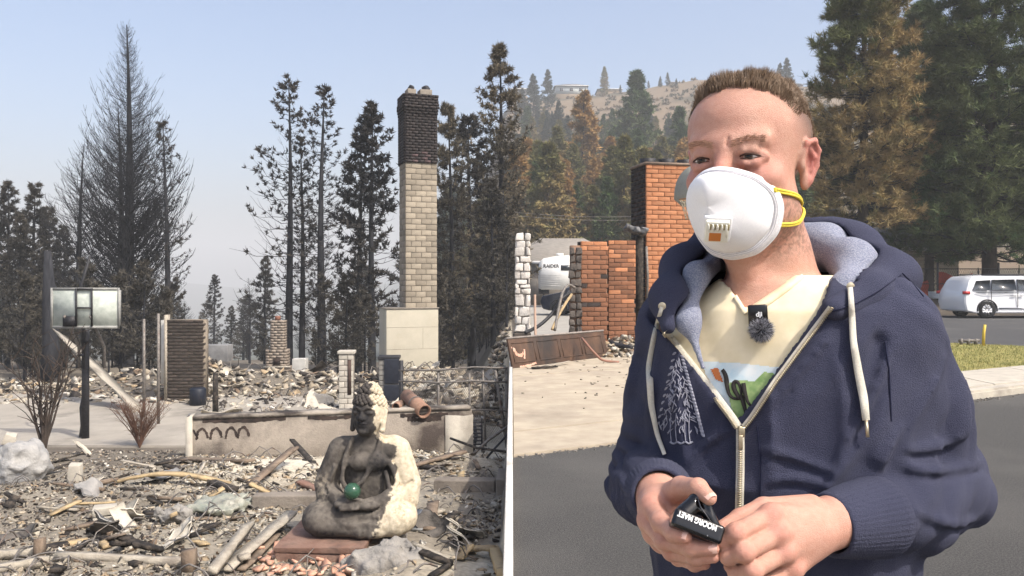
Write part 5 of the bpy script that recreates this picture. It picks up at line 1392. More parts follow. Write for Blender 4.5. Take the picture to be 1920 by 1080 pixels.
for i in range(16):
    px = RH.uniform(968, 1145); d = RH.uniform(15.6, 17.0); s = RH.uniform(.08, .3)
    V, Q = sdf_mesh(lambda p: ell(p, (0, 0, 0), (s, s*.7, s*.5)) + fbm(p + i, 2.2/s, 3) * s * .25, np.array((-1, -1, -.8)) * s * 1.4, np.array((1, 1, .8)) * s * 1.4, s / 7)
    k = i % 3
    o = link("debris_chunk", mesh_np("c", V, Q, None, (pale, dst, pk)[k], True), None, ("pale", "dark", "pinkish")[k] + " debris chunk behind the fallen garage door", "rubble", ("pale", "dark", "pinkish") [k] + " debris behind the garage door"); o.location = ((px - 960) * d / F, d, s * .3 + .02)
n = 1400; px = RH.uniform(966, 1210, n); d = RH.uniform(15.3, 17.2, n); s = RH.uniform(.02, .14, n)
hz_ = .02 + .35 * np.exp(-((d - 16.3) / .6)**2) * RH.uniform(0, 1, n)
v, q = chips(np.stack([(px - 960)*d/F, d, hz_], 1), np.c_[s, s*.6, s*.35], RH, .5)
c = np.array(PAL)[RH.choice(len(PAL), n)]
link("garage_rubble", mesh_np("garage_rubble", v, q, None, ashm, False, np.repeat(c, 8, 0)), kind="stuff", label="broken bits heaped behind the fallen garage door")
o = beam("charred_stick", P(997, 690, 13.2), P(1045, 687, 13.35), .06, .03, woodc, label="flat charred stick lying on the driveway", cat="stick")
o = beam("pale_lath", P(975, 697, 13.0), P(1068, 677, 14.0), .05, .015, woodp, label="long pale lath along the foot of the garage door panel", cat="board")

# ---- small hoop in front of the chimney
hp_ = np.array(((1309 - 960) * 15.5 / F, 15.5, 0.0))
hoop = empty("basketball_hoop", tuple(hp_), -0.75, "fan-shaped pale backboard with rim and net beside the man's face", "basketball hoop")
zc_ = CAMH - (376 - HY) * 15.5 / F
pts = []
for k in range(25):
    a = math.pi * k / 24; pts.append((math.cos(a) * .55, zc_ + .06 + math.sin(a) ** .8 * .66))
pts += [(-.36, zc_ - .10), (.36, zc_ - .10)]
m = MB(); m.prism(pts, .02, .06); m.build("backboard", pm("grey_board", (0.36, 0.355, 0.30), (0.28, 0.28, 0.24), 6, .7), hoop)
m = MB(); a = np.linspace(0, 2*math.pi, 33); m.tube(np.stack([np.cos(a)*.225, -.26 + np.sin(a)*.225, np.full(33, zc_)], 1), .011, 6, False); m.build("rim", pm("rust_rim", (0.25, 0.12, 0.05), None, rough=.6), hoop, True)
m = MB(); m.box((0, -.02, zc_), (.12, .08, .06)); m.build("bracket", blackm, hoop)
nt_ = MB()
for k in range(12):
    for s in (1, -1):
        a0 = k * math.pi / 6; t = np.linspace(0, 1, 8); a = a0 + s * t * 1.2; r = .22 - .12 * t ** .8
        nt_.tube(np.stack([np.cos(a)*r, -.26 + np.sin(a)*r, zc_ - .38 * t], 1), .006, 4, False)
nt_.build("net", pm("grey_net", (0.33, 0.29, 0.22), None, rough=.95), hoop, kind="stuff")
m = MB(); m.tube([(0, .25, 0), (0, .25, zc_ - .2), (0, .06, zc_ + .15)], .05, 8); m.build("pole", blackm, hoop, True)

# ---- houses, trailer, car behind
shing = pm("grey_shingle_roof", (0.20, 0.18, 0.155), (0.27, 0.245, 0.21), 3, .95, .6, 12, stretch=(1, 1, 6))
shing2 = pm("slate_shingle_roof", (0.10, 0.10, 0.105), (0.16, 0.16, 0.165), 3, .95, .6, 12, stretch=(1, 1, 6))
sid = pm("grey_siding", (0.32, 0.30, 0.265), (0.38, 0.355, 0.31), 1, .8, .3, 4, stretch=(.2, .2, 9))
crs = pm("cream_siding", (0.46, 0.41, 0.31), (0.53, 0.475, 0.365), 1, .8)
wtrim = pm("white_trim", (0.66, 0.65, 0.62), None, rough=.6)
dkg = pm("window_glass", (0.03, 0.035, 0.04), None, rough=.08, spec=.6)
def house(loc, w, dep, hw, hr, rz, label, wallm, roofm, ov=.4, hip=False, wins=(), doors=(), lap=0):
    o = empty("house", loc, rz, label, "house")
    m = MB(); m.box2((0, 0, 0), (w, dep, hw)); m.build("wall", wallm, o)
    if lap:
        for k in range(int(hw / lap)):
            m = MB(); m.box((w/2, -.012, (k + .5) * lap), (w + .03, .025, lap * .9), rotm('X', .06)); m.build("siding_board", wallm, o)
    x0, x1, y0, y1 = -ov, w + ov, -ov, dep + ov; my = dep / 2; hx = min(dep / 2, w * .35) if hip else 0
    V = [(x0, y0, hw), (x1, y0, hw), (x1, y1, hw), (x0, y1, hw), (x0 + hx, my, hw + hr), (x1 - hx, my, hw + hr)]
    V2 = [(a, b, c - .14) for a, b, c in V[:4]]
    m = MB(); m.add(V + V2, [[0, 1, 5, 4], [2, 3, 4, 5], [7, 6, 0 + 0, 1]][:2] + [[6, 7, 1, 0], [7, 8, 2, 1], [8, 9, 3, 2], [9, 6, 0, 3], [9, 8, 7, 6]], [[0, 4, 3], [1, 2, 5]]); rf = m.build("roof", roofm, o)
    m = MB(); m.box2((x0 - .02, y0 - .03, hw - .17), (x1 + .02, y0 - .005, hw + .03)); m.build("fascia", wtrim, rf)
    for (a, b, c, d) in wins:
        m = MB(); m.box2((a - .07, -.05, c - .07), (b + .07, -.018 - (.02 if lap else 0), d + .07)); wf = m.build("window", wtrim, o)
        m = MB(); m.box2((a, -.06, c), (b, -.045, d)); m.build("pane", dkg, wf)
        m = MB(); m.box2(((a+b)/2 - .02, -.068, c), ((a+b)/2 + .02, -.058, d)); m.build("mullion", wtrim, wf)
    for (a, b, d) in doors:
        m = MB(); m.box2((a, -.05, 0), (b, -.02, d)); dr_ = m.build("garage_door", pm("taupe_door", (0.24, 0.215, 0.185), None, rough=.7), o)
        for k in range(1, 4):
            m = MB(); m.box2((a, -.056, d*k/4 - .01), (b, -.049, d*k/4 + .01)); m.build("panel_joint", mort, dr_)
    return o
house((-0.1, 52, 0), 7.2, 9, 2.75, 1.75, 0, "grey low house with broad shingle roof behind the trailer", sid, shing, .5, True, ((5.4, 6.4, 1.0, 2.0),), ((1.0, 3.6, 2.25),))
house(((1545 - 960) * 47 / F, 47, .5), 7.8, 9, 2.9, 1.5, -.02, "cream sided house with white fascia behind the big pines", crs, shing2, .5, False, ((2.2, 3.3, 1.3, 2.5),), (), .24)
# fifth-wheel trailer
TL_ = empty("travel_trailer", ((1012 - 960) * 46 / F, 46, 0), 0, "white travel trailer with rounded nose parked before the grey house", "trailer")
wht = pm("trailer_white", (0.70, 0.70, 0.68), (0.64, 0.64, 0.62), 2, .4, spec=.5)
zz = lambda y: CAMH - (y - HY) * 46 / F
prf = [(0, zz(541)), (0, zz(500)), (.06, zz(490)), (.22, zz(484.5)), (.8, zz(481)), (2.05, zz(478)), (2.1, zz(543)), (.1, zz(543))]
pts = np.array(prf)
m = MB(); m.prism(pts, 0, 2.3); nose = m.build("nose", wht, TL_)
m = MB(); m.box2((1.5, .03, .9), (6.5, 2.35, zz(479))); m.build("box_body", wht, TL_, bevel=.06)
m = MB(); m.box2((1.22, -.02, zz(507)), (1.9, .0, zz(497))); m.build("window", dkg, TL_)
for k in range(6):
    m = MB(); m.box2((.03, -.012, zz(536 - k*4)), (1.2, -.002, zz(535.3 - k*4))); m.build("rib_line", pm("rib_grey", (0.45, 0.45, 0.44), None), nose)
m = MB(); m.box2((0.0, .1, .75), (.55, 2.1, zz(541))); m.build("hitch", blackm, TL_)
m = MB(); m.box2((.2, 1.0, .0), (.32, 1.15, .8)); m.build("landing_leg", steel, TL_)
m = MB(); m.box2((1.0, .6, zz(480)), (1.4, .9, zz(474))); m.build("roof_vent", wht, TL_)
for xx in (4.0, 4.9):
    m = MB(); m.cyl((xx, .1, .36), (xx, .35, .36), .36, 18); m.build("wheel", blackm, TL_, True)
lt = text_mesh("RAIDER", .27, pm("trailer_letters", (0.06, 0.06, 0.06), None, rough=.6), bold=.006)
o = link("lettering", lt, TL_); o.rotation_euler = (math.pi/2, 0, 0); o.location = (.66, -.015, zz(499))
# dark car and white van share one builder
def car(name, loc, rz, L, W, H, body, prof_, beltz, glass_poly, label, cat, wheels, wr, tail, side_parts):
    o = empty(name, loc, rz, label, cat)
    nsec = 9; p = np.array(prof_, float)
    ys = np.linspace(-1, 1, nsec)
    V = []; n = len(p)
    for y in ys:
        tuck = 1 - .0
        for x, z in p:
            nar = np.interp(z, [0.2, .5, beltz, H], [.97, 1.0, 1.0, .80])
            ed = 1 - .05 * abs(y) ** 4
            V.append((L/2 + (x - L/2) * (1 - .035 * abs(y) ** 5), y * W / 2 * nar, .2 + (z - .2) * (1 - .015 * abs(y) ** 6)))
    Q = [[i*n+j, i*n+(j+1) % n, (i+1)*n+(j+1) % n, (i+1)*n+j] for i in range(nsec-1) for j in range(n)]
    bm = bmesh.new(); vs = [bm.verts.new(v) for v in V]
    for q in Q: bm.faces.new([vs[k] for k in q])
    bm.faces.new([vs[k] for k in range(n)]); bm.faces.new([vs[(nsec-1)*n + k] for k in range(n)][::-1])
    bmesh.ops.recalc_face_normals(bm, faces=bm.faces)
    bmesh.ops.bevel(bm, geom=[e for e in bm.edges if len(e.link_faces) == 2 and e.calc_face_angle(0) > .7], offset=.035, segments=3, affect='EDGES')
    bmesh.ops.triangulate(bm, faces=[f for f in bm.faces if len(f.verts) > 4])
    me = bpy.data.meshes.new("body"); bm.to_mesh(me); bm.free(); me.materials.append(body)
    for f in me.polygons: f.use_smooth = True
    me.set_sharp_from_angle(angle=.6) if hasattr(me, "set_sharp_from_angle") else None
    bo = link("body", me, o)
    def yoff(z): return W / 2 * np.interp(z, [0.2, .5, beltz, H], [.97, 1.0, 1.0, .80])
    for side in (-1, 1):
        for poly in glass_poly:
            c = np.mean(poly, 0)
            V = [(x, side * (yoff(z) + .012), z) for x, z in poly] + [(x, side * (yoff(z) - .03), z) for x, z in poly]
            k = len(poly); m = MB(); m.add(V, [[i, (i+1) % k, k+(i+1) % k, k+i] for i in range(k)], [[0, i, i+1] for i in range(1, k-1)]); m.build("side_window", dkg, o)
        for xw in wheels:
            w_ = empty("wheel", (xw, side * (W/2 - .12), wr), 0, parent=o)
            ax = np.array([[1, 0, 0], [0, 0, -side], [0, side, 0]], float)
            m = MB(); m.lathe([(wr*.66, .10), (wr*.95, .115), (wr, .07), (wr, -.1), (wr*.6, -.1)], (0, 0, 0), 26, ax); m.build("tyre", pm("tyre", (0.015, 0.015, 0.016), None, rough=.85), w_, True)
            m = MB(); m.lathe([(wr*.16, .10), (wr*.16, .08), (wr*.60, .045), (wr*.66, .108), (wr*.69, .105)], (0, 0, 0), 26, ax)
            for k in range(10):
                a = k * .628; d2 = np.array((math.cos(a), 0, math.sin(a)))
                m.box(d2 * wr * .40 + np.array((0, side * .085, 0)), (wr*.5, .03, wr*.09), rotm('Y', -a))
            m.build("rim", pm("alloy", (0.45, 0.45, 0.46), None, rough=.3, metal=.8), w_)
            m = MB(); a = np.linspace(-.15, math.pi + .15, 20); m.tube(np.stack([xw + np.cos(a)*wr*1.14, np.full(20, side*(W/2 - .02)), wr + np.sin(a)*wr*1.14], 1), .03, 5, False); m.build("wheel_arch", blackm, o, True)
        for nm, lo, hi, mt in side_parts:
            lo = np.array(lo, float); hi = np.array(hi, float); zc2 = (lo[2] + hi[2]) / 2; yy = yoff(zc2)
            m = MB(); m.box(((lo[0]+hi[0])/2, side * (yy + lo[1]), zc2), (hi[0]-lo[0], hi[1], hi[2]-lo[2])); m.build(nm, mt, o)
    return o
paint = pm("white_car_paint", (0.72, 0.73, 0.75), None, rough=.25, spec=.5, coat=.6)
dark = pm("shut_line", (0.02, 0.02, 0.022), None, rough=.6)
Lv = 5.08; sgl = lambda l: l
vx = (1779 - 960) * 33.2 / F
vp = [(0.10, .30), (0.02, .62), (0.03, .95), (.12, 1.15), (.30, 1.55), (.48, 1.70), (1.2, 1.765), (2.4, 1.765), (3.0, 1.70), (3.55, 1.42), (4.05, 1.12), (4.75, .98), (5.02, .80), (5.08, .5), (5.0, .28), (4.6, .22), (.5, .22)]
tl = pm("tail_lamp", (0.40, 0.03, 0.03), None, rough=.2)
car("minivan", (vx, 33.2, -.03), 0.02, Lv, 1.98, 1.77, paint, vp, 1.05,
    ([(.42, 1.14), (1.12, 1.14), (1.20, 1.55), (.62, 1.52)], [(1.20, 1.14), (2.22, 1.14), (2.20, 1.58), (1.28, 1.56)], [(2.30, 1.14), (3.35, 1.12), (2.95, 1.56), (2.30, 1.58)]),
    "white minivan parked on the far side of the side street", "minivan", (1.02, 4.05), .35, None,
    (("tail_lamp", (.03, -.03, .98), (.30, .09, 1.10), tl), ("door_line", (1.17, -.012, .42), (1.18, .03, 1.12), dark), ("door_line", (2.25, -.012, .40), (2.26, .03, 1.12), dark), ("door_line", (3.42, -.012, .42), (3.43, .03, 1.05), dark),
     ("door_handle", (2.02, .0, .93), (2.20, .05, .965), paint), ("door_handle", (2.34, .0, .93), (2.52, .05, .965), paint), ("side_moulding", (1.5, .0, .40), (3.6, .035, .44), pm("chrome_strip", (0.35, 0.36, 0.38), None, rough=.3, metal=.6)),
     ("door_rail", (.55, -.012, 1.045), (2.2, .03, 1.06), dark), ("roof_rail", (.9, -.02, 1.74), (2.9, .05, 1.80), blackm)))
carp = pm("dark_blue_paint", (0.010, 0.014, 0.028), None, rough=.25, spec=.5, coat=.5)
sp2 = [(.1, .30), (.0, .6), (.08, .85), (.9, 1.02), (1.5, 1.40), (2.1, 1.50), (3.3, 1.48), (4.1, 1.15), (4.5, .95), (4.55, .5), (4.4, .25), (.4, .22)]
car("parked_car", ((1018 - 960) * 36 / F, 36, -.03), -.25, 4.55, 1.8, 1.5, carp, sp2, .98, ([(1.25, 1.02), (2.2, 1.02), (2.2, 1.40), (1.62, 1.36)], [(2.3, 1.02), (3.6, 1.02), (3.1, 1.40), (2.3, 1.40)]),
    "dark blue car parked in front of the travel trailer", "car", (.9, 3.65), .33, None, (("door_line", (2.24, -.012, .4), (2.25, .03, 1.0), dark), ("door_handle", (2.35, 0, .85), (2.52, .04, .88), carp)))

# ---- fence, planter ring, marker, and small things on the far side
ff = empty("chain_fence", (14.5, 37.4, .6), 0, "black chain-link fence with slim posts in front of the cream house", "fence")
for k in range(14):
    m = MB(); m.cyl((k * .95 - .3, 0, 0), (k * .95 - .3, 0, 1.5 if k % 3 else 1.75), .03 if k % 3 else .05, 7); m.build("post", blackm, ff)
for z in (1.45, .75):
    m = MB(); m.cyl((-.4, 0, z), (12.6, 0, z), .022, 6); m.build("rail", blackm, ff)
m = MB()
for k in range(120):
    for s in (1, -1):
        xa = k * .105 - .3; m.tube([(xa, .02, .05), (xa + s * .7, .02, 1.45)], .005, 3, False)
m.build("wire_mesh", blackm, ff, kind="stuff")
m = MB(); m.lathe([(.45, 0), (.46, .32), (.43, .32), (.42, 0)], (0, 0, 0), 24)
for z in (.06, .14, .22): m.lathe([(.455, z - .015), (.475, z), (.455, z + .015)], (0, 0, 0), 24)
o = m.build("metal_planter", pm("galvanised", (0.50, 0.51, 0.52), (0.40, 0.41, 0.42), 8, .35, metal=.6), None, True, label="round corrugated metal planter by the chain-link fence", cat="planter"); q = on_ground(1738, 38.2); o.location = q + np.array((0, -1.1, .0))
onet = pm("orange_net", (0.50, 0.085, 0.045), (0.38, 0.06, 0.04), 6, .9)
for k, (xx, w, h) in enumerate(((18.9, 2.2, .95), (21.6, 1.7, 1.2), (24.6, 2.4, 1.0))):
    n = 14; u, v = np.meshgrid(np.linspace(0, 1, n), np.linspace(0, 1, 8), indexing='ij')
    p = np.stack([u*w, .1*np.sin(u*9 + k) + .05*np.sin(v*7), v*h*(.85 + .15*np.sin(u*6 + k))], -1).reshape(-1, 3)
    p2 = p + np.array((0, .03, 0))
    q_ = np.array([[i*8+j, (i+1)*8+j, (i+1)*8+j+1, i*8+j+1] for i in range(n-1) for j in range(7)])
    o = link("orange_safety_netting", mesh_np("net", np.concatenate([p, p2]), np.concatenate([q_, q_[:, ::-1] + n*8]), None, onet, True), None, "stretch of red-orange safety netting behind the fence, " + ("nearest the cream house", "behind the minivan roof", "past the minivan")[k], "netting"); o.location = (xx, 40.5, .75)
m = MB(); m.tube([(0, 0, 0), (.01, 0, .3), (.035, 0, .46)], [.03, .03, .028], 10); o = m.build("yellow_marker", pm("yellow_plastic", (0.60, 0.44, 0.07), None, rough=.5), None, True, label="short yellow plastic marker post at the lawn's edge", cat="marker post"); o.location = (((1836 - 960) * 17.2 / F), 17.05, .09)
vb_ = empty("utility_valves", ((1812 - 960) * 17.5 / F, 17.35, .09), 0, "small grey utility pipe valves at the lawn's far edge", "pipe")
for k in range(3):
    m = MB(); m.cyl((k * .16 - .2, 0, 0), (k * .16 - .2, 0, .14), .035, 8); m.build("riser", steel, vb_)
m = MB(); m.cyl((-.25, 0, .1), (.2, 0, .1), .03, 8); m.build("manifold", steel, vb_)
# ---- houses on the hilltop
def hill_house(px0, px1, yb_, d, h, hr, wallm, roofm, label, wins, hip=True):
    x0 = (px0 - 960) * d / F; w = (px1 - px0) * d / F; z = CAMH - (yb_ - HY) * d / F
    house((x0, d, z), w, 9, h, hr, .0, label, wallm, roofm, .5, hip, wins)
    m = MB(); m.box2((-.5, -.5, -9), (w + .5, 9.5, 0)); o = m.build("footing", pm("hill_earth", (0.17, 0.125, 0.08), None), bpy.context.scene.objects[0] if False else None, label="earth terrace under the " + label.split(" ", 1)[1], cat="terrace"); o.location = (x0, d, z); o["label"] = "earth terrace carrying the " + label
pg = pm("pale_grey_siding", (0.42, 0.45, 0.44), None, rough=.8)
hill_house(1042, 1101, 177, 286, 3.1, 1.7, pg, shing2, "pale grey hilltop house with dark hip roof", ((1.5, 2.7, 1.2, 2.3), (5.0, 6.2, 1.2, 2.3), (8.4, 9.6, 1.2, 2.3)))
hill_house(955, 987, 181, 292, 2.8, 1.6, pm("dark_siding", (0.10, 0.10, 0.10), None), shing2, "dark hilltop house at the hill's end", ())
hill_house(1122, 1165, 173, 294, 1.2, .8, pm("tan_siding", (0.42, 0.34, 0.24), None), shing, "low tan hilltop building on the skyline", ())
hill_house(1258, 1310, 160, 294, 1.2, .8, pm("tan_siding", (0.42, 0.34, 0.24), None), shing, "low tan hilltop building behind the man's hair", ())
# ---- power lines in front of the hillside trees
for k, (y0, y1) in enumerate(((387, 384), (393, 391), (437, 436))):
    a, b = np.array(P(880, y0 + 3, 66)), np.array(P(1420, y1, 70)); t = np.linspace(0, 1, 16)
    pth = a + (b - a) * t[:, None]; pth[:, 2] -= 0.9 * np.sin(t * math.pi)
    m = MB(); m.tube(pth - a, .02, 4, False); o = m.build("power_line", steel, None, label=("upper", "middle", "lower")[k] + " power line crossing in front of the hillside pines", cat="power line"); o.location = a
for px in (880, 1420):
    d = 66 if px == 880 else 70; g = on_ground(px, d); t = P(px, 380, d)
    m = MB(); m.cyl((0, 0, -.3), (0, 0, t[2] - g[2]), .13, 9, .1); m.box((0, 0, t[2] - g[2] - .3), (1.6, .12, .12)); o = m.build("utility_pole", woodb, None, label=("wooden utility pole by the bluff" if px == 880 else "wooden utility pole behind the man's head"), cat="utility pole"); o.location = g
# ================================================================== the man on the street
def build_man():
    rng = np.random.RandomState(3)
    man = empty("person", (0.39, 1.17, 0.0), 0, "man in navy zip hoodie wearing a white respirator mask, standing on the asphalt", "person")
    base = np.array(man.location)
    skin = pm("skin", (1, 1, 1), (0.93, 0.86, 0.84), 140, 0.46, 0.34, 620, col=True, sss=0.12, spec=0.4)
    navy = pm("navy_fleece", (0.040, 0.044, 0.080), (0.064, 0.068, 0.112), 700, 0.95, 0.6, 700, spec=0.1, sheen=0.05, c3=(0.033, 0.036, 0.068), c3scale=6, c3fac=(0.45, 0.75))
    heather = pm("heather_lining", (0.20, 0.22, 0.31), (0.40, 0.42, 0.50), 500, 0.95, 0.6, 420, spec=0.1, fac=(0.42, 0.58), stretch=(1, 1, 2.2))
    cream = pm("cream_jersey", (0.74, 0.64, 0.43), (0.80, 0.70, 0.50), 60, 0.9, 0.1, 900, spec=0.15)
    cord = pm("cream_cord", (0.62, 0.58, 0.49), (0.70, 0.67, 0.58), 300, 0.9, 0.5, 900)
    metal = pm("zip_metal", (0.42, 0.36, 0.25), (0.55, 0.48, 0.35), 200, 0.35, metal=0.8)
    black = pm("gloss_black", (0.006, 0.006, 0.007), None, rough=0.12, spec=0.5)

    def child(name, V, Q, mat, smooth=True, col=None, parent=man, T=None):
        me = mesh_np(name, np.asarray(V) - base, Q, T, mat, smooth, col)
        return link(name, me, parent)
    def wmb(mb, name, mat, smooth=False, parent=man):
        mb.V = [v - base for v in mb.V]
        return mb.build(name, mat, parent, smooth)

    # ---------------- head
    HO = np.array([0.3390, 1.15, 1.647]); YAW = math.radians(-35)
    R = rotm('Z', YAW) @ rotm('X', math.radians(2))
    def to_w(q): return np.asarray(q) @ R.T + HO
    def head(q):
        d = ell(q, (0, 0.024, 0.042), (0.0800, 0.107, 0.080))
        d = smin(d, ell(q, (0, -0.022, 0.048), (0.0725, 0.073, 0.062)), 0.025)
        d = smin(d, ell(q, (0, -0.028, -0.035), (0.0690, 0.067, 0.085)), 0.03)
        d = smin(d, ell(q, (0, -0.032, -0.075), (0.056, 0.056, 0.052)), 0.03)
        d = smin(d, ell(q, (0, -0.070, -0.102), (0.026, 0.024, 0.021)), 0.025)
        for s in (-1, 1):
            d = smin(d, ell(q, (s*0.050, -0.002, -0.066), (0.019, 0.032, 0.030)), 0.025)
            d = smin(d, ell(q, (s*0.044, -0.066, -0.026), (0.019, 0.022, 0.015)), 0.02)
            d = smin(d, cone(q, (s*0.012, -0.0925, 0.0205), (s*0.046, -0.082, 0.0235), 0.0068, 0.0068), 0.022)
        # eye sockets
        for s in (-1, 1):
            d = smax(d, -ell(q, (s*0.0335, -0.105, 0.001), (0.020, 0.0175, 0.0115)), 0.010)
        # nose
        d = smin(d, cone(q, (0, -0.0905, 0.014), (0, -0.118, -0.034), 0.0085, 0.0125), 0.016)
        d = smin(d, ell(q, (0, -0.108, -0.036), (0.018, 0.014, 0.011)), 0.012)
        for s in (-1, 1):
            # bags below and lids: squinting eyes
            d = smin(d, chain(q, [(s*0.016, -0.0875, 0.0035), (s*0.026, -0.0935, 0.0090), (s*0.038, -0.0905, 0.0085), (s*0.050, -0.079, 0.001)], [0.0040, 0.0053, 0.0053, 0.0042]), 0.007)
            d = smin(d, chain(q, [(s*0.016, -0.0875, -0.0035), (s*0.028, -0.0930, -0.0085), (s*0.040, -0.0885, -0.0075), (s*0.049, -0.079, -0.001)], [0.0042, 0.0060, 0.0058, 0.0045]), 0.006)
            d = smax(d, -chain(q, [(s*0.0185, -0.098, -0.0010), (s*0.027, -0.1005, 0.0012), (s*0.037, -0.0985, 0.0012), (s*0.0485, -0.089, -0.0010)], [0.0016, 0.0029, 0.0029, 0.0016]), 0.0016)
            d = smax(d, -cone(q, (s*0.019, -0.1, -0.0175), (s*0.042, -0.096, -0.0195), 0.003, 0.002), 0.008)
        # frown lines between the brows
        d = smax(d, -cone(q, (0.0065, -0.1035, 0.017), (0.008, -0.1015, 0.026), 0.0008, 0.0005), 0.006)
        # ears
        for s in (-1, 1):
            RE = rotm('Y', s*0.10) @ rotm('Z', -s*0.34) @ rotm('X', 0.10)
            c = np.array((s*0.0795, 0.006, -0.004))
            qe = (q - c.astype(np.float32)) @ RE.astype(np.float32)
            e = ell(qe, (0, 0.002, 0.004), (0.0062, 0.0185, 0.0305))
            e = smax(e, -ell(qe, (s*0.0075, 0.002, 0.004), (0.0068, 0.0125, 0.0235)), 0.003)
            e = smin(e, chain(qe, [(s*0.003, -0.012, 0.002), (s*0.005, -0.006, 0.028), (s*0.006, 0.009, 0.031), (s*0.006, 0.019, 0.017), (s*0.005, 0.018, -0.004), (s*0.003, 0.006, -0.024)], [0.0032, 0.0036, 0.0038, 0.0036, 0.0034, 0.0046]), 0.003)
            e = smin(e, chain(qe, [(s*0.003, 0.004, 0.021), (s*0.0045, 0.011, 0.008), (s*0.004, 0.005, -0.010)], [0.0022, 0.003, 0.0026]), 0.004)
            e = smin(e, ell(qe, (s*0.003, -0.012, -0.004), (0.004, 0.0045, 0.007)), 0.004)
            e = smin(e, ell(qe, (0.0, 0.000, -0.027), (0.005, 0.0095, 0.0105)), 0.006)
            d = smin(d, e, 0.005)
        return d
    NB = [(PA(1428, 425, 1.175), 0.056), (PA(1440, 480, 1.18), 0.057), (PA(1452, 545, 1.19), 0.070)]
    TO = np.array([0.392, 1.17, 0.0]); TR = rotm('Z', math.radians(-26))
    tz = [0.88, 1.05, 1.15, 1.25, 1.33, 1.40, 1.44, 1.475, 1.51]
    ta = [0.172, 0.176, 0.182, 0.190, 0.196, 0.192, 0.168, 0.115, 0.07]
    tb = [0.140, 0.143, 0.141, 0.138, 0.134, 0.124, 0.115, 0.094, 0.055]
    def torso(p, off=0.0):
        q = (p - TO.astype(np.float32)) @ TR.astype(np.float32)
        a = np.interp(p[..., 2], tz, ta).astype(np.float32) - off; b = np.interp(p[..., 2], tz, tb).astype(np.float32) - off
        k = (np.abs(q[..., 0] / a) ** 2.4 + np.abs(q[..., 1] / b) ** 2.4) ** (1 / 2.4)
        d = (k - 1) * np.minimum(a, b)
        d = np.maximum(d, p[..., 2] - 1.505 + off)
        return np.maximum(d, 0.90 - p[..., 2])
    def head_w(p):
        q = ((p - HO.astype(np.float32)) @ R.astype(np.float32))
        d = head(q)
        nk = chain(p, [x[0] for x in NB], [x[1] for x in NB], 0.02)
        # throat and sternomastoid cords
        nk = smin(nk, cone(p, to_w((0.045, 0.02, -0.09)), PA(1420, 560, 1.145), 0.012, 0.010), 0.03)
        nk = smin(nk, cone(p, to_w((0.0, -0.05, -0.11)), PA(1405, 560, 1.15), 0.020, 0.018), 0.03)
        d = smin(d, nk, 0.022)
        ch = np.maximum(torso(p, 0.027), 1.30 - p[..., 2])
        return smin(d, ch, 0.02)
    V, Q = sdf_mesh(head_w, (0.20, 1.00, 1.36), (0.54, 1.31, 1.79), 0.0025)
    ql = (V - HO) @ R
    x, y, z = ql.T
    c = np.tile(np.array((0.53, 0.305, 0.225)), (len(V), 1))
    n1 = fbm(V.astype(np.float32), 38, 4) * 1.3
    c = lerpc(c, (0.50, 0.255, 0.19), np.clip(0.35 + 0.6*n1, 0, 1) * 0.55)
    red = np.exp(-(((np.abs(x) - 0.045)/0.024)**2 + ((y + 0.07)/0.035)**2 + ((z + 0.022)/0.022)**2)) * 0.75 + np.exp(-((x/0.014)**2 + ((y + 0.11)/0.03)**2 + ((z + 0.02)/0.03)**2)) * 0.6
    c = lerpc(c, (0.50, 0.20, 0.155), np.clip(red, 0, 1))
    fh = np.exp(-((x/0.05)**2 + ((z - 0.055)/0.03)**2)) * (y < -0.03)
    c = lerpc(c, (0.56, 0.30, 0.225), fh * 0.5)
    ear = (np.abs(x) > 0.0822) & (np.abs(z) < 0.045) & (np.abs(y - 0.010) < 0.035)
    c = lerpc(c, (0.54, 0.20, 0.165), ear * 0.65)
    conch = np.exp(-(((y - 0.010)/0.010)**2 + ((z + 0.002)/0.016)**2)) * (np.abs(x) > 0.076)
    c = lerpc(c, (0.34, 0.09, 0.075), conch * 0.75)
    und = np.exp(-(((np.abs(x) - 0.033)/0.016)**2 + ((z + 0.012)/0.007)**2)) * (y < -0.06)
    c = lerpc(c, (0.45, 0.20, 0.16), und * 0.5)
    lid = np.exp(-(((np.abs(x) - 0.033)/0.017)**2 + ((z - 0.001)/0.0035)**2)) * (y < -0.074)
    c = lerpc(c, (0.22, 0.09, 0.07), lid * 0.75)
    hl = 0.088 - 0.30 * np.clip(y + 0.055, 0, 1) * 1.0
    hl = np.where(y > -0.068, np.interp(y, [-0.068, -0.052, -0.03, 0.0, 0.03, 0.05], [0.092, 0.070, 0.040, 0.016, 0.004, -0.06]), 0.090 - 0.10*np.abs(x))
    buzz = sstep(z - hl, -0.020, 0.060) * (np.linalg.norm(ql - np.array((0, 0.01, 0.04)), axis=1) < 0.13) * (~ear)
    c = lerpc(c, (0.115, 0.072, 0.045), np.clip(buzz, 0, 1) * 0.90)
    sb = np.exp(-(((np.abs(x) - 0.070)/0.012)**2 + ((y + 0.004)/0.007)**2 + ((z + 0.012)/0.03)**2))
    c = lerpc(c, (0.25, 0.14, 0.09), np.clip(sb, 0, 1) * 0.45)
    stub = sstep(-z, 0.03, 0.07) * sstep(z, -0.150, -0.115) * (np.abs(x) > 0.02)
    stub = stub * np.clip(0.4 + fbm(V.astype(np.float32), 330, 2) * 1.2, 0, 1)
    c = lerpc(c, (0.20, 0.125, 0.085), stub * 0.75)
    bodyV = [V]; bodyQ = [Q]; bodyC = [c]; nv = len(V)

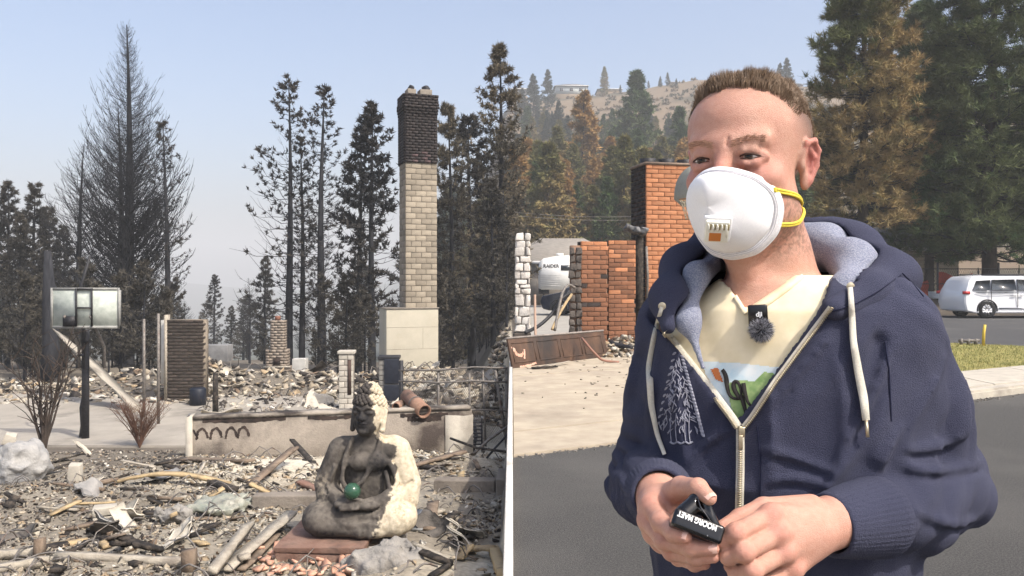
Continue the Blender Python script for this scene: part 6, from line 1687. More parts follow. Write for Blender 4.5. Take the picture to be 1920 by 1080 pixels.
    # ---------------- hands, bare skin up to the wrists
    def mk_hand(fingers, rads, wrist, wr, palm_extra, th, thr, fore):
        def fn(p):
            d = None
            for f in fingers:
                cc = cone(p, wrist, f[0], wr, 0.0125)
                d = cc if d is None else smin(d, cc, 0.014)
            for e in palm_extra:
                d = smin(d, ell(p, e[0], e[1]), 0.012)
            d = smin(d, cone(p, wrist, fore, wr, wr * 1.15), 0.015)
            fs = None
            for f, r in zip(fingers, rads):
                g = chain(p, f, r, 0.003)
                for j in (1, 2):      # knuckles
                    if j < len(f) - 1: g = smin(g, ell(p, f[j], (r[j]*1.12,)*3), 0.004)
                fs = g if fs is None else smin(fs, g, 0.0022)
            d = smin(d, fs, 0.006)
            for f, r in zip(fingers, rads):
                d = smin(d, ell(p, np.asarray(f[0]) + np.array((0, -0.004, 0.002)), (0.0115,)*3), 0.008)
            d = smin(d, chain(p, th, thr, 0.004), 0.005)
            return d
        return fn
    def PP(l): return [PA(*k) for k in l]
    FR = [PP([(1446, 966, .915), (1381, 999, .888), (1352, 1011, .897), (1341, 1019, .906)]),
          PP([(1458, 1000, .905), (1395, 1035, .880), (1366, 1043, .893), (1352, 1038, .908)]),
          PP([(1468, 1035, .905), (1411, 1070, .880), (1381, 1074, .897), (1368, 1062, .914)]),
          PP([(1484, 1066, .915), (1433, 1098, .898), (1406, 1099, .912), (1394, 1088, .925)])]
    RR = [[.0118, .0102, .0088, .0072], [.0118, .0104, .0090, .0074], [.0114, .0098, .0085, .0070], [.0102, .0086, .0074, .0062]]
    TH = PP([(1520, 952, .952), (1432, 953, .938), (1388, 972, .928), (1354, 990, .918)])
    hr = mk_hand(FR, RR, PA(1562, 978, .962), .0235, [(PA(1500, 1000, .935), (.036, .020, .028))], TH, [.016, .0125, .0108, .0085], PA(1640, 972, 1.0))
    FL = [PP([(1221, 948, .975), (1240, 978, .935), (1264, 999, .905), (1284, 1006, .893)]),
          PP([(1216, 976, .975), (1246, 1013, .930), (1296, 1027, .900), (1336, 1029, .888)]),
          PP([(1226, 1000, .98), (1260, 1034, .938), (1304, 1045, .905), (1338, 1044, .895)]),
          PP([(1240, 1016, .99), (1272, 1046, .955), (1302, 1058, .925), (1322, 1058, .915)])]
    RL = [[.0125, .0112, .0098, .0080], [.0122, .0106, .0095, .0076], [.0115, .0100, .0086, .0070], [.0102, .0086, .0074, .0062]]
    TL = PP([(1254, 930, .99), (1277, 915, .955), (1309, 915, .915), (1330, 934, .895)])
    hlh = mk_hand(FL, RL, PA(1236, 930, 1.03), .0235, [(PA(1240, 950, .99), (.024, .028, .026))], TL, [.0165, .0135, .0110, .0082], PA(1226, 920, 1.10))
    for fn, lo, hi, FF in ((hr, (0.205, .84, 1.115), (0.48, 1.03, 1.29), FR), (hlh, (0.15, .86, 1.135), (0.245, 1.13, 1.28), FL)):
        V, Q = sdf_mesh(fn, lo, hi, 0.0019)
        c = np.tile(np.array((0.53, 0.30, 0.225)), (len(V), 1))
        c = lerpc(c, (0.49, 0.255, 0.185), np.clip(0.4 + 0.6*fbm(V.astype(np.float32), 40, 3), 0, 1) * 0.6)
        kn = np.zeros(len(V))
        for f in FF:
            kn = np.maximum(kn, np.exp(-(np.linalg.norm(V - f[0] - np.array((0, -.008, .004)), axis=1)/0.011)**2))
            kn = np.maximum(kn, 0.8*np.exp(-(np.linalg.norm(V - f[1] - np.array((0, -.006, .002)), axis=1)/0.008)**2))
            kn = np.maximum(kn, 0.6*np.exp(-(np.linalg.norm(V - f[-1], axis=1)/0.010)**2))
        c = lerpc(c, (0.50, 0.175, 0.14), kn * 0.6)
        bodyV.append(V); bodyQ.append(Q + nv); bodyC.append(c); nv += len(V)
    # hidden core (torso, arms, legs) so that the figure is whole
    SL, EL, WL = PA(1268, 612, 1.25), PA(1212, 905, 1.265), PA(1236, 925, 1.06)
    SR, ER, WR = PA(1664, 614, 1.09), PA(1770, 915, 1.125), PA(1645, 968, 1.0)
    hipL, hipR = np.array((0.31, 1.21, 0.92)), np.array((0.475, 1.13, 0.92))
    kneeL, kneeR = np.array((0.30, 1.20, 0.50)), np.array((0.49, 1.10, 0.50))
    ankL, ankR = np.array((0.29, 1.24, 0.09)), np.array((0.50, 1.14, 0.09))
    def core(p):
        d = np.maximum(torso(p, 0.045), p[..., 2] - 1.40)
        for S_, E_, W_ in ((SL, EL, WL), (SR, ER, WR)):
            d = smin(d, chain(p, [S_, E_, W_], [.045, .038, .026], .02), .02)
        for h_, k_, a_ in ((hipL, kneeL, ankL), (hipR, kneeR, ankR)):
            d = smin(d, chain(p, [h_, k_, a_], [.075, .055, .04], .03), .03)
        return d
    V, Q = sdf_mesh(core, (0.12, .93, 0.03), (0.72, 1.42, 1.50), 0.016)
    bodyV.append(V); bodyQ.append(Q + nv); bodyC.append(np.tile(np.array((0.6, 0.36, 0.27)), (len(V), 1)))
    child("body", np.concatenate(bodyV), np.concatenate(bodyQ), skin, True, np.concatenate(bodyC))
    headV = bodyV[0]; headQ = bodyQ[0]

    # nails
    nailm = pm("nail", (0.68, 0.42, 0.34), None, rough=0.3, spec=0.5)
    for tip, dirv, nrm, wd in ((FL[0][3], FL[0][3]-FL[0][2], (0.2, -0.9, 0.45), .0060), (TL[3], TL[3]-TL[2], (-0.1, -0.55, 0.82), .0066), (FL[1][3], FL[1][3]-FL[1][2], (0.1, -0.9, 0.3), .0052), (TH[3], TH[3]-TH[2], (0, -0.6, 0.8), .0062)):
        d, _, _ = frame_from(dirv); nn = np.array(nrm) - d * (np.array(nrm) @ d); nn /= np.linalg.norm(nn); s = np.cross(d, nn)
        mb = MB(); gv = []
        for i in range(5):
            for j in range(5):
                u, v = (i - 2) / 2, (j - 2) / 2
                rr = .0080
                gv.append(np.asarray(tip) + d * (0.002 + 0.0050 * v) + s * wd * u * (1 - 0.12 * max(v, 0) ** 2) + nn * (rr * 0.99 - 0.0028 * u * u - 0.0010 * max(v, 0)))
        gv = np.array(gv)
        mb.add(gv, [[i*5+j, (i+1)*5+j, (i+1)*5+j+1, i*5+j+1] for i in range(4) for j in range(4)])
        wmb(mb, "fingernail", nailm, True)

    # eyes
    em = bpy.data.materials.new("eye"); em.use_nodes = True
    eb = em.node_tree.nodes["Principled BSDF"]; eb.inputs["Roughness"].default_value = 0.08
    at = em.node_tree.nodes.new("ShaderNodeAttribute"); at.attribute_name = "Col"
    em.node_tree.links.new(at.outputs["Color"], eb.inputs["Base Color"])
    for s in (-1, 1):
        n1_, n2_ = 24, 32
        th, ph = np.meshgrid(np.linspace(0, math.pi, n1_), np.arange(n2_) * 2 * math.pi / n2_, indexing='ij')
        d = np.stack([np.sin(th)*np.cos(ph), -np.cos(th), np.sin(th)*np.sin(ph)], -1).reshape(-1, 3)
        gaze = np.array((-0.02, -1, 0.05)); gaze /= np.linalg.norm(gaze)
        cosg = d @ gaze
        cc = np.tile(np.array((0.55, 0.48, 0.44)), (len(d), 1))
        cc[cosg > 0.88] = (0.055, 0.035, 0.022); cc[cosg > 0.975] = (0.004, 0.004, 0.004)
        v = to_w(np.array((s*0.0328, -0.0835, 0.0005)) + d * 0.0124)
        q = [[i*n2_+j, i*n2_+(j+1) % n2_, (i+1)*n2_+(j+1) % n2_, (i+1)*n2_+j] for i in range(n1_-1) for j in range(n2_)]
        child("eye", v, q, em, True, cc)

    for s in (-1, 1):
        m = MB()
        for zz, rr_ in ((0.0038, 0.0014), (-0.0022, 0.0005)):
            pts = [(s*0.0180, -0.0905, -0.0012), (s*0.0225, -0.0955, zz*0.62), (s*0.0295, -0.0978, zz), (s*0.037, -0.0960, zz*0.92), (s*0.044, -0.0905, zz*0.45), (s*0.0500, -0.0842, -0.0010)]
            m.tube(to_w(np.array(pts)), [rr_*0.5, rr_*0.8, rr_, rr_, rr_*0.9, rr_*0.4], 6)
        wmb(m, "eyelash", pm("lash", (0.05, 0.025, 0.018), None, rough=0.7), True)

    # hair: tapered blades rooted on the scalp
    hairm = pm("hair", (0.115, 0.075, 0.048), (0.30, 0.215, 0.145), 320, 0.55, stretch=(1, 1, 0.15), spec=0.35)
    mv = headV[headQ].mean(1); ml = (mv - HO) @ R
    fn_ = np.cross(headV[headQ[:, 2]] - headV[headQ[:, 0]], headV[headQ[:, 3]] - headV[headQ[:, 1]])
    fn_ /= np.linalg.norm(fn_, axis=1)[:, None] + 1e-12
    if (fn_ * (mv - HO)).sum() < 0: fn_ = -fn_
    fl = fn_ @ R
    X, Y, Z = ml.T
    inside = np.linalg.norm(ml - np.array((0, 0.016, 0.04)), axis=1) < 0.130
    hline = np.where(Y < -0.055, 0.0985 - 0.20*np.abs(X) + 0.004*vnoise(ml.astype(np.float32), 120), np.interp(Y, [-0.055, -0.035, 0.0, 0.04, 0.09], [0.085, 0.062, 0.040, 0.022, -0.02]))
    top = sstep(Z, 0.058, 0.100)
    ok = inside & (Z > hline) & (np.abs(X) < 0.078) & ~((np.abs(X) > 0.072) & (Z < 0.03))
    def blades(idx, ln, dirs, wd, bend):
        p = mv[idx]; d = dirs / np.linalg.norm(dirs, axis=1)[:, None]
        sidev = np.cross(d, rng.normal(size=d.shape)); sidev /= np.linalg.norm(sidev, axis=1)[:, None]
        a = p - sidev * wd[:, None]; b = p + sidev * wd[:, None]
        mid = p + d * (ln * 0.55)[:, None]; tip = p + d * ln[:, None] + bend * ln[:, None]
        m1 = mid - sidev * (wd * 0.8)[:, None]; m2 = mid + sidev * (wd * 0.8)[:, None]
        n = len(p); V = np.stack([a, b, m1, m2, tip], 1).reshape(-1, 3)
        i = np.arange(n) * 5
        return V, np.stack([i, i+1, i+3, i+2], 1), np.stack([i+2, i+3, i+4], 1)
    cand = np.where(ok)[0]
    pr = np.clip(0.22 + top[cand], 0, 1); pr /= pr.sum()
    idx = rng.choice(cand, 30000, p=pr)
    t = top[idx] * (1 - 0.8 * sstep(np.abs(X[idx]), 0.044, 0.070)) * (1 - 0.6 * sstep(Y[idx], 0.06, 0.10))
    ztop = 0.1245 - 2.2 * X[idx]**2 - 1.2 * np.maximum(Y[idx] - 0.02, 0)**2 + 0.02 * vnoise(ml[idx].astype(np.float32), 60) * 0.3
    ln = (0.0045 + np.clip(ztop - Z[idx], 0.005, 0.030) * t ** 1.3 * 1.02 * (0.40 + 0.60 * sstep(Z[idx] - hline[idx], 0.0, 0.014))) * rng.uniform(0.86, 1.04, len(idx))
    clump = np.stack([vnoise(ml[idx].astype(np.float32) + 5*k, 130) for k in range(3)], 1)
    up = np.tile(np.array((0, 0.06, 1.0)), (len(idx), 1)) * (0.35 + t)[:, None]
    dl = fl[idx] * 0.42 + up * 0.9 + clump * 0.24 + rng.normal(size=(len(idx), 3)) * 0.10
    bend = np.tile(np.array((0, 0.14, -0.05)), (len(idx), 1)) + clump*0.2
    Vh, Qh, Th = blades(idx, ln, dl @ R.T, np.full(len(idx), 0.00040), bend @ R.T)
    child("hair", Vh, Qh, hairm, False, T=Th)
    # eyebrows
    browm = pm("brow_hair", (0.33, 0.18, 0.11), (0.42, 0.25, 0.16), 300, 0.6)
    for s in (-1, 1):
        zb = 0.0180 + 0.006 * np.sin(np.clip((np.abs(X) - 0.012) / 0.038, 0, 1) * 2.4)
        m = np.where((Y < -0.06) & (X * s > 0.010) & (X * s < 0.052) & (np.abs(Z - zb) < 0.0045))[0]
        if len(m) == 0: continue
        idx = rng.choice(m, 300)
        dl = fl[idx] * 0.35 + np.array((s*0.9, 0.25, 0.25)) + rng.normal(size=(len(idx), 3)) * 0.18
        Vb, Qb, Tb = blades(idx, rng.uniform(0.004, 0.007, len(idx)), dl @ R.T, np.full(len(idx), 0.00022), np.zeros((len(idx), 3)))
        child("eyebrow", Vb, Qb, browm, False, T=Tb)

    # ---------------- t-shirt
    nkl = [PA(1350, 470, 1.12), PA(1403, 584, 1.085), PA(1560, 463, 1.13)]
    def wedge(p, L_, V_, R_):
        def side(a, b):     # signed distance to the line a-b in XZ, positive left of a->b
            dx, dz = b[0]-a[0], b[2]-a[2]; n = math.hypot(dx, dz)
            return ((p[..., 0]-a[0])*dz - (p[..., 2]-a[2])*dx) / n
        return smax(-side(V_, L_), side(V_, R_), 0.012)
    def tee(p):
        f = fbm(p, (26, 10, 12), 2) * 0.0035
        d = torso(p, 0.017) + f * sstep(p[..., 2], 1.5, 1.40)
        # hanging folds
        for a, b in ((PA(1360, 540, 1.07), PA(1375, 700, 1.04)), (PA(1460, 600, 1.05), PA(1420, 720, 1.04)), (PA(1500, 560, 1.06), PA(1440, 660, 1.04))):
            d = smin(d, cone(p, a, b, 0.002, 0.005) + 0.012, 0.03)
        d = np.maximum(d, 1.10 - p[..., 2])
        d = np.maximum(d, p[..., 2] - 1.49)
        cut = np.maximum(wedge(p, nkl[0], nkl[1], nkl[2]), p[..., 1] - 1.20)
        nb = chain(p, [NB[0][0], NB[2][0]], [0.064, 0.072])
        return smax(smax(d, -cut, 0.002), -nb, 0.002)
    Vt, Qt = sdf_mesh(tee, (0.17, 0.98, 1.10), (0.60, 1.36, 1.50), 0.0042)
    tee_o = child("t_shirt", Vt, Qt, cream)
    bv_tee = BVHTree.FromPolygons([Vector(v) for v in Vt], Qt.tolist())

    # ---------------- hoodie shell with sleeves
    Lp, Vp, Rp = PA(1247, 612, 1.10), PA(1390, 797, 1.05), PA(1556, 568, 1.03)
    def sleeve(p, S_, E_, W_, rr, seed):
        d = chain(p, [S_, (S_+E_)/2, E_, (E_+W_)/2, W_], rr, 0.03)
        # gathers across the forearm and inside the elbow
        ax = (W_ - E_); L_ = np.linalg.norm(ax); ax = ax / L_
        t = (p - E_.astype(np.float32)) @ ax.astype(np.float32)
        g = np.exp(-((t - L_*0.15) / (L_*0.75))**2)
        nz = vnoise(p + seed, 9)
        f = np.abs(np.sin((t / 0.040 + nz * 1.8 + seed) * math.pi))
        d = d - g * 0.011 * f * (0.6 + 0.6 * vnoise(p + 3.3, 14)) + 0.006
        ua = (E_ - S_); Lu = np.linalg.norm(ua); ua = ua / Lu
        t2 = (p - S_.astype(np.float32)) @ ua.astype(np.float32)
        g2 = sstep(t2 / Lu, 0.3, 0.95) * (t2 < Lu * 1.2)
        f2 = np.abs(np.sin((t2 / 0.060 + vnoise(p + seed * 2, 7) * 1.9 + 0.3) * math.pi))
        return d - g2 * 0.010 * f2 * (0.5 + 0.7 * vnoise(p + 9.1, 11)) + 0.004
    def hoodie(p):
        d = torso(p, 0.0) + fbm(p, (9, 9, 5), 2) * 0.005
        rg = 1 - np.abs(vnoise(p + 2.2, (11, 11, 5.5)))
        d = d - 0.009 * rg ** 5 * sstep(p[..., 2], 1.44, 1.30)
        q2 = p @ np.array([[.8, .2, .55], [-.2, 1, .1], [-.55, 0, .83]], np.float32)
        d = d - 0.006 * (1 - np.abs(vnoise(q2 + 7.7, (20, 12, 6)))) ** 5
        d = smin(d, cone(p, SL, PA(1330, 470, 1.22), 0.060, 0.035), 0.03)
        d = smin(d, cone(p, SR, PA(1570, 470, 1.17), 0.062, 0.035), 0.03)
        # drape folds from the armpit and towards the zip
        for a, b, r in ((PA(1680, 720, 1.03), PA(1560, 900, 1.0), .008), (PA(1665, 640, 1.03), PA(1640, 860, 1.0), .008), (PA(1440, 760, 1.0), PA(1520, 690, 1.0), .006),
                        (PA(1425, 800, 1.01), PA(1530, 830, 1.0), .005), (PA(1260, 700, 1.13), PA(1290, 860, 1.10), .006), (PA(1480, 640, 1.0), PA(1600, 720, 1.0), .005)):
            d = smin(d, cone(p, a, b, r, r * 0.4) + 0.006, 0.022)
        for a, b in ((PA(1648, 640, 1.02), PA(1610, 830, 0.99)), (PA(1440, 705, 1.0), PA(1545, 640, 1.0))):
            d = smax(d, -cone(p, a, b, 0.007, 0.002), 0.014)
        aL = sleeve(p, SL, EL, WL, [.064, .060, .057, .053, .045], 1.3)
        aR = sleeve(p, SR, ER, WR, [.068, .064, .060, .060, .050], 4.1)
        aL = smax(aL, (p - WL.astype(np.float32)) @ ((WL - EL) / np.linalg.norm(WL - EL)).astype(np.float32), 0.003)
        aR = smax(aR, (p - WR.astype(np.float32)) @ ((WR - ER) / np.linalg.norm(WR - ER)).astype(np.float32), 0.003)
        full = smin(smin(d, aL, 0.014), aR, 0.014)
        full = np.maximum(full, 0.985 - p[..., 2])
        inner = np.minimum(torso(p, 0.013), cone(p, TO + (0.03, 0, 1.30), TO + (0.03, 0, 1.52), 0.09, 0.09))
        inner = np.maximum(inner, -np.minimum(p[..., 2] - 1.0, 9))
        s = smax(full, -inner, 0.003)
        cut = np.maximum(wedge(p, Lp, Vp, Rp), p[..., 1] - 1.22)
        s = smax(s, -cut, 0.003)
        s = np.maximum(s, p[..., 2] - 1.485)
        return s
    # cloth folds laid along lines on the cloth
    def on_cloth(q):
        o = np.array((0, 0, CAMH)); dr = np.array([P(px, py, 1.0) for px, py in q]) - o; dr /= np.linalg.norm(dr, axis=1)[:, None]
        t = np.full(len(q), 0.85)
        for _ in range(45):
            v = hoodie((o + dr * t[:, None]).astype(np.float32))
            t = t + np.where((v > 0.0006) & (t < 1.6), v * 0.75, 0)
        return o + dr * t[:, None], t < 1.55
    FOLD = [([(1690, 872), (1752, 884), (1842, 868)], .0085), ([(1700, 842), (1752, 838), (1822, 806)], .0075), ([(1712, 912), (1790, 932), (1862, 902)], .008), ([(1722, 960), (1785, 982), (1842, 962)], .007),
            ([(1702, 1002), (1760, 1022), (1815, 1012)], .006), ([(1742, 790), (1785, 782), (1828, 752)], .006),
            ([(1668, 660), (1628, 760), (1572, 850)], .007), ([(1690, 800), (1662, 850), (1652, 882)], .006), ([(1420, 842), (1482, 856), (1562, 886)], .005), ([(1432, 772), (1492, 706), (1542, 642)], .0055), ([(1440, 905), (1500, 900), (1580, 925)], .005),
            ([(1296, 868), (1332, 826), (1372, 806)], .005), ([(1152, 792), (1186, 822), (1238, 842)], .007), ([(1156, 838), (1186, 862), (1226, 872)], .0065), ([(1160, 892), (1182, 926), (1206, 936)], .006), ([(1164, 752), (1196, 772), (1232, 772)], .006),
            ([(1202, 632), (1186, 692), (1172, 762)], .006), ([(1236, 660), (1222, 720), (1216, 780)], .005)]
    folds = []; qs = []
    for pts, r in FOLD:
        (x0, y0), (x1, y1), (x2, y2) = pts
        cx, cy = 2*x1 - (x0 + x2)/2, 2*y1 - (y0 + y2)/2
        for t in np.linspace(0, 1, 7): qs.append(((1-t)**2*x0 + 2*t*(1-t)*cx + t*t*x2, (1-t)**2*y0 + 2*t*(1-t)*cy + t*t*y2))
    qv = np.array(qs).reshape(-1, 7, 2); tg_ = np.gradient(qv, axis=1); tg_ /= np.linalg.norm(tg_, axis=2)[..., None]
    nr_ = np.stack([-tg_[..., 1], tg_[..., 0]], -1); nr_ *= np.where(nr_[..., 1:2] < 0, -1, 1)
    w_, okc = on_cloth(qs); w2_, ok2 = on_cloth((qv + nr_ * 13.0).reshape(-1, 2).tolist())
    for i, (pts, r) in enumerate(FOLD):
        if okc[i*7:i*7+7].all() and ok2[i*7:i*7+7].all(): folds.append((w_[i*7:i*7+7], w2_[i*7:i*7+7], r))
    def hoodie_folded(p):
        s = hoodie(p); near = np.abs(s) < 0.035
        if near.any():
            pm_ = p[near]; sv = s[near]
            for w_, dn, r in folds:
                f = chain(pm_, w_, [r*.15, r*.55, r*.9, r, r*.85, r*.5, r*.1], .006)
                sv = smin(sv, f + r * .25, .010)
                sv = smax(sv, -(chain(pm_, dn, [r*.02, r*.18, r*.30, r*.34, r*.28, r*.16, r*.02], .004) + .0006), .008)
            s[near] = sv
        return s
    Vj, Qj = sdf_mesh(hoodie_folded, (0.12, 0.93, 0.975), (0.72, 1.42, 1.51), 0.0048)
    child("hoodie", Vj, Qj, navy)
    bv_j = BVHTree.FromPolygons([Vector(v) for v in Vj], Qj.tolist())

    def cuff(E_, W_, tipw, r0, r1):
        ax, u, v = frame_from(tipw - W_)
        L_ = np.linalg.norm(tipw - W_); prof = []
        def fn(p):
            t = (p - W_.astype(np.float32)) @ ax.astype(np.float32)
            rad = np.linalg.norm(p - W_.astype(np.float32) - t[..., None] * ax.astype(np.float32), axis=-1)
            rr = np.interp(t, [-0.012, 0.004, L_*0.6, L_], [r0*0.95, r0, (r0+r1)/2, r1]).astype(np.float32)
            ang = np.arctan2((p - W_.astype(np.float32)) @ v.astype(np.float32), (p - W_.astype(np.float32)) @ u.astype(np.float32))
            d = np.abs(rad - rr + 0.002 - 0.0008 * np.sin(ang * 46)) - 0.0032
            return smax(d, np.abs(t - L_/2 + 0.004) - L_/2 - 0.006, 0.003)
        lo = np.minimum(W_, tipw) - r0 - 0.02; hi = np.maximum(W_, tipw) + r0 + 0.02
        V, Q = sdf_mesh(fn, lo, hi, 0.0024)
        child("cuff", V, Q, navy)
    cuff(ER, WR, PA(1556, 985, 0.963), 0.049, 0.037)
    cuff(EL, WL, PA(1237, 930, 1.018), 0.045, 0.036)

    # waistband below the frame
    def waist(p):
        d = torso(np.stack([p[..., 0], p[..., 1], p[..., 2]*0 + 1.0], -1), 0.002)
        return smax(np.abs(d + 0.004) - 0.005, np.abs(p[..., 2] - 0.955) - 0.033, 0.003)
    V, Q = sdf_mesh(waist, (0.17, 0.98, 0.90), (0.62, 1.38, 1.0), 0.006)
    child("waistband", V, Q, navy)

    # hood: folded roll behind the neck with a paler lining
    hp = PP([(1252, 612, 1.10), (1258, 560, 1.14), (1287, 505, 1.21), (1370, 462, 1.31), (1480, 452, 1.34), (1590, 478, 1.25), (1668, 522, 1.15), (1632, 553, 1.075), (1566, 580, 1.035)])
    hrr = [.012, .026, .034, .050, .055, .048, .036, .026, .012]
    lp = PP([(1318, 690, 1.075), (1290, 600, 1.105), (1308, 520, 1.15), (1352, 476, 1.23), (1440, 448, 1.30), (1540, 462, 1.24), (1598, 492, 1.165), (1590, 545, 1.085), (1545, 600, 1.045)])
    lrr = [.004, .010, .014, .020, .030, .030, .027, .019, .007]
    def hood(p):
        d = chain(p, hp, hrr, 0.03) + fbm(p, (14, 14, 14), 2) * 0.005
        d = smin(d, ell(p, PA(1470, 560, 1.37), (0.15, 0.05, 0.10)), 0.03)
        li = chain(p, lp, lrr, 0.03)
        return smax(d, -(li - 0.003), 0.004)
    V, Q = sdf_mesh(hood, (0.16, 0.99, 1.33), (0.62, 1.46, 1.58), 0.0046)
    child("hood", V, Q, navy)
    bv_h = BVHTree.FromPolygons([Vector(v) for v in V], Q.tolist())
    def lining(p):
        d = chain(p, lp, lrr, 0.03) + fbm(p, (22, 22, 22), 2) * 0.004
        nb = chain(p, [x[0] for x in NB] , [0.063, 0.066, 0.08])
        nb = np.maximum(nb, -(p[..., 2] - 1.41))
        return smax(d, -nb, 0.004)
    V, Q = sdf_mesh(lining, (0.18, 1.0, 1.36), (0.60, 1.40, 1.58), 0.0042)
    child("hood_lining", V, Q, heather)

    CAMP = np.array((0, 0, CAMH))
    def hit(px, py, off, bvs=(bv_j, bv_h), dflt=1.03):
        d = np.array(P(px, py, 1.0)) - CAMP; d /= np.linalg.norm(d)
        best = None
        for b in bvs:
            h = b.ray_cast(Vector(CAMP), Vector(d))
            if h[0] is not None and (best is None or h[3] < best): best = h[3]
        if best is None and dflt is None: return None
        if best is None: best = dflt * np.linalg.norm(np.array(P(px, py, 1.0)) - CAMP)
        return CAMP + d * (best - off)
    def resample(px, n):
        px = np.array(px, float); s = np.r_[0, np.cumsum(np.linalg.norm(np.diff(px[:, :2], axis=0), axis=1))]
        t = np.linspace(0, s[-1], n)
        # smooth (Catmull-like) by interpolating with a cubic on few knots
        out = np.stack([np.interp(t, s, px[:, k]) for k in range(px.shape[1])], 1)
        for _ in range(3): out[1:-1] = 0.25*out[:-2] + 0.5*out[1:-1] + 0.25*out[2:]
        return out
    def ribbon(mb, pts, wpx, thick, offs, bvs=(bv_j, bv_h), dflt=1.03, n=60):
        """flat band lying on the cloth along a pixel path; wpx = width in photo pixels"""
        q = resample(pts, n)
        tg = np.gradient(q, axis=0); tg /= np.linalg.norm(tg, axis=1)[:, None]
        nr = np.stack([-tg[:, 1], tg[:, 0]], 1)
        ww = np.broadcast_to(np.asarray(wpx, float), (n,)) if np.isscalar(wpx) else np.interp(np.linspace(0, 1, n), np.linspace(0, 1, len(wpx)), wpx)
        cl = [hit(*p, offs, bvs, dflt) for p in q]
        keep = [i for i, e in enumerate(cl) if e is not None]
        if len(keep) < 3: return None
        q = q[keep]; nr = nr[keep]; ww = np.asarray(ww)[keep]; n = len(keep)
        c = np.array([cl[i] for i in keep])
        for _ in range(2): c[1:-1] = 0.25*c[:-2] + 0.5*c[1:-1] + 0.25*c[2:]
        sc = np.linalg.norm(c - CAMP, axis=1) / F
        side = np.stack([nr[:, 0], 0*nr[:, 0], -nr[:, 1]], 1) * (ww * sc / 2)[:, None]
        view = (CAMP - c); view /= np.linalg.norm(view, axis=1)[:, None]
        A = c - side; B = c + side; M = c + view * thick
        V = np.stack([A - view*0.003, A + view*thick*0.6, M, B + view*thick*0.6, B - view*0.003], 1).reshape(-1, 3)
        Q = [[i*5+j, (i+1)*5+j, (i+1)*5+j+1, i*5+j+1] for i in range(n-1) for j in range(4)]
        mb.add(V, Q)
        return q, c
    # zip tapes and teeth
    tapeL = [(1247, 622), (1283, 668), (1333, 730), (1372, 782), (1384, 800)]
    tapeR = [(1557, 576), (1507, 642), (1451, 717), (1408, 783), (1394, 800)]
    tapeC = [(1388, 800), (1388, 880), (1386, 960), (1390, 1040), (1392, 1110)]
    for path, wpx in ((tapeL, 15), (tapeR, 9), (tapeC, 15)):
        mb = MB(); ribbon(mb, path, wpx, 0.0016, 0.0045, (bv_j, bv_h, bv_tee))
        wmb(mb, "zipper_tape", cord, True)
    teeth = MB()
    for path, sgn in ((tapeL, -5), (tapeR, 4), (tapeC, 0)):
        n = 74
        q = resample(path, n)
        c = np.array([hit(px, py, 0.0075, (bv_j, bv_h, bv_tee)) for px, py in q])
        for _ in range(4): c[1:-1] = 0.25*c[:-2] + 0.5*c[1:-1] + 0.25*c[2:]
        tg = np.gradient(c, axis=0)
        for k in range(n):
            d, u, v = frame_from(tg[k])
            Rk = np.stack([u, d, v], 1)
            sx = np.cross(d, (0, -1, 0)); sx /= np.linalg.norm(sx)
            teeth.box(c[k] + sx * sgn * -0.0006, (0.0042 if sgn else 0.006, 0.0016, 0.0018), np.stack([sx, d, np.cross(sx, d)], 1))
    tag(wmb(teeth, "zipper_teeth", metal), kind="stuff")
    mb = MB()
    a = hit(1391, 803, 0.008); b = hit(1388, 838, 0.010)
    mb.box((a*0.8 + b*0.2), (0.008, 0.005, 0.013)); mb.box((a*0.25 + b*0.75), (0.0055, 0.002, 0.018))
    pull = mb; pull.V = [v - base for v in pull.V]; pull.build("zipper_pull", metal, man, bevel=0.0008)
    # drawstrings
    for path, wpx, agl in (([(1241, 575), (1226, 630), (1217, 690), (1221, 760), (1232, 815), (1246, 852)], [7, 9, 13, 12, 9, 7], None),
                           ([(1594, 538), (1597, 580), (1600, 640), (1610, 700), (1620, 750), (1624, 788)], [9, 11, 12, 14, 15, 13], ((1624, 788), (1627, 820)))):
        mb = MB(); ribbon(mb, path, wpx, 0.0045, 0.006)
        ds = wmb(mb, "drawstring", cord, True)
        if agl:
            mb = MB(); mb.cyl(hit(*agl[0], 0.009), hit(*agl[1], 0.008), 0.0022, 8); wmb(mb, "aglet", metal, True, ds)
        mb = MB(); e = hit(path[0][0], path[0][1] - 1, 0.003)
        mb.add([e + np.array((math.cos(k*.524)*0.0055, -0.0015, math.sin(k*.524)*0.0055)) for k in range(12)] + [e + np.array((0, -0.003, 0))], T=[[12, k, (k+1) % 12] for k in range(12)])
        wmb(mb, "eyelet", metal)
    # seams: shoulder, kangaroo pocket, sleeve stitch lines
    seam = pm("navy_seam", (0.010, 0.012, 0.032), None, rough=0.95)
    mb = MB()
    for path in ([(1692, 512), (1712, 532), (1732, 556)], [(1556, 585), (1600, 572), (1645, 548), (1690, 515)], [(1420, 800), (1428, 880), (1424, 960), (1426, 1060)],
                 [(1660, 640), (1668, 700), (1672, 790)]):
        ribbon(mb, path, 2.2, 0.0006, 0.0012, n=40)
    tag(wmb(mb, "seam", seam, True), kind="stuff")
    # printed figure on the chest: feathered tree-like shape
    pr = pm("chest_print", (0.20, 0.205, 0.26), (0.33, 0.335, 0.39), 200, 0.9)
    mb = MB()
    def pleaf(x, y, a, l, wpx):
        dx, dy = math.cos(a), math.sin(a)
        ribbon(mb, [(x, y), (x + dx*l*0.5, y + dy*l*0.5), (x + dx*l, y + dy*l)], [0.6, wpx, wpx, 0.8], 0.0003, 0.0012, n=7)
    rr = random.Random(5)
